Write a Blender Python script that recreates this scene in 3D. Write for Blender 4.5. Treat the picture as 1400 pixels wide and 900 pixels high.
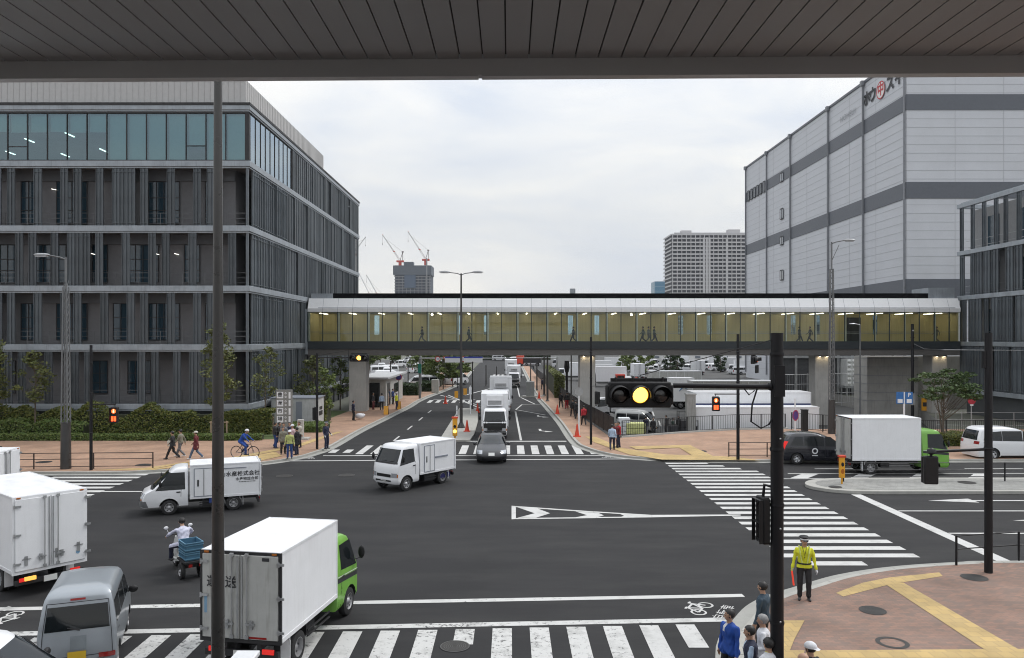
import bpy, bmesh, math, random
import numpy as np
from mathutils import Vector, Matrix
R = math.radians
PI = math.pi
for o in list(bpy.data.objects):
    bpy.data.objects.remove(o)
sc = bpy.context.scene
col = sc.collection
# ---------------------------------------------------------------- camera
CH, F, CX, HY = 7.1, 1070.0, 697.0, 463.0      # eye height, focal length / principal point in photo pixels
cam_d = bpy.data.cameras.new('camera')
cam = bpy.data.objects.new('camera', cam_d)
col.objects.link(cam)
cam.location = (0, 0, CH)
cam.rotation_euler = (R(90), 0, 0)
cam_d.sensor_width = 36.0
cam_d.lens = F / 1400 * 36.0
cam_d.shift_x = (700 - CX) / 1400
cam_d.shift_y = (HY - 450) / 1400
cam_d.clip_start = 0.1
cam_d.clip_end = 9000
sc.camera = cam
# ---------------------------------------------------------------- world: overcast sky
w = bpy.data.worlds.new('World')
sc.world = w
w.use_nodes = True
nt = w.node_tree
nt.nodes.clear()
SUN_EL, SUN_AZ = 52.0, 60.0            # azimuth from +Y towards +X
out = nt.nodes.new('ShaderNodeOutputWorld')
bg = nt.nodes.new('ShaderNodeBackground')
bg.inputs['Strength'].default_value = 0.10
sky = nt.nodes.new('ShaderNodeTexSky')
sky.sky_type = 'NISHITA'
sky.sun_disc = False
sky.sun_elevation = R(SUN_EL)
sky.sun_rotation = R(SUN_AZ)
sky.air_density = 1.5
sky.dust_density = 3.0
tc = nt.nodes.new('ShaderNodeTexCoord')
mp = nt.nodes.new('ShaderNodeMapping')
mp.inputs['Scale'].default_value = (1.0, 1.0, 3.2)
mp.inputs['Rotation'].default_value = (0.0, 0.10, 0.2)
nz = nt.nodes.new('ShaderNodeTexNoise')
nz.inputs['Scale'].default_value = 2.6
nz.inputs['Detail'].default_value = 8
nz.inputs['Roughness'].default_value = 0.55
nz.inputs['Distortion'].default_value = 0.4
rmp = nt.nodes.new('ShaderNodeValToRGB')
rmp.color_ramp.elements[0].position = 0.34
rmp.color_ramp.elements[0].color = (6.2, 6.7, 7.55, 1)
rmp.color_ramp.elements[1].position = 0.66
rmp.color_ramp.elements[1].color = (8.9, 8.8, 8.5, 1)
sep = nt.nodes.new('ShaderNodeSeparateXYZ')
zr = nt.nodes.new('ShaderNodeMapRange')
zr.inputs['From Min'].default_value = 0.15
zr.inputs['From Max'].default_value = 0.95
zr.inputs['To Min'].default_value = 1.0
zr.inputs['To Max'].default_value = 1.9
mul = nt.nodes.new('ShaderNodeMix')
mul.data_type = 'RGBA'
mul.blend_type = 'MULTIPLY'
mul.inputs['Factor'].default_value = 1
mixs = nt.nodes.new('ShaderNodeMix')
mixs.data_type = 'RGBA'
mixs.inputs['Factor'].default_value = 0.9
L = nt.links.new
L(tc.outputs['Generated'], mp.inputs['Vector'])
L(mp.outputs['Vector'], nz.inputs['Vector'])
L(nz.outputs['Fac'], rmp.inputs['Fac'])
L(tc.outputs['Generated'], sep.inputs['Vector'])
L(sep.outputs['Z'], zr.inputs['Value'])
L(rmp.outputs['Color'], mul.inputs['A'])
L(zr.outputs['Result'], mul.inputs['B'])
L(sky.outputs['Color'], mixs.inputs['A'])
L(mul.outputs['Result'], mixs.inputs['B'])
L(mixs.outputs['Result'], bg.inputs['Color'])
L(bg.outputs['Background'], out.inputs['Surface'])
# ---------------------------------------------------------------- sun behind cloud
sd = bpy.data.lights.new('sun', 'SUN')
sd.energy = 1.5
sd.angle = R(16)
sd.color = (1.0, 0.98, 0.95)
sun = bpy.data.objects.new('sun', sd)
col.objects.link(sun)
d = Vector((math.sin(R(SUN_AZ)) * math.cos(R(SUN_EL)), math.cos(R(SUN_AZ)) * math.cos(R(SUN_EL)), math.sin(R(SUN_EL))))
sun.rotation_euler = d.to_track_quat('Z', 'Y').to_euler()
sun.location = (20, 10, 60)
# ---------------------------------------------------------------- exposure
sc.view_settings.view_transform = 'Standard'
sc.view_settings.look = 'None'
sc.view_settings.exposure = 0.12
sc.view_settings.gamma = 1.0
sc.view_settings.use_curve_mapping = False
sc.cycles.max_bounces = 7
sc.cycles.diffuse_bounces = 3
sc.cycles.glossy_bounces = 3
sc.cycles.transparent_max_bounces = 10
sc.cycles.use_denoising = True
sc.cycles.filter_width = 1.05
sc.cycles.use_adaptive_sampling = True
sc.cycles.adaptive_threshold = 0.015
sc.cycles.caustics_reflective = False
sc.cycles.caustics_refractive = False

def G(px, py, z=0.0):
    """ground (or height-z) point seen at a pixel of the survey photo"""
    Y = (CH - z) * F / (py - HY)
    return Vector(((px - CX) / F * Y, Y, z))
def P(px, py, Y):
    return Vector(((px - CX) / F * Y, Y, CH - (py - HY) / F * Y))
# ================================================================ materials
MATS = {}
def mat(name, c, rough=0.6, metal=0.0, var=0.12, scale=3.0, bump=0.0, bscale=60, emit=None, es=0.0, coat=0.0, dirt=0.0, spec=0.5):
    if name in MATS: return MATS[name]
    m = bpy.data.materials.new(name); MATS[name] = m
    m.use_nodes = True
    t = m.node_tree; n = t.nodes; b = n['Principled BSDF']
    b.inputs['Base Color'].default_value = (c[0], c[1], c[2], 1)
    b.inputs['Roughness'].default_value = rough
    b.inputs['Metallic'].default_value = metal
    b.inputs['Specular IOR Level'].default_value = spec
    if coat: b.inputs['Coat Weight'].default_value = coat; b.inputs['Coat Roughness'].default_value = 0.08
    if emit:
        b.inputs['Emission Color'].default_value = (*emit, 1); b.inputs['Emission Strength'].default_value = es
    if var > 0:
        co = n.new('ShaderNodeTexCoord'); nn = n.new('ShaderNodeTexNoise')
        nn.inputs['Scale'].default_value = scale; nn.inputs['Detail'].default_value = 6; nn.inputs['Roughness'].default_value = .62
        t.links.new(co.outputs['Object'], nn.inputs['Vector'])
        mr = n.new('ShaderNodeMapRange'); mr.inputs['From Min'].default_value = .3; mr.inputs['From Max'].default_value = .7
        mr.inputs['To Min'].default_value = 1 - var; mr.inputs['To Max'].default_value = 1 + var
        t.links.new(nn.outputs['Fac'], mr.inputs['Value'])
        mx = n.new('ShaderNodeMix'); mx.data_type = 'RGBA'; mx.blend_type = 'MULTIPLY'; mx.inputs['Factor'].default_value = 1
        mx.inputs['A'].default_value = (c[0], c[1], c[2], 1)
        t.links.new(mr.outputs['Result'], mx.inputs['B'])
        last = mx.outputs['Result']
        if dirt > 0:      # thin vertical streaks and grime spots
            mp_ = n.new('ShaderNodeMapping'); mp_.inputs['Scale'].default_value = (5, 5, .45)
            t.links.new(co.outputs['Object'], mp_.inputs['Vector'])
            n2 = n.new('ShaderNodeTexNoise'); n2.inputs['Scale'].default_value = 2.2; n2.inputs['Detail'].default_value = 7
            t.links.new(mp_.outputs['Vector'], n2.inputs['Vector'])
            cr = n.new('ShaderNodeMapRange'); cr.inputs['From Min'].default_value = .52; cr.inputs['From Max'].default_value = .72
            cr.inputs['To Min'].default_value = 0; cr.inputs['To Max'].default_value = dirt
            t.links.new(n2.outputs['Fac'], cr.inputs['Value'])
            m2 = n.new('ShaderNodeMix'); m2.data_type = 'RGBA'
            m2.inputs['B'].default_value = (c[0] * .35 + .02, c[1] * .33 + .015, c[2] * .28 + .01, 1)
            t.links.new(cr.outputs['Result'], m2.inputs['Factor']); t.links.new(last, m2.inputs['A'])
            last = m2.outputs['Result']
        t.links.new(last, b.inputs['Base Color'])
        r2 = n.new('ShaderNodeMapRange'); r2.inputs['From Min'].default_value = .3; r2.inputs['From Max'].default_value = .7
        r2.inputs['To Min'].default_value = max(.02, rough - .1); r2.inputs['To Max'].default_value = min(1, rough + .1)
        t.links.new(nn.outputs['Fac'], r2.inputs['Value']); t.links.new(r2.outputs['Result'], b.inputs['Roughness'])
    if bump > 0:
        co = n.new('ShaderNodeTexCoord'); nb = n.new('ShaderNodeTexNoise'); nb.inputs['Scale'].default_value = bscale; nb.inputs['Detail'].default_value = 4
        t.links.new(co.outputs['Object'], nb.inputs['Vector'])
        bp = n.new('ShaderNodeBump'); bp.inputs['Strength'].default_value = bump; bp.inputs['Distance'].default_value = .01
        t.links.new(nb.outputs['Fac'], bp.inputs['Height']); t.links.new(bp.outputs['Normal'], b.inputs['Normal'])
    return m
def glassmat(name, tint, refl=0.25, gl=(1, 1, 1), rough=0.02):
    if name in MATS: return MATS[name]
    m = bpy.data.materials.new(name); MATS[name] = m; m.use_nodes = True
    t = m.node_tree; t.nodes.clear(); n = t.nodes
    o = n.new('ShaderNodeOutputMaterial'); mx = n.new('ShaderNodeMixShader'); tr = n.new('ShaderNodeBsdfTransparent'); g = n.new('ShaderNodeBsdfGlossy')
    tr.inputs['Color'].default_value = (*tint, 1); g.inputs['Color'].default_value = (*gl, 1); g.inputs['Roughness'].default_value = rough
    fr = n.new('ShaderNodeFresnel'); fr.inputs['IOR'].default_value = 1.5
    mr = n.new('ShaderNodeMapRange'); mr.inputs['From Min'].default_value = .04; mr.inputs['From Max'].default_value = 1
    mr.inputs['To Min'].default_value = refl; mr.inputs['To Max'].default_value = 1
    t.links.new(fr.outputs['Fac'], mr.inputs['Value']); t.links.new(mr.outputs['Result'], mx.inputs['Fac'])
    t.links.new(tr.outputs[0], mx.inputs[1]); t.links.new(g.outputs[0], mx.inputs[2]); t.links.new(mx.outputs[0], o.inputs['Surface'])
    return m
def streaked(name, c, var, sc3, rough=.8, lo=.35, hi=.65, c2=None, amount=.5, spec=.3):
    """noise-varied surface with a second, directional layer (tyre polish, weathering, paint wear)"""
    if name in MATS: return MATS[name]
    m = mat(name, c, rough, var=var, scale=.35, spec=spec)
    t = m.node_tree; n = t.nodes; b = n['Principled BSDF']
    lk = b.inputs['Base Color'].links[0]; src = lk.from_socket
    co = n.new('ShaderNodeTexCoord'); mp_ = n.new('ShaderNodeMapping'); mp_.inputs['Scale'].default_value = sc3
    t.links.new(co.outputs['Object'], mp_.inputs['Vector'])
    n2 = n.new('ShaderNodeTexNoise'); n2.inputs['Scale'].default_value = 1; n2.inputs['Detail'].default_value = 9; n2.inputs['Roughness'].default_value = .65
    t.links.new(mp_.outputs['Vector'], n2.inputs['Vector'])
    mr = n.new('ShaderNodeMapRange'); mr.inputs['From Min'].default_value = lo; mr.inputs['From Max'].default_value = hi
    mr.inputs['To Max'].default_value = amount
    t.links.new(n2.outputs['Fac'], mr.inputs['Value'])
    mx = n.new('ShaderNodeMix'); mx.data_type = 'RGBA'; mx.inputs['B'].default_value = (*(c2 or (c[0] * 1.5, c[1] * 1.5, c[2] * 1.5)), 1)
    t.links.new(mr.outputs['Result'], mx.inputs['Factor']); t.links.new(src, mx.inputs['A']); t.links.new(mx.outputs['Result'], b.inputs['Base Color'])
    # fine grain
    nb = n.new('ShaderNodeTexNoise'); nb.inputs['Scale'].default_value = 90; nb.inputs['Detail'].default_value = 3
    t.links.new(co.outputs['Object'], nb.inputs['Vector'])
    bp = n.new('ShaderNodeBump'); bp.inputs['Strength'].default_value = .35; bp.inputs['Distance'].default_value = .006
    t.links.new(nb.outputs['Fac'], bp.inputs['Height']); t.links.new(bp.outputs['Normal'], b.inputs['Normal'])
    return m
def brickmat(name, c1, c2, mortar, bw=.2, bh=.1, rot=0.0, ms=.006):
    if name in MATS: return MATS[name]
    m = bpy.data.materials.new(name); MATS[name] = m; m.use_nodes = True
    t = m.node_tree; n = t.nodes; b = n['Principled BSDF']; b.inputs['Roughness'].default_value = .85; b.inputs['Specular IOR Level'].default_value = .25
    co = n.new('ShaderNodeTexCoord'); mp_ = n.new('ShaderNodeMapping'); mp_.inputs['Rotation'].default_value = (0, 0, rot)
    br = n.new('ShaderNodeTexBrick'); br.inputs['Scale'].default_value = 1; br.inputs['Brick Width'].default_value = bw; br.inputs['Row Height'].default_value = bh
    br.inputs['Mortar Size'].default_value = ms; br.inputs['Mortar Smooth'].default_value = .2; br.inputs['Bias'].default_value = 0
    br.inputs['Color1'].default_value = (*c1, 1); br.inputs['Color2'].default_value = (*c2, 1); br.inputs['Mortar'].default_value = (*mortar, 1)
    nn = n.new('ShaderNodeTexNoise'); nn.inputs['Scale'].default_value = .7; nn.inputs['Detail'].default_value = 6
    mr = n.new('ShaderNodeMapRange'); mr.inputs['From Min'].default_value = .3; mr.inputs['From Max'].default_value = .7; mr.inputs['To Min'].default_value = .82; mr.inputs['To Max'].default_value = 1.14
    mx = n.new('ShaderNodeMix'); mx.data_type = 'RGBA'; mx.blend_type = 'MULTIPLY'; mx.inputs['Factor'].default_value = 1
    t.links.new(co.outputs['Object'], mp_.inputs['Vector']); t.links.new(mp_.outputs['Vector'], br.inputs['Vector']); t.links.new(co.outputs['Object'], nn.inputs['Vector'])
    t.links.new(nn.outputs['Fac'], mr.inputs['Value']); t.links.new(br.outputs['Color'], mx.inputs['A']); t.links.new(mr.outputs['Result'], mx.inputs['B'])
    t.links.new(mx.outputs['Result'], b.inputs['Base Color'])
    bp = n.new('ShaderNodeBump'); bp.inputs['Strength'].default_value = .4; bp.inputs['Distance'].default_value = .004; bp.invert = True
    t.links.new(br.outputs['Fac'], bp.inputs['Height']); t.links.new(bp.outputs['Normal'], b.inputs['Normal'])
    return m
def leafmat(name, ca, cb):
    if name in MATS: return MATS[name]
    m = bpy.data.materials.new(name); MATS[name] = m; m.use_nodes = True
    t = m.node_tree; n = t.nodes; b = n['Principled BSDF']; b.inputs['Roughness'].default_value = .6; b.inputs['Specular IOR Level'].default_value = .3
    g = n.new('ShaderNodeNewGeometry'); mx = n.new('ShaderNodeMix'); mx.data_type = 'RGBA'
    mx.inputs['A'].default_value = (*ca, 1); mx.inputs['B'].default_value = (*cb, 1)
    t.links.new(g.outputs['Random Per Island'], mx.inputs['Factor']); t.links.new(mx.outputs['Result'], b.inputs['Base Color'])
    b.inputs['Subsurface Weight'].default_value = 0
    return m

M = {}
M['white'] = mat('white_paint', (.74, .75, .77), .35, var=.03, dirt=.08, coat=.2)
M['white_clean'] = mat('white_van_paint', (.76, .77, .79), .3, var=0, coat=.4)
M['boxwhite'] = mat('white_box_panel', (.77, .78, .80), .4, var=.025, dirt=.07)
M['boxgrey'] = mat('grey_box_doors', (.43, .435, .42), .5, var=.08, dirt=.55)
M['rubber'] = mat('tyre_rubber', (.018, .018, .019), .8, var=.2)
M['black'] = mat('black_plastic', (.010, .010, .011), .5, var=.1, spec=.35)
M['blackpole'] = mat('black_pole_paint', (.007, .007, .009), .45, var=.15, spec=.35)
M['darkpole'] = mat('dark_bronze_pole', (.045, .043, .042), .42, var=.15)
M['greypole'] = mat('grey_lamp_steel', (.17, .175, .18), .45, metal=.3, var=.15)
M['chassis'] = mat('chassis_black', (.02, .02, .022), .6, var=.2)
M['steel'] = mat('galvanised_steel', (.42, .43, .44), .38, metal=.7, var=.15)
M['chrome'] = mat('chrome', (.7, .7, .72), .15, metal=1, var=.0)
M['rim'] = mat('wheel_rim', (.38, .38, .39), .4, metal=.5, var=.15, scale=12)
M['alloy'] = mat('alloy_rim', (.6, .61, .63), .3, metal=.7, var=.05)
M['glassdark'] = mat('vehicle_glass', (.010, .013, .015), .08, var=0, spec=.5)
M['lampglass'] = mat('headlamp_glass', (.45, .47, .5), .12, metal=.4, var=0, coat=.8)
M['red_lens'] = mat('tail_lens', (.28, .012, .01), .2, var=0, coat=.6)
M['red_lit'] = mat('tail_lens_lit', (.4, .01, .01), .3, var=0, emit=(1, .04, .03), es=.45)
M['amber_lens'] = mat('amber_lens', (.42, .13, .02), .25, var=0)
M['amber_lit'] = mat('amber_lit', (.6, .3, .05), .3, var=0, emit=(1, .5, .1), es=1.0)
M['plate'] = mat('licence_plate', (.65, .66, .64), .4, var=0)
M['plate_y'] = mat('yellow_licence_plate', (.65, .42, .03), .4, var=0)
M['ink'] = mat('black_lettering', (.03, .03, .035), .6, var=0)
M['ink_blue'] = mat('grey_lettering', (.22, .24, .28), .6, var=0)
M['green'] = mat('green_cab_paint', (.17, .40, .06), .35, var=.06, coat=.4, dirt=.1)
M['silver'] = mat('silver_van_paint', (.33, .36, .39), .35, metal=.45, var=0, coat=.4)
M['silver2'] = mat('silver_delivery_paint', (.4, .41, .40), .35, metal=.3, var=.04, coat=.3)
M['greycar'] = mat('dark_grey_car_paint', (.03, .031, .035), .32, metal=.2, var=0, coat=.45)
M['blackcar'] = mat('black_taxi_paint', (.012, .013, .02), .2, var=0, coat=.8)
M['bluecrate'] = mat('blue_crate_plastic', (.06, .15, .23), .5, var=.12)
M['conc'] = mat('pier_concrete', (.40, .39, .37), .8, var=.12, scale=1.2, dirt=.25, bump=.2)
M['orange'] = mat('cone_orange', (.62, .06, .025), .5, var=.08)
M['yellow'] = mat('signal_yellow', (.68, .32, .02), .45, var=.06)
M['litamber'] = mat('signal_amber_lit', (1, .6, .1), .4, var=0, emit=(1.0, .62, .10), es=3.2)
M['litamberedge'] = mat('signal_amber_rim', (1, .5, .08), .4, var=0, emit=(1.0, .36, .02), es=1.2)
M['litred'] = mat('signal_red_lit', (.9, .05, .02), .4, var=0, emit=(1, .10, .02), es=2.2)
M['litorange'] = mat('pedestrian_signal_lit', (.9, .2, .05), .4, var=0, emit=(1, .33, .06), es=2.2)
M['lensoff'] = mat('signal_lens_off', (.016, .014, .014), .2, var=0, coat=.6)
M['skin'] = mat('skin', (.42, .25, .17), .55, var=.05)
M['hair'] = mat('black_hair', (.012, .011, .011), .55, var=.1)
M['hairgrey'] = mat('grey_hair', (.25, .25, .25), .6, var=.2, scale=30)
M['bark'] = mat('bark', (.13, .105, .08), .85, var=.3, scale=8, bump=.4)
M['wood'] = mat('tree_stake_wood', (.33, .25, .17), .8, var=.15)
def cloth(name, c): return mat('cloth_' + name, c, .8, var=.14, scale=9, bump=.15, bscale=25)
# ================================================================ mesh builder
class MB:
    def __init__(s): s.v = []; s.f = []; s.m = []
    def add(s, vs, fs, m=0):
        k = len(s.v); s.v += [tuple(v) for v in vs]
        for f in fs: s.f.append([i + k for i in f]); s.m.append(m)
        return s
    def box(s, c, d, rz=0, m=0, rx=0, ry=0):
        X, Y, Z = d[0] / 2, d[1] / 2, d[2] / 2
        vs = [Vector((x, y, z)) for z in (-Z, Z) for y in (-Y, Y) for x in (-X, X)]
        if rz or rx or ry:
            q = Matrix.Rotation(rz, 3, 'Z') @ Matrix.Rotation(ry, 3, 'Y') @ Matrix.Rotation(rx, 3, 'X'); vs = [q @ v for v in vs]
        c = Vector(c)
        return s.add([v + c for v in vs], [(0, 2, 3, 1), (4, 5, 7, 6), (0, 1, 5, 4), (2, 6, 7, 3), (0, 4, 6, 2), (1, 3, 7, 5)], m)
    def bb(s, x0, x1, y0, y1, z0, z1, m=0):
        return s.box(((x0 + x1) / 2, (y0 + y1) / 2, (z0 + z1) / 2), (x1 - x0, y1 - y0, z1 - z0), m=m)
    def quad(s, a, b, c, d, m=0): return s.add([a, b, c, d], [(0, 1, 2, 3)], m)
    def tube(s, pts, r, n=8, m=0, cap=True):
        pts = [Vector(p) for p in pts]
        rs = r if isinstance(r, (list, tuple)) else [r] * len(pts)
        vs = []; fs = []
        ref = None
        for i, p in enumerate(pts):
            a = pts[max(0, i - 1)]; b = pts[min(len(pts) - 1, i + 1)]
            t = (b - a).normalized() if (b - a).length > 1e-9 else Vector((0, 0, 1))
            if ref is None:
                ref = Vector((1, 0, 0)) if abs(t.x) < .9 else Vector((0, 1, 0))
            u = t.cross(ref); u = u.normalized() if u.length > 1e-6 else t.orthogonal().normalized()
            v_ = t.cross(u).normalized(); ref = -v_ if False else ref
            for k in range(n):
                an = 2 * PI * k / n
                vs.append(p + (u * math.cos(an) + v_ * math.sin(an)) * rs[i])
        for i in range(len(pts) - 1):
            for k in range(n):
                fs.append((i * n + k, i * n + (k + 1) % n, (i + 1) * n + (k + 1) % n, (i + 1) * n + k))
        if cap:
            fs.append(tuple(range(n))[::-1]); fs.append(tuple(range((len(pts) - 1) * n, len(pts) * n)))
        return s.add(vs, fs, m)
    def prism(s, poly, z0, z1, m=0, mtop=None):
        n = len(poly)
        ar = sum(poly[i][0] * poly[(i + 1) % n][1] - poly[(i + 1) % n][0] * poly[i][1] for i in range(n))
        if ar < 0: poly = poly[::-1]
        vs = [(p[0], p[1], z0) for p in poly] + [(p[0], p[1], z1) for p in poly]
        s.add(vs, [tuple(range(n))[::-1]] + [(i, (i + 1) % n, (i + 1) % n + n, i + n) for i in range(n)], m)
        s.add([(p[0], p[1], z1) for p in poly], [tuple(range(n))], m if mtop is None else mtop)
        return s
    def sheet(s, poly, z, m=0):
        n = len(poly)
        ar = sum(poly[i][0] * poly[(i + 1) % n][1] - poly[(i + 1) % n][0] * poly[i][1] for i in range(n))
        if ar < 0: poly = poly[::-1]
        return s.add([(p[0], p[1], z) for p in poly], [tuple(range(n))], m)
    def disc(s, c, axis, r, n=20, m=0, r0=0.0):
        c = Vector(c); a = Vector(axis).normalized(); u = a.orthogonal().normalized(); v_ = a.cross(u)
        ring = [c + (u * math.cos(2 * PI * k / n) + v_ * math.sin(2 * PI * k / n)) * r for k in range(n)]
        if r0 <= 0: return s.add(ring, [tuple(range(n))], m)
        r2 = [c + (u * math.cos(2 * PI * k / n) + v_ * math.sin(2 * PI * k / n)) * r0 for k in range(n)]
        return s.add(ring + r2, [(k, (k + 1) % n, (k + 1) % n + n, k + n) for k in range(n)], m)
    def lathe(s, c, axis, prof, n=24, m=0):
        c = Vector(c); a = Vector(axis).normalized(); u = a.orthogonal().normalized(); v_ = a.cross(u)
        vs = []; fs = []; K = len(prof)
        for (r, h) in prof:
            for k in range(n):
                vs.append(c + a * h + (u * math.cos(2 * PI * k / n) + v_ * math.sin(2 * PI * k / n)) * r)
        for i in range(K - 1):
            for k in range(n): fs.append((i * n + k, i * n + (k + 1) % n, (i + 1) * n + (k + 1) % n, (i + 1) * n + k))
        return s.add(vs, fs, m)
    def ell(s, c, r, n=12, k=8, m=0):
        c = Vector(c); vs = []; fs = []
        for i in range(k + 1):
            t = PI * i / k
            for j in range(n):
                p = 2 * PI * j / n
                vs.append((c.x + r[0] * math.sin(t) * math.cos(p), c.y + r[1] * math.sin(t) * math.sin(p), c.z + r[2] * math.cos(t)))
        for i in range(k):
            for j in range(n): fs.append((i * n + j, (i + 1) * n + j, (i + 1) * n + (j + 1) % n, i * n + (j + 1) % n))
        return s.add(vs, fs, m)
    def text(s, body, size, origin, ux, uy, m=0, depth=.004, align='CENTER', bold=0.0, sx=1.0):
        """lettering as thin raised strokes; ux = reading direction, uy = up"""
        cu = bpy.data.curves.new('t', 'FONT'); cu.body = body; cu.size = size; cu.align_x = align; cu.align_y = 'CENTER'
        cu.extrude = 0; cu.offset = bold; cu.resolution_u = 3; cu.space_character = 1.08
        ob = bpy.data.objects.new('t', cu); col.objects.link(ob)
        dg = bpy.context.evaluated_depsgraph_get(); me = bpy.data.meshes.new_from_object(ob.evaluated_get(dg))
        ux = Vector(ux).normalized(); uy = Vector(uy).normalized(); nn = ux.cross(uy); o_ = Vector(origin)
        vs = [o_ + ux * v.co.x * sx + uy * v.co.y + nn * depth for v in me.vertices]
        s.add(vs, [tuple(p.vertices) for p in me.polygons], m)
        bpy.data.objects.remove(ob); bpy.data.curves.remove(cu); bpy.data.meshes.remove(me)
        return s
    def mesh(s, name, mats, smooth=None, weld=False):
        me = bpy.data.meshes.new(name); me.from_pydata(s.v, [], s.f)
        for x in (mats if isinstance(mats, (list, tuple)) else [mats]): me.materials.append(x)
        me.polygons.foreach_set('material_index', s.m)
        if weld:
            b = bmesh.new(); b.from_mesh(me); bmesh.ops.remove_doubles(b, verts=b.verts, dist=1e-5); bmesh.ops.recalc_face_normals(b, faces=b.faces); b.to_mesh(me); b.free()
        me.update()
        if smooth is not None:
            me.shade_smooth(); me.set_sharp_from_angle(angle=R(smooth))
        return me
    def build(s, name, mats, parent=None, smooth=None, bevel=0, weld=False, seg=2):
        o = bpy.data.objects.new(name, s.mesh(name, mats, smooth, weld)); col.objects.link(o)
        if parent is not None: o.parent = parent
        if bevel:
            md = o.modifiers.new('bevel', 'BEVEL'); md.width = bevel; md.segments = seg; md.limit_method = 'ANGLE'; md.angle_limit = R(35)
            md.harden_normals = False
            if smooth is None: o.data.shade_smooth(); o.data.set_sharp_from_angle(angle=R(38))
        return o
def tag(o, label=None, cat=None, group=None, kind=None):
    if label: o['label'] = label
    if cat: o['category'] = cat
    if group: o['group'] = group
    if kind: o['kind'] = kind
    return o
def thing(name, label, cat, loc=(0, 0, 0), rz=0, group=None):
    o = bpy.data.objects.new(name, None); col.objects.link(o); o.location = loc; o.rotation_euler = (0, 0, rz)
    o.empty_display_size = .3
    return tag(o, label, cat, group)
def copy_tree(o, parent=None):
    c = o.copy(); col.objects.link(c)
    if parent is not None: c.parent = parent
    for ch in list(o.children): copy_tree(ch, c)
    return c
def dup(o, loc, rz=None, label=None, group=None, s=None):
    c = copy_tree(o); c.location = loc
    if rz is not None: c.rotation_euler = (0, 0, rz)
    if label: c['label'] = label
    if group: c['group'] = group; o['group'] = o.get('group', group)
    if s: c.scale = (s, s, s)
    return c
def evalmesh(o):
    dg = bpy.context.evaluated_depsgraph_get(); me = bpy.data.meshes.new_from_object(o.evaluated_get(dg)); return me
# ================================================================ ground, roads, kerbs, markings
asphalt = streaked('asphalt', (.0240, .0240, .0255), .30, (.22, .8, 1), .84, .42, .72, c2=(.044, .0435, .043), amount=.65, spec=.25)
asphalt2 = streaked('lot_asphalt', (.075, .075, .075), .2, (.5, .5, 1), .85, .4, .7, c2=(.11, .108, .1), amount=.5)
# road paint, worn in patches so the asphalt shows through
def paintmat():
    m = streaked('road_paint', (.53, .53, .52), .06, (1.4, 1.4, 1), .7, .50, .66, c2=(.28, .28, .27), amount=.55)
    t = m.node_tree; n = t.nodes; b = n['Principled BSDF']; src = b.inputs['Base Color'].links[0].from_socket
    co = n.new('ShaderNodeTexCoord'); n2 = n.new('ShaderNodeTexNoise'); n2.inputs['Scale'].default_value = 7; n2.inputs['Detail'].default_value = 10; n2.inputs['Roughness'].default_value = .75
    n3 = n.new('ShaderNodeTexNoise'); n3.inputs['Scale'].default_value = .35
    t.links.new(co.outputs['Object'], n2.inputs['Vector']); t.links.new(co.outputs['Object'], n3.inputs['Vector'])
    ad = n.new('ShaderNodeMath'); ad.operation = 'MULTIPLY_ADD'; ad.inputs[1].default_value = .30; t.links.new(n3.outputs['Fac'], ad.inputs[0]); t.links.new(n2.outputs['Fac'], ad.inputs[2])
    sx = n.new('ShaderNodeSeparateXYZ'); t.links.new(co.outputs['Object'], sx.inputs[0])
    yr = n.new('ShaderNodeMapRange'); yr.inputs['From Min'].default_value = 20; yr.inputs['From Max'].default_value = 24; yr.inputs['To Min'].default_value = 0; yr.inputs['To Max'].default_value = -.12
    t.links.new(sx.outputs['Y'], yr.inputs['Value'])      # the crosswalk nearest the station is the old, worn one
    ad2 = n.new('ShaderNodeMath'); t.links.new(ad.outputs[0], ad2.inputs[0]); t.links.new(yr.outputs[0], ad2.inputs[1])
    mr = n.new('ShaderNodeMapRange'); mr.inputs['From Min'].default_value = .70; mr.inputs['From Max'].default_value = .79; t.links.new(ad2.outputs[0], mr.inputs['Value'])
    mx = n.new('ShaderNodeMix'); mx.data_type = 'RGBA'; mx.inputs['B'].default_value = (.1, .1, .1, 1)
    t.links.new(mr.outputs[0], mx.inputs['Factor']); t.links.new(src, mx.inputs['A']); t.links.new(mx.outputs['Result'], b.inputs['Base Color'])
    return m
paint = paintmat()
kerbm = mat('kerb_concrete', (.36, .355, .33), .85, var=.12, scale=2, bump=.3, dirt=.1)
gutter = mat('gutter_concrete', (.30, .30, .28), .85, var=.12, scale=2)
pave_near = brickmat('brick_paving', (.28, .175, .135), (.20, .148, .125), (.165, .13, .11))
pave_far = brickmat('brick_paving_orange', (.42, .26, .18), (.33, .225, .165), (.26, .18, .135))
tact = brickmat('tactile_paving', (.50, .36, .16), (.42, .31, .15), (.32, .24, .13), .3, .3, 0, .008)
grassm = mat('grass_verge', (.07, .10, .03), .9, var=.35, scale=2, bump=.8, bscale=20)
groundm = mat('far_ground', (.12, .125, .10), .9, var=.3, scale=.05)

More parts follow.
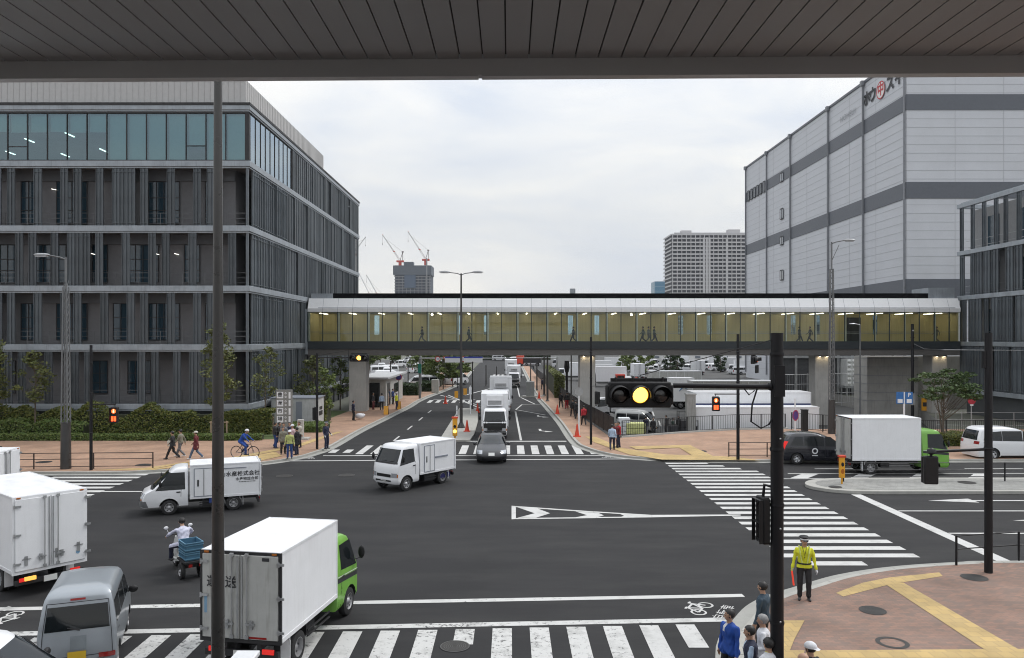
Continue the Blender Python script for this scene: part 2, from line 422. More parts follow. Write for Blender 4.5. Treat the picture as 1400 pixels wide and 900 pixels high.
g = MB(); g.quad((-3500, -300, -1.3), (3500, -300, -1.3), (3500, 7000, -1.3), (-3500, 7000, -1.3))
tag(g.build('ground', groundm), kind='structure')
g = MB(); g.sheet([(-400, -60), (400, -60), (400, 58), (7.0, 58), (5.5, 185), (12, 420), (-10, 420), (-8.5, 185), (-11.6, 58), (-400, 58)], 0)
tag(g.build('road', asphalt), kind='structure')
g = MB(); g.sheet([(5.6, 55.0), (49, 60.5), (52, 102), (130, 170), (130, 330), (9, 330), (5.0, 150)], -1.2)
g.sheet([(-14, 95), (-14, 260), (-110, 260), (-110, 108), (-30, 100)], -.006)
tag(g.build('truck_lot', asphalt2), kind='structure')
g = MB(); g.sheet([(-400, 52), (-8, 52), (-8, 185), (-10, 420), (-400, 420)], -.03); tag(g.build('forecourt', groundm), kind='structure')
g = MB(); g.sheet([(22, 53), (400, 53), (400, 100), (41, 100), (41, 78), (34, 60)], -.03); tag(g.build('forecourt', groundm), kind='structure')
g = MB()
for (a, c) in (((5.6, 55.1), (7.2, 56.0)), ((7.2, 56.0), (6.3, 69)), ((6.3, 69), (5.0, 145)), ((5.0, 145), (8.8, 330)), ((7.2, 55.2), (13.2, 58.1)), ((13.2, 58.1), (17.4, 59.9)), ((17.4, 59.9), (34, 60.4)), ((34, 60.4), (41, 78)), ((41, 78), (41, 100))):
    g.quad((a[0], a[1], -1.25), (c[0], c[1], -1.25), (c[0], c[1], .11), (a[0], a[1], .11))
tag(g.build('retaining_wall', mat('retaining_concrete', (.26, .255, .24), .85, dirt=.3)), kind='structure')

def smooth_line(pts, n=6):
    out_ = []
    P_ = [pts[0]] + list(pts) + [pts[-1]]
    for i in range(1, len(P_) - 2):
        p0, p1, p2, p3 = [Vector(q[:2]).to_3d() for q in (P_[i - 1], P_[i], P_[i + 1], P_[i + 2])]
        for k in range(n):
            t = k / n
            out_.append(.5 * ((2 * p1) + (-p0 + p2) * t + (2 * p0 - 5 * p1 + 4 * p2 - p3) * t * t + (-p0 + 3 * p1 - 3 * p2 + p3) * t ** 3))
    out_.append(Vector(pts[-1][:2]).to_3d()); return out_
def offset_line(pts, d):
    res = []
    for i, p in enumerate(pts):
        a = pts[max(0, i - 1)]; b = pts[min(len(pts) - 1, i + 1)]; t = (b - a).normalized()
        res.append(p + Vector((-t.y, t.x, 0)) * d)
    return res
def strip(mb, A, B, z0, z1, m=0):
    for i in range(len(A) - 1):
        a, b, c, d_ = A[i], A[i + 1], B[i + 1], B[i]
        mb.add([(a.x, a.y, z1), (b.x, b.y, z1), (c.x, c.y, z1), (d_.x, d_.y, z1), (a.x, a.y, z0), (b.x, b.y, z0), (c.x, c.y, z0), (d_.x, d_.y, z0)],
               [(0, 1, 2, 3), (4, 5, 1, 0), (7, 3, 2, 6)], m)
SZ = .12
def sidewalk(name, edge, rest, side, pave, gut=.0, inset=0):
    """edge = kerb line (list of points), rest = remaining outline; side = +1 when the walk lies left of the edge direction"""
    E = offset_line(smooth_line(edge), side * inset); E2 = offset_line(E, side * .17)
    w_ = MB(); w_.prism([(p.x, p.y) for p in E2] + list(rest), -.02, SZ); o = w_.build(name, pave); tag(o, kind='structure')
    k = MB(); strip(k, E, E2, -.02, SZ + .004)
    if gut:
        E3 = offset_line(E, -side * gut); strip(k, E3, E, -.02, .012, 1)
    # joints between kerb stones
    acc = 0
    for i in range(len(E) - 1):
        sl = (E[i + 1] - E[i]).length; acc += sl
        if acc > 1.2 and E[i].y < 62:
            acc = 0; p, q = E[i], E2[i]; t = (E[i + 1] - E[i]).normalized() * .012
            k.add([(p.x, p.y, SZ + .006), (p.x + t.x, p.y + t.y, SZ + .006), (q.x + t.x, q.y + t.y, SZ + .006), (q.x, q.y, SZ + .006)], [(0, 1, 2, 3)], 2)
    tag(k.build('kerb', [kerbm, gutter, M['chassis']]), kind='structure')
# near right corner (station side)
nr_edge = [(3.0, -20), (3.4, 0), (3.9, 12), (4.6, 17.4), (5.76, 19.9), (6.8, 21.3), (8.4, 22.5), (9.9, 23.5), (11.85, 24.3), (14.2, 24.8), (16.4, 24.95), (30, 25.0), (90, 25.0)]
sidewalk('sidewalk', nr_edge, [(90, -20)], -1, pave_near, .45, .42)
# far left corner
fl_edge = [(-120, 40.9), (-60, 40.9), (-25.6, 40.9), (-18.8, 41.5), (-14.3, 44.0), (-12.7, 46), (-12.05, 48), (-11.66, 51), (-11.5, 59.8), (-11, 70), (-10.5, 80.8), (-10.2, 92), (-8.0, 122), (-8.4, 175)]
sidewalk('sidewalk', fl_edge, [(-14, 175), (-14.5, 96), (-15.6, 72), (-16.2, 54.4), (-19, 53.4), (-120, 53.4)], 1, pave_far, .4)
# far right corner
fr_edge = [(3.2, 200), (3.3, 155), (3.4, 100), (3.9, 80), (4.3, 66), (4.45, 54), (4.9, 50.4), (6.2, 47.3), (8.2, 45.8), (11, 45.2), (14, 45.0), (30, 45.2), (110, 45.6)]
sidewalk('sidewalk', fr_edge, [(110, 60.4), (49, 60.4), (21.3, 60.3), (17.4, 59.8), (13.2, 58.0), (7.9, 55.1), (7.1, 56.2), (6.4, 69), (5.1, 145), (4.9, 200)], 1, pave_far, .4)
# near left (station side, mostly out of view)
nl_edge = [(-90, 24.5), (-40, 23.6), (-24, 20.5), (-15.5, 13.5), (-14.2, 4), (-14, -20)]
sidewalk('sidewalk', nl_edge, [(-90, -20)], -1, pave_near, .32)
# road median under the lamp
med = [(-4.85, 54.6), (-4.0, 53.6), (-2.75, 53.9), (-2.6, 56.7), (-2.7, 66), (-3.2, 78.5), (-5.05, 78.3)]
g = MB(); g.prism(med, -.01, .14); tag(g.build('median_island', kerbm, bevel=.03), kind='structure')
# long median on the right road
mr_pts = [(90, 39.3), (90, 35.9)] + [(p.x, p.y) for p in smooth_line([(18, 35.6), (16.2, 35.62), (15.0, 35.95), (14.25, 36.7), (14.15, 37.5), (14.6, 38.3), (15.4, 38.8), (17, 39.1)], 5)]
g = MB(); g.prism(mr_pts, -.01, .15); tag(g.build('median_island', kerbm, bevel=.03), kind='structure')
g = MB(); g.prism([(90, 38.95), (90, 36.25)] + [(p.x, p.y) for p in smooth_line([(18, 35.95), (16.4, 35.97), (15.25, 36.3), (14.7, 36.9), (14.65, 37.5), (15.0, 38.1), (15.7, 38.5), (17, 38.75)], 5)], .1, .158)
tag(g.build('median_paving', brickmat('median_blocks', (.30, .30, .285), (.25, .25, .24), (.16, .16, .15), .3, .3)), kind='structure')
# ---------------- markings
class MK(MB):
    n = 0
    def sheet(s, poly, z, m=0): s.n += 1; return MB.sheet(s, poly, z + .0005 * (s.n % 14), m)
mk = MK(); ZP = .006
def line(a, b, wd, dash=None):
    a = Vector((a[0], a[1], 0)); b = Vector((b[0], b[1], 0)); t = (b - a).normalized(); n_ = Vector((-t.y, t.x, 0)) * wd / 2; Ln = (b - a).length
    segs = [(0, Ln)]
    if dash:
        segs = []; s_ = 0
        while s_ < Ln: segs.append((s_, min(Ln, s_ + dash[0]))); s_ += dash[0] + dash[1]
    for s0, s1 in segs:
        nseg = max(1, int((s1 - s0) / 3))
        p, q = a + t * s0, a + t * s1
        mk.sheet([(p + n_)[:2], (q + n_)[:2], (q - n_)[:2], (p - n_)[:2]], ZP)
def poly(pts): mk.sheet([(p[0], p[1]) for p in pts], ZP)
# near crosswalk: two cycle-lane lines and bars
def yl1(x): return 21.15 + .055 * (x + 2)
def yl2(x): return 19.35 + .055 * (x + 2)
line((-22, yl1(-22)), (6.45, yl1(6.45)), .26)
line((-18, yl2(-18)), (5.45, yl2(5.45)), .28)
x0 = -.42
for k in range(-17, 6):
    xx = x0 + k * .905; yt = yl2(xx) - .28
    yb = 14.6
    if k == 5: yb = 17.95
    if k == 4: yb = 16.3
    if -16 < k <= 5:
        if k == -1:       # bar interrupted by the manhole cover
            poly([(xx, yt), (xx + .47, yt), (xx + .47, 18.15), (xx, 18.15)]); poly([(xx, 17.35), (xx + .47, 17.35), (xx + .47, yb), (xx, yb)])
        else: poly([(xx, yt), (xx + .47, yt), (xx + .47, yb), (xx, yb)])
# right crosswalk
yy = 24.45; k = 0
while yy < 45:
    xl, xr = 8.85, 13.3
    if yy < 24.9: xl, xr = 9.2, 11.2
    if yy > 41.5: xr = 13.3 - (yy - 41.5) * .75
    if yy > 44.3: xr = 10.4
    poly([(xl, yy), (xr, yy), (xr, yy + .45), (xl, yy + .45)]); yy += .9
# left crosswalk
yy = 33.4
while yy < 41.0:
    xl, xr = -23.4, -18.9
    poly([(xl, yy), (xr, yy), (xr, yy + .45), (xl, yy + .45)]); yy += .9
line((-26.4, 41), (-26.4, 31), .4)
line((-19, 36.3), (-16.6, 36.3), .18)
line((-60, 36.6), (-26.8, 36.6), .18)
# far crosswalk
for k in range(0, 21):
    xx = -11.3 + k * .905
    if -5.0 < xx + .4 and xx < -2.6 and False: continue
    if xx > 6.1: break
    top = 51.9; bot = 48.0
    if xx < -10.3: top, bot = 50.0, 48.6
    if xx > 5: bot = 49.2; top = 51
    poly([(xx, bot), (xx + .46, bot), (xx + .46, top), (xx, top)])
line((-11.3, 47.35), (6.3, 47.35), .22)
line((-13.0, 45.3), (7.2, 46.1), .22)
line((-3.0, 54.0), (3.9, 54.0), .42)
line((-8.05, 54.2), (-7.75, 78), .14, (2.6, 4.2))
line((.78, 54.5), (.55, 76), .16)
# turn arrows in the right-hand lane
for (ax, ay) in ((2.35, 59.2), (2.6, 70.2)):
    poly([(ax - .1, ay + 2.2), (ax + .1, ay + 2.2), (ax + .1, ay + .7), (ax - .1, ay + .9)])
    poly([(ax - .1, ay + .95), (ax + .5, ay + .35), (ax + .5, ay + .65), (ax + .1, ay + 1.05)])
    poly([(ax + .35, ay + .95), (ax + .35, ay + .1), (ax + .95, ay + .35)])
# zebra-hatched diagonal further up
line((.6, 78), (1.3, 84), .15); line((1.3, 84), (3.4, 84.5), .15); line((.6, 78), (3.3, 72.5), .15); line((1.2, 95), (2.7, 84.6), .16); line((1.2, 95), (1.0, 140), .15)
for k in range(8):   # far crossing at the second junction
    pass
for k in range(11):
    xx = -9.2 + k * .9; poly([(xx, 86.5), (xx + .45, 86.5), (xx + .45, 90), (xx, 90)])
line((-8.9, 91), (-4, 91), .25); line((-8.7, 98), (-3.6, 84), .2); line((-7.7, 98), (-3.1, 80), .2); line((-5.6, 98), (-2.6, 112), .25); line((-2.6, 112), (-2.2, 100), .25)
for k in range(9):
    xx = -3.2 + k * .8; poly([(xx, 150), (xx + .4, 150), (xx + .4, 154), (xx, 154)])
line((-2.2, 80), (-2.0, 150), .15, (4, 5))
# channelising triangle in the middle of the junction
def tq_(pts): mk.sheet([G(x_ / 4.12 + 680, y_ / 4.12 + 670)[:2] for x_, y_ in pts], ZP)
tq_([(80, 90), (104, 92), (104, 165), (80, 167)]); tq_([(105, 92), (540, 122), (540, 128), (105, 98)]); tq_([(105, 160), (560, 154), (560, 160), (105, 166)]); tq_([(541, 122), (870, 142), (870, 147), (541, 128)]); tq_([(561, 154), (870, 151), (870, 156), (561, 160)]); tq_([(871, 142), (1370, 140), (1370, 146), (871, 156)])
tq_([(112, 99), (225, 106), (297, 133), (210, 133)]); tq_([(297, 133.2), (218, 158), (112, 159), (210, 133.2)]); tq_([(440, 122), (570, 130), (600, 145), (505, 143)]); tq_([(600, 145.3), (560, 154), (440, 155), (505, 143.3)]); tq_([(690, 136), (870, 144), (870, 152), (690, 154), (715, 147)])
# right road: stop line, lane lines, arrows, hatching along the median
line((15.75, 35.6), (15.75, 24.95), .45)
line((16.0, 32.2), (60, 32.2), .15); line((16.0, 28.5), (60, 28.5), .15)
for (ax, ay) in ((18.3, 34.25), (19.6, 30.5)):
    poly([(ax, ay), (ax + 2.0, ay + .42), (ax + 2.0, ay - .42)]); poly([(ax + 2.0, ay + .09), (ax + 6, ay + .09), (ax + 6, ay - .09), (ax + 2.0, ay - .09)])
line((13.6, 39.55), (90, 40.15), .14); line((14.6, 41.1), (90, 41.4), .14, (5, 0))
for k in range(14):
    ax = 14.2 + k * 3.0; poly([(ax, 39.7), (ax + .9, 39.7), (ax + 2.0, 41.0), (ax + 1.1, 41.0)])
line((16.6, 42.6), (60, 42.9), .12, (3.2, 5))
line((-60, 32.5), (-27, 32.5), .15)
# cyclist symbols
def cyc(c, s, rot, txt):
    q = Matrix.Rotation(rot, 3, 'Z')
    def T(x, y): v = q @ Vector((x * s, y * s, 0)); return (c[0] + v.x, c[1] + v.y)
    def ring(cx_, cy_, r):
        n = 18
        for i in range(n):
            a, b = 2 * PI * i / n, 2 * PI * (i + 1) / n
            poly([T(cx_ + r * math.cos(a), cy_ + r * math.sin(a)), T(cx_ + r * math.cos(b), cy_ + r * math.sin(b)), T(cx_ + (r - .09) * math.cos(b), cy_ + (r - .09) * math.sin(b)), T(cx_ + (r - .09) * math.cos(a), cy_ + (r - .09) * math.sin(a))])
    ring(-.5, 0, .34); ring(.5, 0, .34)
    def seg(a, b, w_=.10): 
        a, b = T(*a), T(*b); line(a, b, w_ * s)
    seg((-.5, 0), (-.2, .55)); seg((-.2, .55), (.4, .55)); seg((.4, .55), (.5, 0)); seg((-.5, 0), (.05, .0)); seg((.05, 0), (.4, .55)); seg((.05, 0), (-.2, .55)); seg((.35, .7), (.6, .7)); seg((-.35, .62), (-.1, .62)); seg((.4, .55), (.45, .75))
    ux = q @ Vector((1, 0, 0)); uy = q @ Vector((0, 1, 0)); o_ = T(0, -.95)
    mk.text(txt, .62 * s, (o_[0], o_[1], ZP + .008), ux, uy, depth=0)
cyc((5.05, 20.55), .62, R(60), '自転車')
cyc((-12.9, 19.9), .62, R(-120), '自転車')
cyc((5.9, 46.7), .5, R(0), ''); cyc((-12.0, 46.3), .55, R(0), '')
tag(mk.build('road_markings', paint), kind='structure')
# tactile paving and covers
tc_ = MB()
TPN = [0]
def tp(pts):
    TPN[0] += 1; tc_.sheet([G(px, py, SZ)[:2] for px, py in pts], SZ + .004 + .0025 * TPN[0])
tp([(1143, 811), (1153, 816), (1214, 800), (1238, 796), (1289, 788), (1284, 783), (1215, 790), (1180, 797)])
tp([(1212, 800), (1235, 797), (1392, 888), (1345, 888)])
tp([(1104, 890), (1400, 888), (1500, 888), (1560, 915), (1090, 915)])
tp([(1071, 849), (1100, 849), (1086, 875), (1080, 890), (1100, 890), (1090, 960), (1060, 960)])
tp([(130, 643), (200, 643), (250, 634), (300, 626), (240, 634), (200, 640)])
tp([(200, 643), (212, 643), (330, 626), (410, 611), (470, 590), (460, 591), (400, 610), (320, 625)])
tp([(330, 627), (340, 634), (385, 624), (377, 618)])
tp([(800, 597), (812, 605), (860, 622), (905, 629), (1040, 630), (1000, 625), (910, 622), (850, 613), (815, 598)])
tp([(925, 610), (945, 610), (985, 629), (955, 629)])
tp([(860, 611), (945, 609), (945, 612), (870, 615)])
tag(tc_.build('tactile_paving', tact), kind='structure')
iron = mat('cast_iron', (.04, .038, .036), .7, metal=.1, var=.2, scale=20, bump=.5, bscale=80)
def manhole(px, py, r, z, label, ring=False):
    p = G(px, py, z); m_ = MB()
    t = thing('manhole_cover', label, 'manhole cover', (p.x, p.y, z + .004), 0, 'round covers in the ground')
    if ring:
        m_.disc((0, 0, .004), (0, 0, 1), r, 32, 0, r * .72); m_.build('rim', [iron], t)
    else:
        m_.disc((0, 0, .004), (0, 0, 1), r, 32, 0); m_.build('lid', [iron], t)
        m2 = MB(); m2.disc((0, 0, .008), (0, 0, 1), r * 1.0, 32, 0, r * .93)
        for i in range(5): m2.disc((0, 0, .008), (0, 0, 1), r * (.2 + .14 * i), 24, 0, r * (.17 + .14 * i))
        m2.build('rim', [mat('worn_iron', (.09, .088, .085), .5, metal=.3) if z < .05 else M['chassis']], t)
manhole(1193, 835, .33, SZ, 'dark round manhole cover in the brick paving behind the traffic warden')
manhole(1220, 879, .36, SZ, 'ring of dark iron round a paved cover on the near brick sidewalk', True)
manhole(1332, 790, .36, SZ, 'dark round manhole cover beside the foot of the black pole near the guard rail')
manhole(622, 884, .34, .002, 'ornate round manhole cover interrupting a white bar of the near crosswalk')
manhole(957, 617, .42, SZ, 'dark manhole cover on the far brick corner beyond the right crosswalk')
manhole(196, 636, .42, SZ, 'dark manhole cover on the far left brick sidewalk')
manhole(60, 632, .42, SZ, 'manhole cover behind the low railing at far left')
manhole(389, 651, .42, .002, 'dark manhole cover in the asphalt in front of the group at the kerb')
manhole(474, 650, .42, .002, 'dark manhole cover in the asphalt left of the white refrigerated truck')
manhole(1142, 666, .3, .16, 'oval cover on the nose of the right-hand median') 
manhole(1322, 660, .4, .16, 'small cover on the median beside the black pole')

# ================================================================ buildings
rnd = random.Random(7)
louv = mat('louvre_metal', (.084, .097, .108), .5, metal=.2, var=.22, scale=.8, dirt=.25)
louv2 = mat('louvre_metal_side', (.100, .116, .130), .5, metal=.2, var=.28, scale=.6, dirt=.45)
for m__ in (louv, louv2):      # each panel weathered a little differently
    t_ = m__.node_tree; n_ = t_.nodes; b_ = n_['Principled BSDF']; src_ = b_.inputs['Base Color'].links[0].from_socket
    oi = n_.new('ShaderNodeObjectInfo'); gi = n_.new('ShaderNodeNewGeometry'); ad_ = n_.new('ShaderNodeMath'); t_.links.new(oi.outputs['Random'], ad_.inputs[0]); t_.links.new(gi.outputs['Random Per Island'], ad_.inputs[1])
    mr_ = n_.new('ShaderNodeMapRange'); mr_.inputs['From Max'].default_value = 2; mr_.inputs['To Min'].default_value = .62; mr_.inputs['To Max'].default_value = 1.4; t_.links.new(ad_.outputs[0], mr_.inputs['Value'])
    mx_ = n_.new('ShaderNodeMix'); mx_.data_type = 'RGBA'; mx_.blend_type = 'MULTIPLY'; mx_.inputs['Factor'].default_value = 1; t_.links.new(src_, mx_.inputs['A']); t_.links.new(mr_.outputs[0], mx_.inputs['B']); t_.links.new(mx_.outputs['Result'], b_.inputs['Base Color'])
ledge = mat('ledge_metal', (.30, .33, .36), .45, metal=.3, var=.2, scale=1.0, dirt=.3)
recess = mat('recess_wall', (.155, .155, .162), .75, var=.12)
darkgl = glassmat('dark_window_glass', (.30, .42, .48), .12, (.8, .9, 1))
teal = glassmat('teal_window_glass', (.46, .80, .82), .20, (.75, .95, 1.0))
bluegl = glassmat('blue_reflective_glass', (.35, .5, .6), .40, (.75, .88, 1.0))
inner = mat('dark_interior', (.10, .105, .11), .8, var=.3, scale=.5)
blind = mat('roller_blind', (.38, .41, .40), .8, var=.05)
beige = mat('penthouse_cladding', (.46, .455, .45), .6, var=.06)
striplight = mat('strip_light', (1, 1, 1), .5, var=0, emit=(1.0, .95, .85), es=2.6)
louvmesh = {}
def louver(wd, h, front=True):
    """vertical perforated screen panel: frame with ribs, local x = width, y = depth, z up"""
    key = (round(wd, 2), round(h, 2), front)
    if key in louvmesh: return louvmesh[key]
    m_ = MB(); m_.bb(-wd / 2, wd / 2, -.03, .03, 0, h)
    n = max(2, int(wd / (.24 if front else .42)))
    for i in range(n + 1):
        x = -wd / 2 + wd * i / n; m_.bb(x - .018, x + .018, -.11, -.03, .02, h - .02)
    m_.bb(-wd / 2 - .005, wd / 2 + .005, -.09, .04, h * .93, h * .93 + .06); m_.bb(-wd / 2 - .005, wd / 2 + .005, -.09, .04, h * .04, h * .04 + .06)
    louvmesh[key] = m_.mesh('louvre_panel', [louv if front else louv2]); return louvmesh[key]
def placed(mesh, name, loc, rz, parent):
    o = bpy.data.objects.new(name, mesh); col.objects.link(o); o.location = loc; o.rotation_euler = (0, 0, rz); o.parent = parent; return o
def market_building():
    t = thing('market_building', 'grey louvre-screened market building with a teal glazed top floor, left of the road', 'building', (-19.35, 58, 0))
    def w2(p): return (p[0] + 19.35, p[1] - 58, p[2])
    X0, X1, Y0, Y1 = -64.0, -19.35, 58.0, 100.0
    LZ = [2.05, 6.45, 10.8, 15.25, 20.05]; TOP = 24.2
    b = MB()
    dp = 1.5
    x0, x1, y0, y1 = X0 + 19.35, 0, 0, Y1 - Y0
    b.bb(x0, x1 - dp, dp, y1 - .3, -.02, LZ[4] + .1); b.bb(x0, x1 - dp, 17.2, y1 - .3, LZ[4] + .1, TOP - .3); b.build('wall', recess, t)
    b = MB()
    for z in LZ + [TOP]:
        th = .42 if z < 24 else .34
        b.bb(x0, x1 + .12, -.12, .18, z - th / 2, z + th / 2); b.bb(x1 - .18, x1 + .12, .182, y1 + .12, z - th / 2, z + th / 2)
        b.bb(x0, x1 + .05, -.05, .2, z - th / 2 - .12, z - th / 2 - .002); b.bb(x1 - .2, x1 + .05, .202, y1 + .05, z - th / 2 - .12, z - th / 2 - .002)
    b.build('ledge', ledge, t, bevel=.02)
    b = MB(); b.bb(x0, x1 + .16, -.16, .2, TOP + .172, TOP + .36); b.bb(x1 - .2, x1 + .16, .202, y1 + .14, TOP + .172, TOP + .36); b.build('coping', M['chassis'], t)
    b = MB()
    for z in LZ: b.bb(x0, x1 - .19, .19, dp - .003, z - .16, z + .10); b.bb(x1 - dp + .003, x1 - .19, dp, y1 - .3, z - .16, z + .10)
    b.bb(x0, x1 - .2, .2, y1 - .3, TOP - .2, TOP + .12)
    b.build('floor_slab', recess, t)
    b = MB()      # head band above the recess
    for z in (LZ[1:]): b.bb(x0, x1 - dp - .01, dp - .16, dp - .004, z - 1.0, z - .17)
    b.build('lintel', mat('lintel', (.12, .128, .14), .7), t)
    # windows in the recess
    fr = MB()
    wins = []
    for li, z in enumerate(LZ[:4]):
        h = LZ[li + 1] - z
        off = 0 if li % 2 else 1.6
        x = -2.6 - off
        k = 0
        while x > x0 + 2:
            ww = 1.15 if k % 2 == 0 else 2.3
            if not (li == 0 and k % 3 == 0):
                wins.append((x - ww, x, z + .55 if li else z + .9, z + h - 1.05)); 
            x -= ww + (2.0 if k % 2 == 0 else 1.55); k += 1
    for (a, c, z0, z1) in wins[:70]:
        m_ = MB(); m_.bb(a, c, dp - .07, dp - .035, z0, z1); wo = m_.build('window', [mat('window_pane', (.02, .045, .065), .12, var=0, spec=.8)], t)
        m_ = MB(); n = max(1, int(round((c - a) / .55)))
        for i in range(n + 1): xx = a + (c - a) * i / n; m_.bb(xx - .025, xx + .025, dp - .12, dp - .071, z0, z1)
        for zz in (z0, z0 + (z1 - z0) * .32, z0 + (z1 - z0) * .62, z1): m_.bb(a - .03, c + .03, dp - .122, dp - .072, zz - .025, zz + .025)
        m_.build('frame', M['chassis'], wo)
    # railings
    rl = MB()
    for z in LZ[:4]:
        for dz in (.35, .72, 1.1): rl.bb(x0, x1 - .35, .32, .355, z + .1 + dz - .02, z + .1 + dz + .015)
        xx = x0
        while xx < x1 - .4: rl.bb(xx - .02, xx + .02, .325, .35, z + .1, z + 1.2); xx += 1.65
    rl.build('railing', mat('rail_dull', (.13, .135, .14), .5, metal=.3), t)
    # louvre panels, front
    pans = []
    for li, z in enumerate(LZ[:4]):
        h = LZ[li + 1] - z - .56
        sh = [0, 1.6, 0, 1.6][li] if li else .8
        base = -1.2
        x = base; 
        while x > x0 + 2:
            offs = [(0, .52), (-1.0, .52), (-2.95, .55)] if (li + int(-x // 5)) % 4 else [(0, .52), (-.95, .52), (-1.55, .55), (-2.1, .5), (-3.3, .5)]
            for (o_, wd) in offs:
                xx = x + o_ - sh
                if xx > x0 + .6: pans.append((xx, z + .22, wd, h))
            x -= 4.93
    rest = MB()
    pans.sort(key=lambda p: -p[0])
    front = pans[:72]
    for (xx, z, wd, h) in front: placed(louver(wd, h), 'louvre_panel', (xx, .03, z), 0, t)
    # side: nearly continuous panels
    side = []
    for li, z in enumerate(LZ):
        h = (LZ + [TOP])[li + 1] - z - .56
        y = .75
        if li == 4: y = 11.6
        while y < y1 - .2:
            wd = rnd.choice([.8, 1.05, 1.3, 1.6]); 
            if y + wd > y1: wd = y1 - y
            side.append((y + wd / 2, z + .22, wd - .05, h, rnd.uniform(-.02, .14)))
            y += wd + rnd.choice([.0, .0, .03, .12, .22])
    side.sort(key=lambda p: p[0])
    for (yy_, z, wd, h, dx) in side[:26]: placed(louver(wd, h, False), 'louvre_panel', (.02 - dx, yy_, z), R(90), t)
    for (yy_, z, wd, h, dx) in side[26:] :
        n = max(2, int(wd / .5))
        rest.bb(-.01 - dx, .05 - dx, yy_ - wd / 2, yy_ + wd / 2, z, z + h)
        for i in range(n + 1): q = yy_ - wd / 2 + wd * i / n; rest.bb(.05 - dx, .09 - dx, q - .02, q + .02, z, z + h)
    for (xx, z, wd, h) in pans[72:]: rest.bb(xx - wd / 2, xx + wd / 2, 0, .06, z, z + h)
    ro = rest.build('louvre_screen', louv2, t); ro['kind'] = 'stuff'
    # backing behind the side screens, base wall, corner post
    b = MB(); b.bb(-.62, -.55, 3.2, y1 - .35, 2.3, LZ[4] - .3); b.bb(-.62, -.55, 12, y1 - .35, LZ[4] + .3, TOP - .8); b.build('screen_backing', M['chassis'], t)
    b = MB(); b.bb(-.2, -.02, -.04, .10, 2.3, LZ[4] - .3); b.build('corner_post', louv2, t)
    b = MB(); b.bb(x0, x1 - .5, .45, .9, -.02, 1.7); b.bb(x1 - .9, x1 - .5, .9, y1 - .5, -.02, 1.7)
    xx = x0
    while xx < x1 - .6: b.bb(xx - .1, xx + .1, .28, .449, -.02, 1.72); xx += 2.46
    yq = 1.2
    while yq < y1 - 1: b.bb(x1 - .499, x1 - .34, yq - .1, yq + .1, -.02, 1.72); yq += 2.4
    b.build('plinth', mat('plinth_dark', (.07, .075, .08), .6, var=.2), t)
    # top floor glazing
    z0, z1 = LZ[4] + .3, TOP - .42
    pw = 1.47; n = 30
    fr = MB()
    for i in range(n):
        a = x1 - .25 - (i + 1) * pw; m_ = MB(); m_.quad((a + .03, .06, z0), (a + pw - .03, .06, z0), (a + pw - .03, .06, z1), (a + .03, .06, z1))
        m_.build('glass_pane', teal, t)
        fr.bb(a + pw - .03, a + pw + .03, -.0, .14, z0, z1)
        if i in (2, 15): fr.bb(a + .03, a + pw - .03, .02, .1, z0 + 1.0, z0 + 1.07)
        if i in (11,): fr.bb(a + .03, a + pw - .03, .02, .1, z0 + .95, z0 + 1.01)
    for i in range(9):
        a = .35 + i * 1.22; m_ = MB(); m_.quad((-.02, a, z0), (-.02, a + 1.18, z0), (-.02, a + 1.18, z1), (-.02, a, z1)); m_.build('glass_pane', bluegl, t)
        fr.bb(-.06, .02, a - .03, a + .01, z0, z1)
    fr.bb(-.1, .05, 11.3, 11.5, z0, z1); fr.bb(x0, x1 - .02, -.02, .1, z0 - .1, z0); fr.bb(x0, x1 - .02, -.02, .1, z1, z1 + .1); fr.bb(-.24, .03, -.02, .3, z0, z1)
    fr.build('mullions', M['chassis'], t)
    b = MB(); b.bb(x0, x1 - 1, 17, 17.1, LZ[4] + .2, TOP - .3); b.bb(x0, x1 - .3, .3, 17, LZ[4] + .12, LZ[4] + .2); b.bb(x0, x1 - .3, .3, 17, TOP - .45, TOP - .3); b.build('office_interior', inner, t)
    b = MB()
    for i in range(n):
        a = x1 - .25 - (i + 1) * pw
        drop = z0 + .05 if (i < 7 and i != 2) else (z0 + 2.15 - .03 * (i % 3))
        if i == 2: drop = z0 + 1.02
        b.bb(a + .06, a + pw - .06, .35, .37, drop, z1)
    b.build('roller_blinds', blind, t)
    b = MB()
    for i in range(7):
        for j in range(2): b.bb(-43 + i * 4.4, -43 + i * 4.4 + .11, 5.2 + j * 5.3 + (i % 3) * .9, 6.5 + j * 5.3 + (i % 3) * .9, TOP - .52, TOP - .46)
    b.build('strip_lights', striplight, t)
    b = MB()
    for (xx, zz) in ((-12.2, 12.9), (-5.9, 12.9), (-7.4, 12.9), (-1.6, 12.9), (-15.2, 17.8), (-11.7, 17.8)): b.box((xx, dp - .2, zz + .6), (.36, .03, .035), ry=R(12))
    b.build('corridor_lamps', striplight, t)
    # penthouse
    b = MB(); b.bb(x0, -.55, 1.0, 25.6, TOP + .1, 26.6)
    xx = x0
    while xx < -.6: b.bb(xx, xx + .03, .97, 1.0, TOP + .1, 26.6); xx += .45
    yq = 1.3
    while yq < 25.5: b.bb(-.55, -.52, yq, yq + .03, TOP + .1, 26.6); yq += .45
    b.bb(x0, -.5, .95, 1.05, 26.55, 26.66); b.build('penthouse', beige, t)
    b = MB()
    for dz in (.5, ): b.bb(x0, -.3, .5, .53, TOP + .25 + dz - .03, TOP + .25 + dz)
    xx = x0
    while xx < -.3: b.bb(xx - .02, xx + .02, .5, .53, TOP + .2, TOP + .74); xx += 2.6
    for i in range(9): b.bb(.02, .14, 4 + i * 2.0, 4.3 + i * 2.0, TOP + .25, TOP + .42)
    b.build('roof_rail', M['steel'], t)
    return t
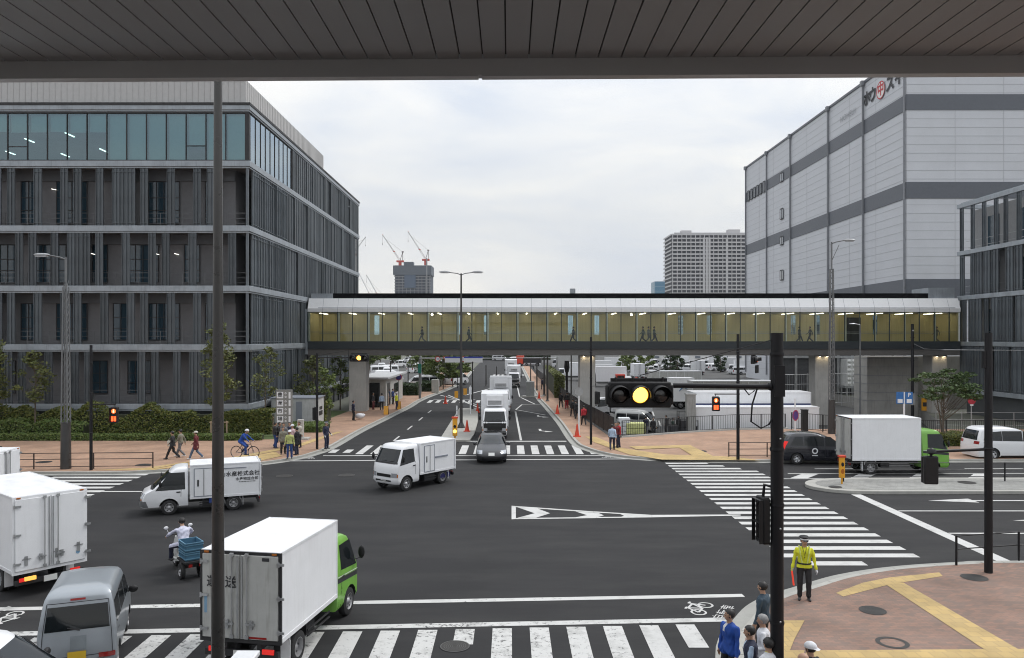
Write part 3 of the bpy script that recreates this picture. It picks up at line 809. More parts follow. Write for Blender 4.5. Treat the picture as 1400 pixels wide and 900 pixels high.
market_building()

def right_block():
    t = thing('market_building', 'grey louvre-screened building at the right end of the covered bridge', 'building', (43, 75, 0))
    LZ = [2.2, 6.6, 10.95, 15.2, 19.7]
    b = MB(); b.bb(1.3, 30, -29, -.4, -.02, 19.3); b.build('wall', mat('right_wall', (.28, .285, .29), .7, var=.1), t)
    b = MB()
    for z in LZ: b.bb(-.12, 30, .05 - .3, .1, z - .2, z + .2); b.bb(-.12, .2, -30, -.252, z - .2, z + .2)
    for z in LZ[:-1]: b.bb(.2, 1.3, -30, -.26, z - .1, z + .1)
    b.build('ledge', ledge, t, bevel=.02)
    b = MB(); b.bb(.05, .25, -30, -.3, 19.9, 20.02); b.build('roof_edge', ledge, t)
    r2 = random.Random(5); cnt = 0; rest = MB()
    for li in range(4):
        z = LZ[li] + .2; h = LZ[li + 1] - LZ[li] - .4; y = -.4
        while y > -29:
            wd = r2.choice([.5, .6, .9, 1.2]) if li < 3 else .45
            gap = r2.choice([.15, .3, 1.1]) if li < 3 else r2.choice([.6, .9, 1.3])
            if li in (0, 1): gap = r2.choice([.04, .1, .5])
            if y > -11: placed(louver(wd, h, False), 'louvre_panel', (.0, y - wd / 2, z), R(-90), t)
            else: rest.bb(-.03, .03, y - wd, y, z, z + h)
            y -= wd + gap
    ro = rest.build('louvre_screen', louv2, t)
    b = MB()
    for li in range(3):
        for k in range(6): b.bb(1.22, 1.298, -4.2 - k * 4.2, -2.6 - k * 4.2, LZ[li + 1] + .4, LZ[li + 1] + 3.2)
    b.build('window_band', mat('window_pane', (.012, .02, .026), .12), t)
    b = MB(); b.bb(.5, 1.29, -29, -.5, -.02, 2.0); b.build('plinth', mat('plinth_dark', (.07, .075, .08), .6), t)
    b = MB()
    for li in range(1, 4):
        for dz in (.5, 1.1): b.bb(.45, .48, -29, -.4, LZ[li] + dz, LZ[li] + dz + .03)
    b.build('railing', M['steel'], t)
right_block()

def cold_store():
    t = thing('cold_storage_building', 'tall windowless pale grey cold store with dark horizontal stripes and lettering', 'building', (50.7, 100, 0))
    H = 43.8; LY = 68.0; LX = 75.0
    wall = mat('panel_cladding', (.56, .575, .61), .5, var=.05, scale=.3)
    b = MB(); b.bb(0, LX, 0, LY, -1.3, H); b.build('wall', wall, t)
    seam = mat('panel_seam', (.46, .475, .50), .6, var=0)
    b = MB(); z = 1.1
    while z < H: b.bb(-.02, LX, -.02, 0, z - .03, z + .03); b.bb(-.02, 0, 0, LY, z - .03, z + .03); z += 1.1
    for k in range(1, 12): b.bb(k * 6.2 - .03, k * 6.2 + .03, -.022, 0, 0, H)
    for k in range(1, 8): b.bb(-.022, 0, k * 8.4 - .02, k * 8.4 + .02, 0, H)
    b.build('panel_seams', seam, t)
    stripe = mat('dark_stripe_cladding', (.105, .115, .135), .5, var=.08)
    for (z0, z1) in ((36.3, 38.3), (25.0, 27.1), (12.0, 14.7)):
        b = MB(); b.bb(-.08, LX, -.08, -.025, z0, z1); b.bb(-.08, -.025, -.024, LY, z0, z1)
        b.build('stripe', stripe, t)
    b = MB(); b.bb(-.14, LX, -.14, .1, H - .25, H + .12); b.bb(-.14, .1, .101, LY, H - .25, H + .12); b.build('coping', stripe, t)
    b = MB()
    for yy_ in (0.15, 11.9, 24.2, 41.0, 54.0, 67.6):
        b.bb(-.34, -.1, yy_ - .09, yy_ + .09, 0, H); b.bb(-.55, -.1, yy_ - .3, yy_ + .3, H - .6, H + .1)
    b.build('downpipe', mat('downpipe_grey', (.2, .21, .23), .5), t)
    def win(y, z, wy, hz):
        m_ = MB(); m_.bb(-.16, -.1, y - wy / 2, y + wy / 2, z - hz / 2, z + hz / 2); o = m_.build('window', M['lampglass'], t)
        m_ = MB()
        for q in (-1, 0, 1): m_.bb(-.2, -.161, y + q * wy / 2 - .08, y + q * wy / 2 + .08, z - hz / 2, z + hz / 2)
        for q in (-1, 1): m_.bb(-.2, -.162, y - wy / 2, y + wy / 2, z + q * hz / 2 - .08, z + q * hz / 2 + .08)
        m_.build('frame', M['chassis'], o)
    zc = 37.3
    for i in range(6): win(55.8 + i * 2.0, zc, 1.1, 2.1)
    win(45.6, zc - .2, 1.5, 1.6); win(45.6, 30.3, 1.5, 1.9); win(45.6, 25.3, 1.5, 1.5); win(45.6, 18.9, 1.5, 1.8)
    # lettering high on the side (partly hidden by the canopy from here)
    b = MB(); ux = (0, -1, 0); uy = (0, 0, 1)
    zt = 41.0
    b.text('ホ', 2.2, (-.1, 11.0, zt), ux, uy, bold=.09); b.text('ウ', 2.2, (-.1, 9.2, zt), ux, uy, bold=.09); b.text('ス', 2.35, (-.1, 4.2, zt), ux, uy, bold=.09); b.text('イ', 2.2, (-.1, 1.9, zt), ux, uy, bold=.09)
    b.build('lettering', M['ink'], t)
    b = MB(); b.text('HOHSUI', 1.25, (-.1, 17.2, zt - .5), ux, uy, sx=1.1); b.build('lettering', mat('pale_lettering', (.33, .34, .36), .6, var=0), t)
    b = MB(); b.disc((-.12, 6.75, zt), (-1, 0, 0), 1.2, 32); e = b.build('emblem', mat('emblem_white', (.75, .74, .72), .5, var=0), t)
    b = MB(); b.disc((-.14, 6.75, zt), (-1, 0, 0), 1.22, 32, 0, 1.06); b.text('中', 1.85, (-.135, 6.75, zt), ux, uy, bold=.06); b.build('emblem_mark', mat('emblem_red', (.5, .03, .04), .5, var=0), e)
cold_store()

# covered footbridge ------------------------------------------------
def covered_bridge():
    Y0, Y1 = 74.0, 78.2; X0, X1 = -19.1, 42.6
    t = thing('covered_footbridge', 'glazed covered footbridge with white roof fascia and lit timber interior across the road', 'bridge', (0, Y0, 0))
    white = mat('fascia_white', (.76, .77, .78), .4, var=.03)
    gird = mat('girder_dark', (.10, .095, .09), .6, var=.15); gird2 = mat('girder_line', (.018, .024, .028), .5, var=.1)
    D = Y1 - Y0
    b = MB()    # sloped white fascia, two facets
    prof = [(-.02, 9.62), (-.05, 9.95), (.04, 10.1), (.42, 10.92), (D - .6, 10.92), (D + .05, 9.95), (D + .02, 9.62)]
    xs = [X0, X1]
    for i in range(len(prof) - 1):
        b.quad((X0, prof[i][0], prof[i][1]), (X1, prof[i][0], prof[i][1]), (X1, prof[i + 1][0], prof[i + 1][1]), (X0, prof[i + 1][0], prof[i + 1][1]))
    b.build('roof_fascia', white, t)
    b = MB(); x = X0 + 1.41
    while x < X1:
        for i in (0, 1, 2):
            p, q = prof[i], prof[i + 1]; b.quad((x, p[0] - .006, p[1] + .004), (x + .022, p[0] - .006, p[1] + .004), (x + .022, q[0] - .006, q[1] + .006), (x, q[0] - .006, q[1] + .006))
        x += 1.41
    b.bb(X0 + 1, X1 - .5, -.062, -.045, 9.99, 10.03); b.build('fascia_joints', M['ink_blue'], t)
    b = MB(); b.bb(X0 + 2.2, X1 - 2.6, .82, D - .3, 10.92, 11.42); b.build('roof', mat('roof_black', (.004, .004, .005), .7, spec=.1), t)
    for (a_, c_, d_, e_) in ((X0 + .1, X0 + 2.2, 11.4, .8), (X1 - 2.6, X1 - .1, 11.95, .8), (5.8, 6.3, 11.9, 1.2)): b = MB(); b.bb(a_, c_, e_, D - .3 if c_ - a_ > 1 else 1.7, 10.92 if c_ - a_ > 1 else 11.42, d_); b.build('roof_block', ledge, t)
    b = MB(); b.bb(X0, X1, .05, D, 5.5, 6.5); b.build('girder', gird, t)
    b = MB(); b.bb(X0, X1, -.06, .049, 6.1, 6.78); b.bb(X0, X1, .05, D, 6.5, 6.58); b.build('deck_edge', gird2, t)
    b = MB(); b.bb(X0, X1, .15, D - .1, 6.582, 6.66); b.build('floor', mat('bridge_floor', (.2, .19, .17), .6), t)
    b = MB(); b.bb(X0, X1, .12, D - .1, 9.55, 9.6); b.build('ceiling', mat('bridge_ceiling', (.42, .41, .34), .7, var=.03), t)
    # timber wall, in bays between narrow windows
    wood = streaked('timber_lining', (.64, .56, .31), .03, (6, 1, .25), .6, .35, .65, c2=(.52, .45, .25), amount=.6)
    wins = [(2.1, 0), ]
    wx = [-11.0 + 0, -2.95, -.2, 7.2, 9.0 + 1.2, 17.0, 19.9, 27.2, 30.0, 35.2]
    wx = [(713 - 697) / F * 78 * -0 + v for v in [P(p, 450, 78)[0] for p in (515, 628, 665, 780, 816, 931, 970, 1085, 1118, 1197)]]
    b = MB(); prev = X0
    for v in wx:
        b.bb(prev, v - .25, D - .1, D - .02, 6.58, 9.6); b.bb(v - .25, v + .25, D - .1, D - .02, 6.58, 7.5); b.bb(v - .25, v + .25, D - .1, D - .02, 9.4, 9.6); prev = v + .25
    b.bb(prev, X1, D - .1, D - .02, 6.58, 9.6); b.bb(X1 - .1, X1, .3, D - .101, 6.67, 9.54); b.bb(X0, X0 + .1, .3, D - .101, 6.67, 9.54); b.build('timber_wall', wood, t)
    for v in wx:
        m_ = MB(); m_.bb(v - .25, v + .25, D - .07, D - .05, 7.5, 9.4); m_.build('window', glassmat('slot_window_glass', (.6, .72, .78), .1), t)
    b = MB(); x = X0 + .3
    while x < X1: b.bb(x, x + .02, D - .115, D - .1, 6.7, 9.5); x += .47
    b.build('timber_joints', mat('timber_joint', (.52, .44, .21), .6), t)
    b = MB(); b.bb(33.6, 35.0, D - .16, D - .1, 6.66, 9.2); b.build('door', M['chassis'], t)
    # glazing
    gl = glassmat('bridge_glass', (.88, .92, .85), .05, (.8, .9, .9))
    pw = 1.41; n = int((X1 - X0) / pw)
    fr = MB()
    for i in range(n + 1):
        a = X0 + i * pw; c = min(a + pw, X1)
        m_ = MB(); m_.quad((a + .02, 0, 6.8), (c - .02, 0, 6.8), (c - .02, 0, 9.6), (a + .02, 0, 9.6)); m_.build('glass_pane', gl, t)
        fr.bb(a - .04, a + .04, -.05, .03, 6.78, 9.62)
    fr.bb(X0, X1, -.03, .03, 6.78, 6.84); fr.build('mullions', mat('mullion_dark', (.02, .035, .035), .4), t)
    b = MB()
    for i in range(0, n + 1, 2): b.bb(X0 + i * pw + .045, X0 + i * pw + .19, .06, .2, 6.82, 9.54)
    b.build('inner_columns', mat('column_pale', (.8, .82, .76), .5), t)
    b = MB(); b.bb(X0, X1, .42, .45, 7.7, 7.74); b.bb(X0, X1, D - .2, D - .17, 7.6, 7.64)
    b.build('handrail', M['steel'], t)
    lm = mat('bridge_lamp', (1, 1, 1), .5, var=0, emit=(1.0, .92, .74), es=7)
    for i in range(22):
        a = X0 + i * 2 * pw + 1.0
        if a > X1 - 1: break
        m_ = MB(); m_.bb(a - .035, a + .035, .5, 3.8, 9.48, 9.52); m_.build('ceiling_light', lm, t)
    m_ = MB()
    for px in (589, 866): p = P(px, 434, 74); m_.ell((p.x, 1.2, 9.4), (.11, .11, .11))
    m_.build('globe_lamp', lm, t)
    # piers with small uplights
    for (xa, wd, yd) in ((-14.6, 1.65, 1.7), (7.45, 1.5, 1.7), (30.0, 1.45, 1.7), (41.2, 1.45, 1.7)):
        m_ = MB(); m_.bb(xa - wd / 2, xa + wd / 2, 1.0, 1.0 + yd, -1.3, 5.5)
        p_ = m_.build('pier', M['conc'], t, bevel=.04)
        if xa > 0:
            for q_ in (-.35, .35):
                m_ = MB(); m_.bb(xa + q_ - .1, xa + q_ + .1, .70, .9, 5.40, 5.49); lo_ = m_.build('downlight', M['chassis'], p_)
                m_ = MB(); m_.quad((xa + q_ - .09, .71, 5.395), (xa + q_ - .09, .89, 5.395), (xa + q_ + .09, .89, 5.395), (xa + q_ + .09, .71, 5.395)); m_.build('lamp_face', mat('pier_lamp', (1, 1, 1), .5, var=0, emit=(1, .80, .5), es=30), lo_)
    # left connector
    b = MB(); b.bb(X0 - .24, X0 - .002, .0, D, 5.6, 9.9); b.build('end_panel', ledge, t)
covered_bridge()

# structures below / behind the bridge ------------------------------
t = thing('concrete_stair_tower', 'tall plain concrete block with horizontal panel joints under the right end of the bridge', 'building', (0, 0, 0))
b = MB(); b.bb(35.9, 41.0, 78.6, 81.6, -1.3, 5.3); b.build('wall', M['conc'], t)
b = MB()
for k in range(1, 7): b.bb(35.87, 41.02, 78.57, 78.6, k * .85 - .015, k * .85 + .015); b.bb(35.87, 35.9, 78.6, 81.6, k * .85 - .015, k * .85 + .015)
b.build('panel_joint', M['ink_blue'], t)
t = thing('concrete_wall', 'smooth grey wall beside the rightmost bridge pier behind the green tree', 'wall')
b = MB(); b.bb(39.2, 46, 76.9 + 1.9, 79.5 + .2, -.02, 5.3) if False else b.bb(41.5, 47, 79.6, 81, -.02, 5.3); b.build('wall', M['conc'], t)
t = thing('pipe_rack', 'dark steel rack of pipes and ducts along the foot of the cold store', 'pipe rack')
b = MB()
for k in range(7):
    yy_ = 100 + k * 5.2; b.bb(46.2, 46.45, yy_, yy_ + .25, -1.3, 9.5); b.bb(48.9, 49.1, yy_, yy_ + .25, -1.3, 9.5)
for z in (2.8, 5.0, 7.2, 9.3): b.bb(46.2, 49.1, 100, 132, z, z + .2)
b.build('frame', M['chassis'], t)
b = MB()
for k, (xx, zz, r_) in enumerate(((46.5, 3.4, .2), (46.9, 3.7, .14), (46.6, 5.6, .25), (47.4, 5.7, .2), (46.4, 7.8, .18), (47, 8, .28), (46.2, 6.4, .1), (46.0, 4.4, .12))):
    b.tube([(xx, 99.5, zz), (xx, 132, zz)], r_, 8)
for k in range(9): b.tube([(46.1, 101 + k * 2.9, 0), (46.1, 101 + k * 2.9, 9)], .1, 6)
b.build('pipes', M['steel'], t, smooth=40)
b = MB()
for k in range(6): b.bb(47.2, 49, 101.5 + k * 5, 104 + k * 5, 3.0, 4.6)
b.build('cooling_unit', louv, t)
t = thing('dark_annex', 'dark low service building behind the white trailer and the bridge pier', 'building')
b = MB(); b.bb(34.5, 44, 100, 104, -1.3, 9); b.build('wall', mat('annex_wall', (.045, .047, .05), .7, var=.3), t)
b = MB(); b.bb(34.2, 44.2, 99.7, 99.95, 4.6, 4.9); b.bb(34.2, 44.2, 99.7, 99.95, 8.8, 9.1)
for k in range(6): b.bb(34.6 + k * 1.8, 34.9 + k * 1.8, 99.9, 99.99, .2, 8.7)
b.build('frame', M['steel'], t)
t = thing('water_tank', 'white panelled water tank of bulging square panels on a steel rack', 'water tank', (0, 0, 0))
p0 = P(1158, 528, 98); p1 = P(1178, 491, 98)
b = MB(); b.bb(p0.x, p1.x, 98, 101, p0.z, p1.z)
nn_ = 3
for i in range(3):
    for j in range(6):
        b.ell((p0.x + (i + .5) * (p1.x - p0.x) / 3, 98, p0.z + (j + .5) * (p1.z - p0.z) / 6), ((p1.x - p0.x) / 7, .12, (p1.z - p0.z) / 15), 8, 6)
b.build('tank', mat('tank_panel', (.6, .61, .6), .5), t, smooth=50)
b = MB(); b.bb(p0.x - .3, p1.x + .3, 97.8, 101.2, p0.z - .25, p0.z - .02)
for xx in (p0.x, p1.x): 
    for yy_ in (98, 101): b.bb(xx - .1, xx + .1, yy_ - .1, yy_ + .1, -1.3, p0.z - .2)
b.build('stand', M['steel'], t)
# distant blocks ----------------------------------------------------
def tower(px0, px1, pytop, Y, depth, label, fl=3.1, wall=None, name='apartment_tower', bal=True, cat='building'):
    a = P(px0, pytop, Y); c = P(px1, pytop, Y); W = c.x - a.x; H = a.z
    t = thing(name, label, cat, (a.x, Y, 0)); b = MB(); b.bb(0, W, 0, depth, 0, H); b.build('wall', wall, t)
    return t, W, H
t, W, H = tower(919, 1045, 320, 620, 30, 'broad pale apartment block with a grid of balconies beyond the cold store', wall=mat('condo_dark', (.05, .05, .062), .6, var=.1))
pal = mat('condo_white', (.50, .49, .50), .6, var=.05)
b = MB(); z = 2.0
while z < H - 1:
    b.bb(-.6, W, -1.1, -.9, z, z + 1.15); b.bb(-1.1, -.9, -.9, 30, z, z + 1.15); z += 3.1
b.build('balcony', pal, t)
b = MB(); k = 0; x = 0
while x < W: b.bb(x, x + .5, -1.25, -.2, 0, H - 1); x += 3.6
for q in (.33, .36, .39, .58): b.bb(W * q, W * q + 1.6, -1.4, -.2, 0, H - 3)
b.build('pilaster', pal, t)
b = MB(); b.bb(8, 16, 3, 9, H, H + 3.2); b.bb(W * .62, W * .75, 3, 9, H, H + 4); b.bb(2, W - 2, 1, 3, H, H + 1.2); b.build('roof_plant', pal, t)
t, W, H = tower(895, 909, 385, 560, 14, 'small blue glass tower left of the balcony block', wall=mat('blue_glass_wall', (.10, .22, .33), .3, var=.1), name='office_tower')
b = MB(); z = 0
while z < H: b.bb(-.05, W, -.1, -.0, z, z + .4); z += 3.4
b.build('floor_band', mat('blue_band', (.22, .32, .42), .5), t)
t, W, H = tower(540, 588, 363, 900, 38, 'dark high-rise under construction wrapped in netting beyond the bridge', wall=mat('site_net', (.06, .072, .092), .7, var=.12), name='unfinished_tower')
b = MB(); b.bb(-2.0, W + 1.6, -2, 30, H - 11, H - .3); b.bb(10, 21, 0, 10, H - .4, H + 4); b.build('scaffold_top', mat('site_net_top', (.095, .11, .13), .7, var=.2), t)
b = MB(); z = 2
while z < H - 13: b.bb(-.9, W + .9, -.9, -.2, z, z + .8); z += 3.3
x = 0
while x < W: b.bb(x, x + .5, -.95, -.25, 0, H - 12); x += 4.4
b.bb(36, 37.5, -2.6, -1.6, 0, H + 8)
b.build('slab_edges', mat('slab_edge', (.25, .25, .26), .7), t)
b = MB(); b.bb(11, 24, -1.6, -.96, H - 26, H - 2); b.build('core_net', mat('blue_net', (.07, .10, .15), .6), t)
tw_H = H
def crane(px, py, tipx, tipy, Y, label, sc_=1.0, base=0, hazed=False):
    p = P(px, py, Y); tip = P(tipx, tipy, Y)
    cw = mat('crane_white_hazed', (.62, .62, .62), .6) if hazed else mat('crane_white', (.66, .64, .63), .6)
    cr = mat('crane_red_hazed', (.55, .38, .36), .6) if hazed else mat('crane_red', (.5, .06, .035), .6)  # haze put into the far cranes' colour as greyed white and red
    t = thing('tower_crane', label, 'crane', (p.x, Y, 0), 0, 'luffing cranes beyond the bridge')
    b = MB(); b.bb(-.9, .9, -.9, .9, base, p.z - 3 * sc_); b.build('mast', cw, t)
    b = MB(); b.bb(-1.6 * sc_, 1.6 * sc_, -1.5, 1.5, p.z - 9 * sc_, p.z - 3 * sc_); b.bb(-4.0 * sc_, 4.4 * sc_, -1.8, 1.8, p.z - 4 * sc_, p.z - 2 * sc_); b.build('slewing_platform', cr, t)
    j = tip - Vector((p.x, Y, p.z)); jl = j.length; u = j.normalized(); v_ = Vector((-u.z, 0, u.x))
    b = MB(); w_ = .75 * sc_; s0 = Vector((-.6, 0, p.z)); s0.z = p.z - 1
    L1 = (tip - Vector((p.x, Y, 0)) - s0)
    u = L1.normalized(); v_ = Vector((-u.z, 0, u.x)) * w_; n = 14
    for s_ in (-1, 1): b.tube([s0 + v_ * s_, s0 + L1 + v_ * s_ * .3], .3 * sc_, 5)
    for i in range(n): b.tube([s0 + L1 * (i / n) + v_ * (1 - .7 * i / n), s0 + L1 * ((i + 1) / n) - v_ * (1 - .7 * (i + 1) / n)], .2 * sc_, 4)
    jb = b.build('jib', cw, t)
    b = MB(); b.tube([s0 + L1 * .3 - v_, s0 + L1 * .36 + v_], .6 * sc_, 5); b.tube([s0 + L1 * .985, s0 + L1], .6 * sc_, 5); b.build('jib_marking', cr, jb)
    b = MB(); am = Vector((3.0 * sc_ * (1 if j.x < 0 else -1), 0, p.z + 8 * sc_)); b.tube([(0, 0, p.z - 2), am], .35 * sc_, 5); b.tube([(am.x, 0, p.z - 2), am], .35 * sc_, 5); b.tube([am, s0 + L1 * .85], .1 * sc_, 4)
    b.box((am.x, 0, am.z), (2.2 * sc_, 1.5, 1.5 * sc_)); e = s0 + L1; b.tube([e, e - Vector((0, 0, 11 * sc_))], .1 * sc_, 4); b.box(e - Vector((0, 0, 11 * sc_)), (.7 * sc_, .7, 1.5 * sc_)); b.build('a_frame', mat('crane_dark', (.2, .17, .17), .6), t)
crane(547, 354, 523, 321, 905, 'left of the two red and white cranes on top of the unfinished tower', 1.0, tw_H)
crane(582, 352, 558, 317, 905, 'right and taller crane on the unfinished tower', 1.0, 0)
crane(484, 345, 500, 324, 1000, 'pale crane tip just right of the louvred building', 1.0, 0, True)
crane(522, 412, 501, 376, 1200, 'faint pale crane leaning left, right one of the low pair by the bridge roof', 1.0, 0, True)
crane(511, 412, 491, 374, 1300, 'faintest pale crane of the low pair beside the louvred building', .9, 0, True)
# far market halls
t = thing('warehouse', 'long blank light grey warehouse wall behind the middle bridge pier', 'building')
b = MB(); a = P(762, 486, 215); c = P(846, 486, 215); b.bb(a.x, c.x, 215, 250, -1.3, 6.6); b.build('wall', mat('far_wall', (.42, .42, .41), .7), t)
b = MB(); b.bb(a.x, c.x, 214.9, 214.99, 3.0, 3.08); b.bb(a.x, c.x, 214.7, 215.2, 6.55, 6.7); b.bb(a.x + 8.5, a.x + 8.6, 214.9, 214.98, 0, 6.5); b.build('joint', M['ink_blue'], t)
t = thing('warehouse', 'white low market hall seen right of the amber signal under the bridge', 'building')
b = MB(); b.bb(38, 95, 240, 250, -1.3, 4.2); b.bb(47, 73, 239, 239.9, -1.3, .9); b.build('wall', mat('far_white_wall', (.6, .6, .59), .7), t)
b = MB()
for k in range(12): b.bb(40 + k * 4.2, 41.6 + k * 4.2, 239.8, 239.95, 1.1, 1.7)
b.build('window_row', mat('far_windows', (.14, .16, .19), .5), t)
b = MB(); b.disc((57.3, 238.9, .1), (0, -1, 0), .55, 14); b.build('emblem', mat('emblem_red', (.5, .03, .04), .5), t)
for k in (-3, -2, 2, 3, 4): b = MB(); b.bb(57.0 + k * 1.3, 57.6 + k * 1.3, 238.85, 238.95, -.15, .35); b.build('lettering', M['ink_blue'], t)
t = thing('hall', 'distant pale exhibition hall hidden behind trees at the end of the road', 'building')
b = MB(); b.bb(-60, 20, 520, 560, 0, 6); b.build('wall', mat('far_wall', (.42, .42, .41), .7), t); b = MB(); b.bb(-61, 21, 519, 561, 6, 6.6); b.build('roof', ledge, t)

# guard hut, utility cabinets on the left walk
t = thing('guard_hut', 'small pale guard hut with flat roof behind the left bridge pier', 'hut', (0, 0, 0))
a = G(503, 562); 
b = MB(); b.bb(-15.2, -12.6, 79.5, 92, 0, 3.0); b.build('wall', mat('hut_wall', (.42, .42, .40), .7), t)
b = MB(); b.bb(-15.6, -12.2, 78.4, 92.6, 3.0, 3.2); b.build('roof', mat('hut_roof', (.5, .51, .52), .5), t)
b = MB(); b.bb(-12.6, -12.55, 80.5, 82.2, .1, 2.5); b.bb(-14.8, -13.2, 79.42, 79.5, .1, 2.6); b.bb(-12.6, -12.56, 85, 88, 1.2, 2.2); b.build('window', M['glassdark'], t)
t = thing('utility_cabinet', 'large white concrete box with a dark notice, behind the black pole at the left kerb', 'cabinet', (-16.6, 62.0, 0), 0)
b = MB(); b.bb(-2.3, 1.25, 0, 2.6, 0, 2.35); b.build('body', mat('cabinet_white', (.45, .46, .46), .7, dirt=.35), t, bevel=.03)
b = MB(); b.bb(1.25, 1.27, .9, 2.1, .9, 1.25); b.bb(1.25, 1.27, 1.1, 2.0, 1.35, 1.6); b.build('notice', M['chassis'], t)
b = MB(); b.bb(-.35, .15, -.02, 0, .1, 2.1); b.bb(-2.4, 1.35, -.08, 2.68, 2.35, 2.42); b.build('trim', M['ink_blue'], t)
# ================================================================ vehicles
def itp(tb, z, k):
    if z <= tb[0][0]: return tb[0][k]
    for i in range(len(tb) - 1):
        if z <= tb[i + 1][0]:
            t = (z - tb[i][0]) / max(1e-6, tb[i + 1][0] - tb[i][0]); return tb[i][k] * (1 - t) + tb[i + 1][k] * t
    return tb[-1][k]
class Body:
    """closed body surface stacked in z: rows (z, front x, back x, half width)"""
    def __init__(s, tb, cf=(.35, .16), cb=(.2, .08)):
        s.tb = tb; s.cf = cf; s.cb = cb
    def fx(s, y, z):
        xf, w_ = itp(s.tb, z, 1), itp(s.tb, z, 3); cw = min(s.cf[0], w_ * .8); t = max(0, (abs(y) - (w_ - cw)) / cw); return xf - s.cf[1] * t * t
    def bx(s, y, z):
        xb, w_ = itp(s.tb, z, 2), itp(s.tb, z, 3); cw = min(s.cb[0], w_ * .8); t = max(0, (abs(y) - (w_ - cw)) / cw); return xb + s.cb[1] * t * t
    def mb(s):
        zs = []
        for i in range(len(s.tb) - 1):
            a, b = s.tb[i][0], s.tb[i + 1][0]; n = max(1, int((b - a) / .12)); zs += [a + (b - a) * k / n for k in range(n)]
        zs.append(s.tb[-1][0]); m_ = MB(); rows = []
        fr = [1, .96, .9, .8, .65, .4, 0]; fr2 = fr + [-q for q in fr[:-1]][::-1]
        for z in zs:
            w_ = itp(s.tb, z, 3); row = [(s.fx(w_ * q, z), w_ * q, z) for q in fr2]
            xs_, xe = row[-1][0], s.bx(w_, z); row += [(xs_ + (xe - xs_) * k / 6, -w_, z) for k in range(1, 6)]
            row += [(s.bx(w_ * q, z), w_ * q, z) for q in fr2[::-1]]
            row += [(xe + (xs_ - xe) * k / 6, w_, z) for k in range(1, 6)]
            rows.append(row)
        n = len(rows[0]); vs = [v for r_ in rows for v in r_]; fs = []
        for i in range(len(rows) - 1):
            for k in range(n): fs.append((i * n + k, i * n + (k + 1) % n, (i + 1) * n + (k + 1) % n, (i + 1) * n + k))
        fs.append(tuple(range(n))); fs.append(tuple(range((len(rows) - 1) * n, len(rows) * n))[::-1]); m_.add(vs, fs); return m_
    def patch(s, where, quad, off=.006, nu=8, nv=5, mb=None, m=0, inset=0):
        """quad: four (h, z) corners, h = y on front/back, x on the sides"""
        m_ = mb or MB(); vs = []
        (a0, a1), (b0, b1), (c0, c1), (d0, d1) = quad
        for j in range(nv + 1):
            for i in range(nu + 1):
                u, v_ = i / nu, j / nv
                h = (a0 * (1 - u) + b0 * u) * (1 - v_) + (d0 * (1 - u) + c0 * u) * v_
                z = (a1 * (1 - u) + b1 * u) * (1 - v_) + (d1 * (1 - u) + c1 * u) * v_
                if where == 'f': p = (s.fx(h, z) + off, h, z + off * .4)
                elif where == 'b': p = (s.bx(h, z) - off, h, z + off * .3)
                elif where == 'l': p = (h, itp(s.tb, z, 3) + off, z)
                else: p = (h, -itp(s.tb, z, 3) - off, z)
                vs.append(p)
        n = nu + 1; fs = []
        for j in range(nv):
            for i in range(nu):
                q = (j * n + i, j * n + i + 1, (j + 1) * n + i + 1, (j + 1) * n + i)
                fs.append(q)
        m_.add(vs, fs, m); return m_
def cut_body(mb, name, mats, parent, arches, smooth=40):
    """carve round wheel arches out of the closed body"""
    me = mb.mesh(name, mats, None, True); o = bpy.data.objects.new(name, me); col.objects.link(o)
    cut = []
    for (x, z, r, y0, y1) in arches:
        c = MB(); ang = 20; ring0 = [(x + r * math.cos(2 * PI * k / ang), y0, z + r * math.sin(2 * PI * k / ang)) for k in range(ang)]; ring1 = [(a, y1, b) for a, _, b in ring0]
        c.add(ring0 + ring1, [tuple(range(ang)), tuple(range(ang, 2 * ang))[::-1]] + [(k, k + ang, (k + 1) % ang + ang, (k + 1) % ang) for k in range(ang)])
        co = bpy.data.objects.new('cutter', c.mesh('cutter', [M['chassis']], None, True)); col.objects.link(co); cut.append(co)
        md = o.modifiers.new('b', 'BOOLEAN'); md.operation = 'DIFFERENCE'; md.object = co; md.solver = 'EXACT'; md.material_mode = 'TRANSFER'
    me2 = evalmesh(o); o.modifiers.clear(); o.data = me2; me2.name = name
    for c in cut: bpy.data.objects.remove(c)
    me2.shade_smooth(); me2.set_sharp_from_angle(angle=R(smooth)); o.parent = parent; return o
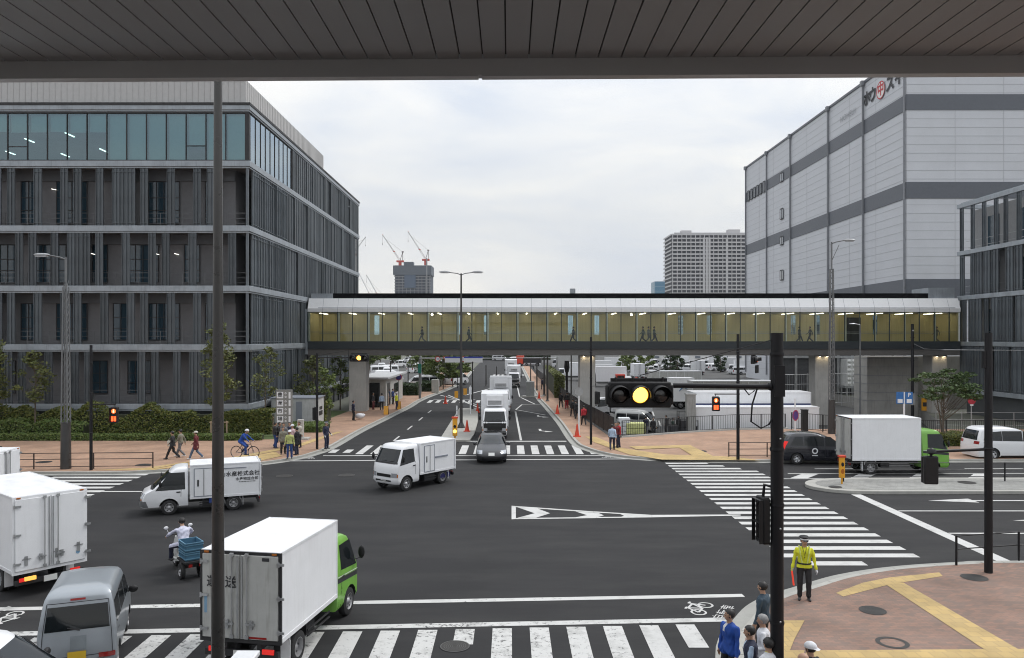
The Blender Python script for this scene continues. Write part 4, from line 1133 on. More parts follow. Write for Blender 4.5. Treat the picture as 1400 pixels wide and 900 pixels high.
def wheel(parent, x, y, r, wd=.2, rimm='rim', side=1, holes=6, dual=False):
    prof = [(r * .60, -wd / 2), (r * .86, -wd / 2), (r * .97, -wd * .42), (r, -wd * .25), (r, wd * .25), (r * .97, wd * .42), (r * .86, wd / 2), (r * .60, wd / 2), (r * .6, -wd / 2)]
    ww = wd; m_ = MB(); m_.lathe((0, 0, 0), (0, 1, 0), prof, 28)
    if dual: m_.lathe((0, -side * wd * 1.25, 0), (0, 1, 0), prof, 24)
    o = m_.build('wheel', [M['rubber']], parent, smooth=35); o.location = (x, y, r)
    m_ = MB(); ys = side * wd / 2
    dish = .04 if not dual else .10
    m_.lathe((0, 0, 0), (0, side, 0), [(r * .62, wd * .48), (r * .57, wd * .5), (r * .53, wd / 2 - dish), (r * .30, wd / 2 - dish - .01), (r * .2, wd / 2 - dish + .03), (r * .12, wd / 2 - dish + .05), (.001, wd / 2 - dish + .052)], 24, 0)
    for k in range(holes):
        a = 2 * PI * k / holes; m_.disc((math.cos(a) * r * .42, ys - side * (dish - .012), math.sin(a) * r * .42), (0, side, 0), r * .085 if holes > 5 else r * .12, 8, 1)
    m_.build('rim', [M[rimm], M['chassis']], o, smooth=40)
    return o
def label_if(o, t):
    if t: o['label'] = t
def truck(name, label, p, dirv, cab='white', boxL=3.0, boxW=1.75, z0=.8, z1=2.65, cabH=2.1, cabL=1.55, cabW=1.68, body='white', rear='grey', wheelbase=None,
          ra=.95, wr=.33, origin='rear', sidedoor=None, group=None, rearlit=False, noseblack=False, stripe=None, detail=True, reefer=False, text=None, gap=.1, bonnet=False, cat='truck', fronthigh=None, darknose=False):
    t = thing(name, label, cat, (p[0], p[1], 0), math.atan2(dirv[1], dirv[0]), group)
    bw = boxW / 2; Lx = boxL + gap + cabL
    wh, gr = M['boxwhite'], M['boxgrey'] if rear == 'grey' else M['boxwhite']
    b = MB(); b.bb(0.03, boxL, -bw, bw, z0, z1); b.build('cargo_box', wh, t, bevel=.025)
    # aluminium edge trims
    b = MB(); e = .035
    for s_ in (-1, 1):
        b.bb(.0, boxL + .012, s_ * bw - (e if s_ > 0 else -.006), s_ * bw + (.006 if s_ > 0 else e) if False else s_ * bw + (.006 if s_ > 0 else e), z1 - .06, z1 + .008) if False else None
        y0_, y1_ = (bw - .03, bw + .012) if s_ > 0 else (-bw - .012, -bw + .03)
        b.bb(.0, boxL + .012, y0_, y1_, z1 - .05, z1 + .012); b.bb(.0, boxL + .012, y0_, y1_, z0 - .04, z0 + .06)
        b.bb(boxL - .03, boxL + .014, y0_ - .002 * s_, y1_ + .002 * s_, z0 - .04, z1 + .014)
    b.bb(-.005, .03, -bw - .014, bw + .014, z1 - .07, z1 + .016); b.bb(boxL - .02, boxL + .013, -bw, bw, z1 - .05, z1 + .013)
    b.build('box_trim', M['white'], t, bevel=.006)
    # rear door frame and doors
    b = MB()
    for s_ in (-1, 1): b.bb(-.02, .028, s_ * bw - .03, s_ * bw + .03, z0 - .05, z1)
    b.bb(-.02, .028, -bw + .03, bw - .03, z1 - .06, z1); b.bb(-.02, .028, -bw + .03, bw - .03, z0 - .05, z0 + .03); fr_ = b.build('rear_frame', M['chassis'] if rear == 'grey' else gr, t)
    for s_ in (-1, 1):
        b = MB(); y0_, y1_ = sorted((s_ * .012, s_ * (bw - .035))); b.bb(-.045, .02, y0_, y1_, z0 + .04, z1 - .065); do = b.build('rear_door', gr, t, bevel=.01)
        b = MB()
        for q in (.12, .5, .88): b = MB(); zz = z0 + (z1 - z0) * q; b.bb(-.075, -.046, s_ * (bw - .03) - .14, s_ * (bw - .03) + .02, zz - .025, zz + .025); b.tube([(-.065, s_ * (bw - .01), zz - .05), (-.065, s_ * (bw - .01), zz + .05)], .022, 6); b.build('hinge', M['steel'], do)
        b = MB(); yb = s_ * .17; b.tube([(-.075, yb, z0 + .06), (-.075, yb, z1 - .09)], .014, 6)
        for q in (.03, .95): b.bb(-.09, -.046, yb - .04, yb + .04, z0 + (z1 - z0) * q, z0 + (z1 - z0) * q + .07)
        b.bb(-.1, -.05, yb - .03, yb + .17 * s_ if s_ > 0 else yb + .03, z0 + .34, z0 + .38) if s_ > 0 else b.bb(-.1, -.05, yb - .17, yb + .03, z0 + .34, z0 + .38)
        b.bb(-.1, -.05, yb + s_ * .1 - .03, yb + s_ * .1 + .03, z0 + .26, z0 + .44)
        yb2 = s_ * .05; b.bb(-.06, -.046, yb2 - .015, yb2 + .015, z0 + .06, z1 - .08)
        b.build('lock_bar', M['steel'], do)
    if rear == 'grey' or True:
        b = MB(); 
        for s_ in (-1, 1): b.bb(-.04, -.02, s_ * (bw - .12) - .05, s_ * (bw - .12) + .05, z1 - .045, z1 - .01)
        b.build('marker_lamp', M['amber_lens'], t)
    # chassis
    b = MB()
    for s_ in (-.38, .38): b.bb(.05, Lx - .3, s_ - .04, s_ + .04, z0 - .22, z0 - .05)
    for q in range(int(boxL / .5)): b.bb(.2 + q * .5, .26 + q * .5, -bw + .05, bw - .05, z0 - .09, z0 - .042)
    b.bb(.02, .1, -bw + .06, bw - .06, z0 - .36, z0 - .22)
    b.bb(ra + .5, ra + 1.2, .45, bw - .12, z0 - .42, z0 - .12); b.bb(ra + .55, ra + 1.0, -bw + .12, -.45, z0 - .42, z0 - .12)
    b.tube([(ra + .1, -.6, wr), (ra + .1, .6, wr)], .07, 8)
    b.build('chassis', M['chassis'], t)
    b = MB()      # under-run side guards
    for s_ in (-1, 1):
        for q in (.52, .68): b.bb(ra + wr + .12, boxL - .35, s_ * (bw - .05) - .012, s_ * (bw - .05) + .012, z0 * q - .02, z0 * q + .02)
    b.build('side_guard', M['chassis'], t)
    for s_ in (-1, 1):
        b = MB(); b.bb(-.0, .03, s_ * (bw - .28) - .13, s_ * (bw - .28) + .13, z0 - .27, z0 - .17); b.build('tail_light', M['red_lit'] if rearlit else M['red_lens'], t)
        b = MB(); b.tube([(ra - wr * .9, s_ * (bw - .12), wr * 1.1), (ra - wr * .8, s_ * (bw - .12), wr * 1.9), (ra, s_ * (bw - .12), wr * 2.14), (ra + wr * .8, s_ * (bw - .12), wr * 1.9)], .02, 6)
        b.bb(ra - wr * 1.25, ra - wr * 1.2, s_ * (bw - .14) - .11, s_ * (bw - .14) + .11, .2, wr * 1.9); b.build('mudguard', M['white'] if detail else M['chassis'], t)
    b = MB(); b.bb(-.01, .01, -.17, .17, z0 - .38, z0 - .22); b.build('licence_plate', M['plate'], t)
    # cab
    xf = Lx; xc = boxL + gap; cw = cabW / 2; c0 = .42; H = cabH; bl = c0 + (H - c0) * .48
    if bonnet:   # short-nosed van cab
        tb = [(c0 - .08, 0, 0, cw * .93), (c0 + .12, .02, 0, cw), (c0 + .35, -.01, 0, cw), (c0 + .50, -.1, 0, cw), (c0 + .59, -.28, 0, cw * .985), (H * .56 + .02, -.42, 0, cw * .97), (H - .22, -1.02, 0, cw * .86), (H - .1, -1.15, 0, cw * .83), (H - .03, -1.25, .02, cw * .76), (H, -1.42, .1, cw * .6)]
    else:
        tb = [(c0 - .06, -.06, 0, cw * .93), (c0 + .04, 0, 0, cw * .99), (bl - .3, -.01, 0, cw), (bl - .02, -.05, 0, cw), (bl + .06, -.09, 0, cw * .99), (H - .2, -.42, 0, cw * .9), (H - .09, -.50, .0, cw * .87), (H - .02, -.62, .02, cw * .8), (H, -.78, .1, cw * .65)]
    tb = [(z, a + xf, bb_ + xc, w_) for z, a, bb_, w_ in tb]
    B = Body(tb, (.34, .13), (.1, .03))
    fa = (xf - (.62 if not bonnet else .62)) if not bonnet else xf - .62
    wb_x = fa if wheelbase is None else ra + wheelbase
    cabm = M['blackcar'] if False else M[{'white': 'white_clean', 'green': 'green', 'silver': 'silver2'}[cab]]
    cut_body(B.mb(), 'cab', [cabm, M['chassis']], t, [(wb_x, wr, wr + .075, -cw - .2, -cw + .32), (wb_x, wr, wr + .075, cw - .32, cw + .2)])
    wz0 = bl + .1 if not bonnet else H * .56 + .05; wz1 = H - .2
    b = B.patch('f', [(-cw * .86, wz0), (cw * .86, wz0), (cw * .78, wz1), (-cw * .78, wz1)], .008, 10, 5); b.build('windscreen', M['glassdark'], t, smooth=60)
    b = MB(); B.patch('f', [(-cw * .9, wz0 - .05), (cw * .9, wz0 - .05), (cw * .88, wz0 + .01), (-cw * .88, wz0 + .01)], .012, 10, 1, b)
    for yy_ in (-.35, .1): b.tube([(B.fx(yy_, wz0) + .02, yy_, wz0), (B.fx(yy_ + .3, wz0 + .1) + .025, yy_ + .42, wz0 + .1)], .01, 4)
    b.build('wiper', M['chassis'], t)
    for s_, sd_ in ((1, 'l'), (-1, 'r')):
        if bonnet: q = [(xf - 1.32 + .0, wz0 - .08), (xf - .56, wz0 - .06), (xf - 1.06, wz1), (xf - 1.34, wz1)]; q = [(xc + .12, wz0 - .1), (xf - .55, wz0 - .1), (xf - 1.06, wz1), (xc + .14, wz1)]
        else: q = [(xc + .3, wz0 - .02), (xf - .22, wz0 - .12), (xf - .5, wz1), (xc + .32, wz1)]
        b = B.patch(sd_, q, .006, 4, 4); b.build('side_window', M['glassdark'], t)
        b = MB(); B.patch(sd_, [(xc + .26, wz0 + .0), (xc + .275, wz0), (xc + .29, c0 + .3), (xc + .275, c0 + .3)], .004, 1, 3, b) ; B.patch(sd_, [(xc + .3, wz0 - .22), (xc + .45, wz0 - .22), (xc + .45, wz0 - .17), (xc + .3, wz0 - .17)], .02, 1, 1, b); b.build('door_handle', M['chassis'], t)
        hz = c0 + (.26 if not bonnet else .3)
        b = B.patch('f', sorted_q(s_, cw * .6, cw * .93, hz, hz + .2), .012, 4, 2); b.build('headlight', M['lampglass'], t, smooth=50)
        b = B.patch('f', sorted_q(s_, cw * (.78 if bonnet else .93), cw * (.9 if bonnet else .985), hz - (.09 if bonnet else 0), hz + (-.03 if bonnet else .15)), .02, 2, 2); b.build('indicator', M['amber_lens'], t)
        mx_ = B.fx(cw, wz0 + .2) - .02; b = MB(); b.tube([(mx_ - .02, s_ * cw * .97, wz0 + .02), (mx_ + .12, s_ * (cw + .14), wz0 + .05), (mx_ + .12, s_ * (cw + .16), wz0 + .3)], .013, 5)
        b.ell((mx_ + .12, s_ * (cw + .17), wz0 + .2), (.05, .09, .17), 8, 6); b.build('mirror', M['black'], t, smooth=60)
    b = MB(); B.patch('f', [(-cw * .93, c0 - .04), (cw * .93, c0 - .04), (cw * .95, c0 + .17), (-cw * .95, c0 + .17)], .03, 12, 2, b)
    if bonnet:
        for s_ in 'lr': B.patch(s_, [(xf - .3, c0 - .06), (xf - .1, c0 - .06), (xf - .1, c0 + .2), (xf - .2, c0 + .2)], .015, 2, 2, b)
        B.patch('f', [(-cw, c0 - .06), (cw, c0 - .06), (cw, c0 + .2), (-cw, c0 + .2)], .02, 16, 2, b)
    b.build('bumper', mat('bumper_grey', (.16, .165, .17), .6) if bonnet else (M['white_clean'] if cab == 'white' and not noseblack else M['black'] if noseblack or cab == 'white' else cabm), t, smooth=50)
    if not bonnet:
        b = MB(); B.patch('f', [(-cw * .55, c0 + .26), (cw * .55, c0 + .26), (cw * .55, c0 + .40), (-cw * .55, c0 + .40)], .012, 6, 1, b); B.patch('f', [(-cw * .6, c0 + .05), (cw * .6, c0 + .05), (cw * .6, c0 + .12), (-cw * .6, c0 + .12)], .036, 6, 1, b); b.build('grille', M['black'], t)
        if noseblack:
            b = MB(); B.patch('f', [(-cw * .9, c0 + .2), (cw * .9, c0 + .2), (cw * .93, wz0 - .0), (-cw * .93, wz0 - .0)], .010, 10, 4, b); b.build('dark_front_panel', M['black'], t)
            b = MB(); B.patch('f', [(-cw * .7, c0 + .3), (cw * .7, c0 + .3), (cw * .7, c0 + .33), (-cw * .7, c0 + .33)], .02, 8, 1, b); B.patch('f', [(-cw * .7, c0 + .18), (cw * .7, c0 + .18), (cw * .7, c0 + .22), (-cw * .7, c0 + .22)], .02, 8, 1, b); b.build('chrome_bar', M['chrome'], t)
    b = MB(); B.patch('f', [(-.17, c0 + .0), (.17, c0 + .0), (.17, c0 + .11), (-.17, c0 + .11)], .045, 2, 1, b); b.build('licence_plate', M['plate'], t)
    if stripe:
        b = MB()
        for s_ in 'lr': B.patch(s_, [(xc + .05, wz0 - .30), (xf - .14, wz0 - .42), (xf - .14, wz0 - .30), (xc + .05, wz0 - .18)], .005, 3, 1, b, 0); B.patch(s_, [(xc + .05, wz0 - .16), (xf - .14, wz0 - .27), (xf - .14, wz0 - .25), (xc + .05, wz0 - .14)], .005, 3, 1, b, 1)
        b.build('stripe', [M['ink'], M['white']], t)
    for s_ in (-1, 1):
        wheel(t, ra, s_ * (bw - .13), wr, .2, 'rim', s_, 6, dual=True); wheel(t, wb_x, s_ * (cw - .12), wr, .2, 'rim', s_, 6)
    if sidedoor:
        for s_ in sidedoor[0]:
            x0_, x1_ = sidedoor[1], sidedoor[2]; y = s_ * bw
            b = MB(); ya, yb = sorted((y, y + s_ * .018)); b.bb(x0_, x1_, ya, yb, z0 + .07, z1 - .16); do = b.build('side_door', M['boxwhite'], t, bevel=.006)
            b = MB(); yc, yd = sorted((y + s_ * .0185, y + s_ * .03))
            for (a, c, e_, f_) in ((x0_ - .03, x0_, z0 + .04, z1 - .13), (x1_, x1_ + .03, z0 + .04, z1 - .13), (x0_, x1_, z0 + .04, z0 + .07), (x0_, x1_, z1 - .16, z1 - .13)): b.bb(a, c, min(y, y + s_ * .022), max(y, y + s_ * .022), e_, f_)
            b.build('door_seal', M['ink_blue'], do); b = MB(); b.bb(x1_ - .16, x1_ - .1, yc, yd, z0 + (z1 - z0) * .35, z0 + (z1 - z0) * .55); b.tube([(x1_ - .35, y + s_ * .03, z0 + .08), (x1_ - .35, y + s_ * .03, z1 - .18)], .01, 5); b.build('door_handle', M['chassis'], do)
    if reefer:
        b = MB(); b.bb(boxL + .0, boxL + .42, -bw * .62, bw * .62, H + .12, z1 - .06); rf = b.build('cooling_unit', M['white'], t, bevel=.03)
        b = MB()
        for k in range(7): b.bb(boxL + .421, boxL + .43, -bw * .5, bw * .5, H + .2 + k * .045, H + .22 + k * .045)
        b.build('grille', M['chassis'], rf)
    return t, B
def sorted_q(s_, a, c, z0, z1):
    if s_ > 0: return [(a, z0), (c, z0), (c, z1), (a, z1)]
    return [(-c, z0), (-a, z0), (-a, z1), (-c, z1)]

def wagon(name, label, p, dirv, tb, paint_, L, arch, wr=.31, cf=(.35, .16), cb=(.2, .08), wind=None, rearw=None, sidew=(), plate='plate', group=None, cat='van', lamps=None, tails=None, mirror=None, rimm='alloy', bumper=None, tl='red_lens', holes=5):
    """one-box / two-box car: rows are (z, front x, back x, half width); x=0 at the rear bumper"""
    t = thing(name, label, cat, (p[0], p[1], 0), math.atan2(dirv[1], dirv[0]), group); B = Body(tb, cf, cb); W = max(r_[3] for r_ in tb)
    cut_body(B.mb(), 'body', [paint_, M['chassis']], t, [(x, wr, wr + .06, s_ * W - .3 if s_ > 0 else -W - .2, W + .2 if s_ > 0 else -W + .3) for x in arch for s_ in (-1, 1)])
    if wind: B.patch('f', wind, .007, 12, 6).build('windscreen', M['glassdark'], t, smooth=60)
    if rearw: B.patch('b', rearw, .007, 12, 5).build('rear_window', M['glassdark'], t, smooth=60)
    for s_ in 'lr':
        for q in sidew: B.patch(s_, q, .006, 5, 4).build('side_window', M['glassdark'], t)
        b = MB()
        for q in sidew[1:]:
            xx = q[1][0] + .05; 
            if len(q) == 4: B.patch(s_, [(xx, tb[0][0] + .15), (xx + .012, tb[0][0] + .15), (xx + .012, q[0][1] - .02), (xx, q[0][1] - .02)], .004, 1, 3, b)
        xx = sidew[0][1][0] - .1 if sidew else 1; B.patch(s_, [(sidew[0][0][0] - .02, sidew[0][0][1] - .15), (sidew[0][0][0] + .14, sidew[0][0][1] - .15), (sidew[0][0][0] + .14, sidew[0][0][1] - .11), (sidew[0][0][0] - .02, sidew[0][0][1] - .11)], .02, 1, 1, b)
        b.build('door_seam', M['chassis'], t)
    for s_ in (-1, 1):
        for x in arch: wheel(t, x, s_ * (W - .12), wr, .19, rimm, s_, holes)
        if lamps: B.patch('f', sorted_q(s_, *lamps), .012, 5, 3).build('headlight', M['lampglass'], t, smooth=60)
        if tails: B.patch('b', sorted_q(s_, *tails), .012, 3, 3).build('tail_light', M[tl], t, smooth=60)
        if mirror:
            b = MB(); b.ell((mirror[0], s_ * (W + .11), mirror[1]), (.06, .11, .085), 10, 7); b.tube([(mirror[0] - .03, s_ * (W - .08), mirror[1] - .06), (mirror[0], s_ * (W + .08), mirror[1] - .03)], .02, 5); b.build('mirror', paint_ if rimm == 'alloy' else M['black'], t, smooth=60)
    z = tb[0][0]
    b = MB(); B.patch('f', [(-W * .8, z + .06), (W * .8, z + .06), (W * .8, z + .2), (-W * .8, z + .2)], .006, 8, 2, b); b.build('lower_grille', M['black'], t)
    pz = z + .28; b = MB(); B.patch('f', [(-.17, pz), (.17, pz), (.17, pz + .16), (-.17, pz + .16)], .02, 2, 1, b); b.build('licence_plate', M[plate], t)
    pz = z + (.16 if bumper is None else bumper); b = MB(); B.patch('b', [(-.17, pz), (.17, pz), (.17, pz + .16), (-.17, pz + .16)], .03, 2, 1, b); b.build('licence_plate', M[plate], t)
    for s_ in 'lr': B.patch(s_, [(arch[0] + wr + .1, z + .0), (arch[1] - wr - .1, z + .0), (arch[1] - wr - .1, z + .07), (arch[0] + wr + .1, z + .07)], .008, 3, 1).build('sill', M['black'], t)
    return t, B

# foreground green-cab truck, seen from behind
tg, Bg = truck('box_truck', 'lime green cab truck with white box and dirty grey rear doors on the near crosswalk', (-5.62, 16.35), (math.sin(R(10)), math.cos(R(10))), 'green', 3.0, 1.77, .8, 2.65, 2.12, 1.5, 1.68, rearlit=True, stripe=True, wr=.35, ra=.95)
b = MB(); ux = (0, -1, 0)
b.text('運', .26, (-.05, .62, 2.0), ux, (0, 0, 1), bold=.004); b.build('lettering', M['ink'], tg); b = MB(); b.text('送', .26, (-.05, .20, 2.0), ux, (0, 0, 1), bold=.004); b.build('lettering', M['ink'], tg)
b = MB(); b.bb(-.052, -.046, -.66, -.5, 2.48, 2.55); b.build('badge', M['ink'], tg)
b = MB(); b.bb(-.052, -.046, .74, .8, 1.35, 1.7); b.build('sticker', mat('blue_sticker', (.2, .35, .5), .5), tg)
b = MB(); b.bb(-.052, -.046, -.6, -.2, z := .86, .90); b.build('reflector', M['red_lens'], tg)
# right-hand green-cab truck
truck('box_truck', 'green cab truck with plain white box driving right behind the black taxi', (17.75, 41.6), (1, .02), 'green', 3.65, 1.8, .78, 2.95, 2.3, 1.55, 1.68, rear='grey', stripe=True, wr=.36, ra=1.05, wheelbase=3.25)
# white refrigerated truck in the middle of the junction
tc1, Bc = truck('box_truck', 'white refrigerated truck with side door turning across the middle of the junction', (-3.4, 39.5), (-.62, -.785), 'white', 2.45, 1.72, .68, 2.12, 2.13, 1.5, 1.70, rear='white', sidedoor=((1, -1), 1.5, 2.15), wr=.34, ra=.85, wheelbase=2.45, gap=.02)
b = MB()
for s_ in (-1, 1): ya, yb = sorted((s_ * .86, s_ * .885)); b.bb(.55, 1.45, ya, yb, 1.33, 1.40)
b.build('side_rail', M['ink_blue'], tc1)
b = MB(); b.bb(.3, 1.0, .3, .8, .28, .5); b.bb(.3, 1.0, -.8, -.3, .28, .5); b.build('mud_flap', mat('navy_flap', (.015, .015, .09), .6), tc1)
# small van-cab truck with lettering
tm, Bm = truck('box_truck', 'white van-cab truck with black company lettering on its insulated box, crossing at left', (-10.75, 33.5), (-.925, -.38), 'white', 2.72, 1.62, .62, 1.95, 1.88, 1.78, 1.62, rear='white', sidedoor=((1, -1), 1.75, 2.55), wr=.30, ra=1.05, wheelbase=2.45, bonnet=True, gap=.06)
b = MB(); ux = (1, 0, 0)
yS = .825
b.text('山水産株式会社', .215, (.80, yS, 1.5), (-1, 0, 0), (0, 0, 1), bold=.004, depth=-.0 + .004); b.text('水産物総合卸', .145, (.53, yS, 1.28), (-1, 0, 0), (0, 0, 1), bold=.002)
for k in range(11): b.bb(.2 + k * .06, .245 + k * .06, yS, yS + .004, 1.155, 1.18)
b.text('山水産株式会社', .215, (.80, -yS, 1.5), (1, 0, 0), (0, 0, 1), bold=.004); b.build('lettering', M['ink'], tm)
b = MB(); b.bb(.55, 1.5, yS, yS + .02, 1.74, 1.77); b.build('side_rail', M['ink_blue'], tm)
b = MB(); b.bb(1.75, 2.0, .45, .78, .38, .58); b.build('blue_tank', mat('blue_tank', (.02, .05, .22), .5), tm)
# large box truck at the left edge (rear towards us)
tl_, _ = truck('box_truck', 'large white box truck with riveted rear doors at the left edge, behind the silver van', (-12.85, 21.9), (-.77, .64), 'white', 4.3, 1.86, .72, 2.78, 2.2, 1.6, 1.75, rear='white', rearlit=True, wr=.36, ra=1.2, wheelbase=3.4)
b = MB()
for (yy_, zz) in ((.62, 1.05), (-.15, 1.12), (-.72, 1.18)): b.bb(-.06, -.048, yy_ - .11, yy_ + .11, zz, zz + .03); b.bb(-.06, -.048, yy_ - .03, yy_ + .05, zz - .16, zz + .1)
b.build('latch_plate', M['steel'], tl_)
b = MB(); b.disc((-.05, -.7, 1.0), (-1, 0, 0), .055, 16); b.build('round_sticker', mat('blue_sticker', (.2, .35, .5), .5), tl_)
b = MB(); b.bb(-.06, .0, .38, .66, .47, .57); b.build('indicator', M['amber_lit'], tl_)
truck('box_truck', 'white box truck half out of frame at far left beside the low railing', (-20.15, 31.3), (-1, -.06), 'white', 3.4, 1.85, .8, 2.62, 2.0, 1.5, 1.68, rear='white', ra=1.0)
# trucks queueing on the far road, facing us
tq, _ = truck('box_truck', 'white box truck with a black front waiting behind the dark grey hatchback', (-1.15, 59.6), (0.02, -1), 'white', 3.7, 1.92, .85, 3.15, 2.2, 1.55, 1.72, rear='white', wr=.36, ra=1.1, wheelbase=3.3, noseblack=True, reefer=True)
tq2, _ = truck('box_truck', 'white truck with a brown cab front, second in the queue under the bridge', (-.9, 79), (.01, -1), 'white', 4.6, 2.1, .9, 3.35, 2.35, 1.6, 1.8, rear='white', wr=.4, ra=1.3, wheelbase=3.8, noseblack=False, reefer=True)
lk = dup(tq, (.6, 118, 0), R(-90), 'silver-topped truck further up the right lane beyond the bridge'); lk['group'] = 'trucks queueing up the road'; tq['group'] = 'trucks queueing up the road'; tq2['group'] = 'trucks queueing up the road'
dup(tq2, (.2, 142, 0), R(-90), 'farthest white truck of the queue, just before the distant junction', 'trucks queueing up the road')

# dark grey hatchback facing us
tb = [(.20, 4.36, .04, .80), (.34, 4.44, .0, .865), (.52, 4.42, .0, .875), (.64, 4.32, .0, .875), (.74, 4.10, .02, .87), (.86, 3.72, .05, .855), (.96, 3.36, .08, .83), (1.08, 3.02, .22, .77), (1.25, 2.62, .62, .69), (1.38, 2.25, 1.0, .63), (1.45, 1.95, 1.3, .55), (1.47, 1.75, 1.5, .4)]
wagon('hatchback_car', 'dark grey hatchback facing us at the head of the queue on the far crosswalk', (-1.12, 48.55), (.02, -1), tb, M['greycar'], 4.4, (.82, 3.5), .31, (.5, .42), (.4, .2),
      [(-.76, .99), (.76, .99), (.58, 1.385), (-.58, 1.385)], [(-.6, 1.02), (.6, 1.02), (.5, 1.3), (-.5, 1.3)],
      ([(.95, .98), (2.05, .95), (1.95, 1.34), (1.2, 1.33)], [(2.12, .95), (3.2, .93), (2.25, 1.34), (2.05, 1.34)]), cat='car', lamps=(.52, .84, .56, .74), tails=(.6, .84, .7, 1.0), mirror=(3.05, 1.0))
# silver kei van, rear towards us
tb = [(.22, 3.36, .02, .68), (.36, 3.39, -.02, .73), (.60, 3.38, -.02, .735), (.82, 3.30, .0, .735), (1.0, 3.02, .02, .73), (1.12, 2.86, .03, .72), (1.55, 2.40, .11, .655), (1.70, 2.26, .15, .62), (1.80, 2.1, .22, .57), (1.86, 1.9, .38, .46), (1.885, 1.6, .6, .3)]
ts, Bs = wagon('kei_van', 'silver minivan with a dark rear window and yellow plate at bottom left', (-8.93, 16.15), (-.36, .933), tb, M['silver'], 3.4, (.55, 2.85), .28, (.3, .14), (.16, .05),
      [(-.62, 1.08), (.62, 1.08), (.54, 1.6), (-.54, 1.6)], [(-.60, 1.08), (.60, 1.08), (.555, 1.56), (-.555, 1.56)],
      ([(.22, 1.1), (.92, 1.1), (.92, 1.55), (.26, 1.55)], [(1.0, 1.1), (1.78, 1.1), (1.78, 1.56), (1.0, 1.55)], [(1.86, 1.1), (2.66, 1.08), (2.3, 1.56), (1.86, 1.56)]), 'plate_y', lamps=(.4, .66, .62, .84), tails=(.40, .71, .47, .57), mirror=(2.5, 1.1), bumper=.27, tl='red_lens', rimm='rim')
b = MB(); Bs.patch('b', [(-.14, 1.66), (.14, 1.66), (.14, 1.70), (-.14, 1.70)], .012, 2, 1, b); b.build('brake_light', M['red_lens'], ts)
b = MB(); Bs.patch('b', [(-.17, .68), (.13, .68), (.13, .96), (-.17, .96)], .004, 2, 1, b); b.build('plate_recess_shade', mat('silver_shaded', (.26, .29, .31), .4, metal=.5), ts)  # recess shade put into the colour: a flat patch of darker silver
b = MB(); Bs.patch('b', [(-.66, .54), (.66, .54), (.66, .555), (-.66, .555)], .007, 8, 1, b)
for q_ in (-1, 1): Bs.patch('b', [(q_ * .655, .56), (q_ * .667, .56), (q_ * .64, 1.0), (q_ * .628, 1.0)], .007, 1, 6, b); Bs.patch('b', [(q_ * .628, 1.0), (q_ * .64, 1.0), (q_ * .575, 1.62), (q_ * .563, 1.62)], .007, 1, 6, b)
Bs.patch('b', [(-.57, 1.62), (.57, 1.62), (.57, 1.633), (-.57, 1.633)], .007, 8, 1, b); b.build('tailgate_seam', M['chassis'], ts)
b = MB(); b.tube([(Bs.bx(0, 1.07) - .02, -.05, 1.07), (Bs.bx(.2, 1.13) - .025, .18, 1.14)], .012, 5); b.build('wiper', M['chassis'], ts)
b = MB(); Bs.patch('b', [(-.68, .40), (.68, .40), (.70, .30), (-.70, .30)], .05, 10, 2, b); Bs.patch('b', [(-.70, .45), (.70, .45), (.70, .40), (-.70, .40)], .03, 10, 1, b); b.build('bumper', M['silver'], ts)
# white vehicle at the bottom-left corner: its roof and windscreen
tb = [(.25, 3.7, .0, .68), (.45, 3.78, .0, .74), (.78, 3.72, .0, .74), (.95, 3.45, .0, .735), (1.05, 3.3, .02, .72), (1.5, 2.72, .1, .65), (1.66, 2.5, .15, .60), (1.74, 2.3, .24, .5), (1.77, 2.0, .5, .34)]
wagon('kei_van', 'white van at the bottom-left corner of the view, only its roof and window showing', (-11.6, 13.6), (.985, .17), tb, M['white_clean'], 3.8, (.6, 3.1), .28, (.3, .14), (.16, .05),
      [(-.62, 1.03), (.62, 1.03), (.54, 1.6), (-.54, 1.6)], [(-.55, 1.05), (.55, 1.05), (.52, 1.5), (-.52, 1.5)],
      ([(.3, 1.06), (1.3, 1.06), (1.3, 1.5), (.4, 1.5)], [(1.38, 1.06), (2.1, 1.06), (2.1, 1.5), (1.38, 1.5)], [(2.2, 1.06), (3.1, 1.04), (2.66, 1.5), (2.2, 1.5)]), lamps=(.4, .66, .6, .8), tails=(.5, .7, .6, .9), mirror=(2.95, 1.12), rimm='rim')
# black taxi
tb = [(.22, 4.34, .03, .80), (.36, 4.4, .0, .845), (.62, 4.36, .0, .85), (.80, 4.2, .02, .85), (.95, 3.85, .05, .845), (1.05, 3.5, .07, .83), (1.35, 2.95, .2, .77), (1.55, 2.6, .33, .71), (1.68, 2.3, .46, .66), (1.75, 1.95, .7, .57), (1.78, 1.6, 1.1, .4)]
tt_, Bt = wagon('taxi', 'black taxi minivan with a ring emblem on its door, left of the green truck', (15.4, 44.9), (1, -.04), tb, M['blackcar'], 4.4, (.8, 3.55), .32, (.45, .3), (.3, .12),
      [(-.72, 1.06), (.72, 1.06), (.62, 1.58), (-.62, 1.58)], [(-.66, 1.12), (.66, 1.12), (.58, 1.6), (-.58, 1.6)],
      ([(.42, 1.08), (1.15, 1.06), (1.15, 1.56), (.72, 1.56)], [(1.22, 1.06), (2.3, 1.04), (2.3, 1.58), (1.22, 1.58)], [(2.38, 1.04), (3.35, 1.02), (2.68, 1.56), (2.38, 1.58)]), cat='taxi', lamps=(.5, .8, .68, .86), tails=(.58, .82, .85, 1.3), mirror=(3.2, 1.1), tl='red_lit')
b = MB(); b.disc((1.78, -.866, .78), (0, -1, 0), .17, 20, 0, .10); b.bb(1.62, 1.94, -.866, -.862, .50, .54); b.build('ring_emblem', M['white'], tt_)
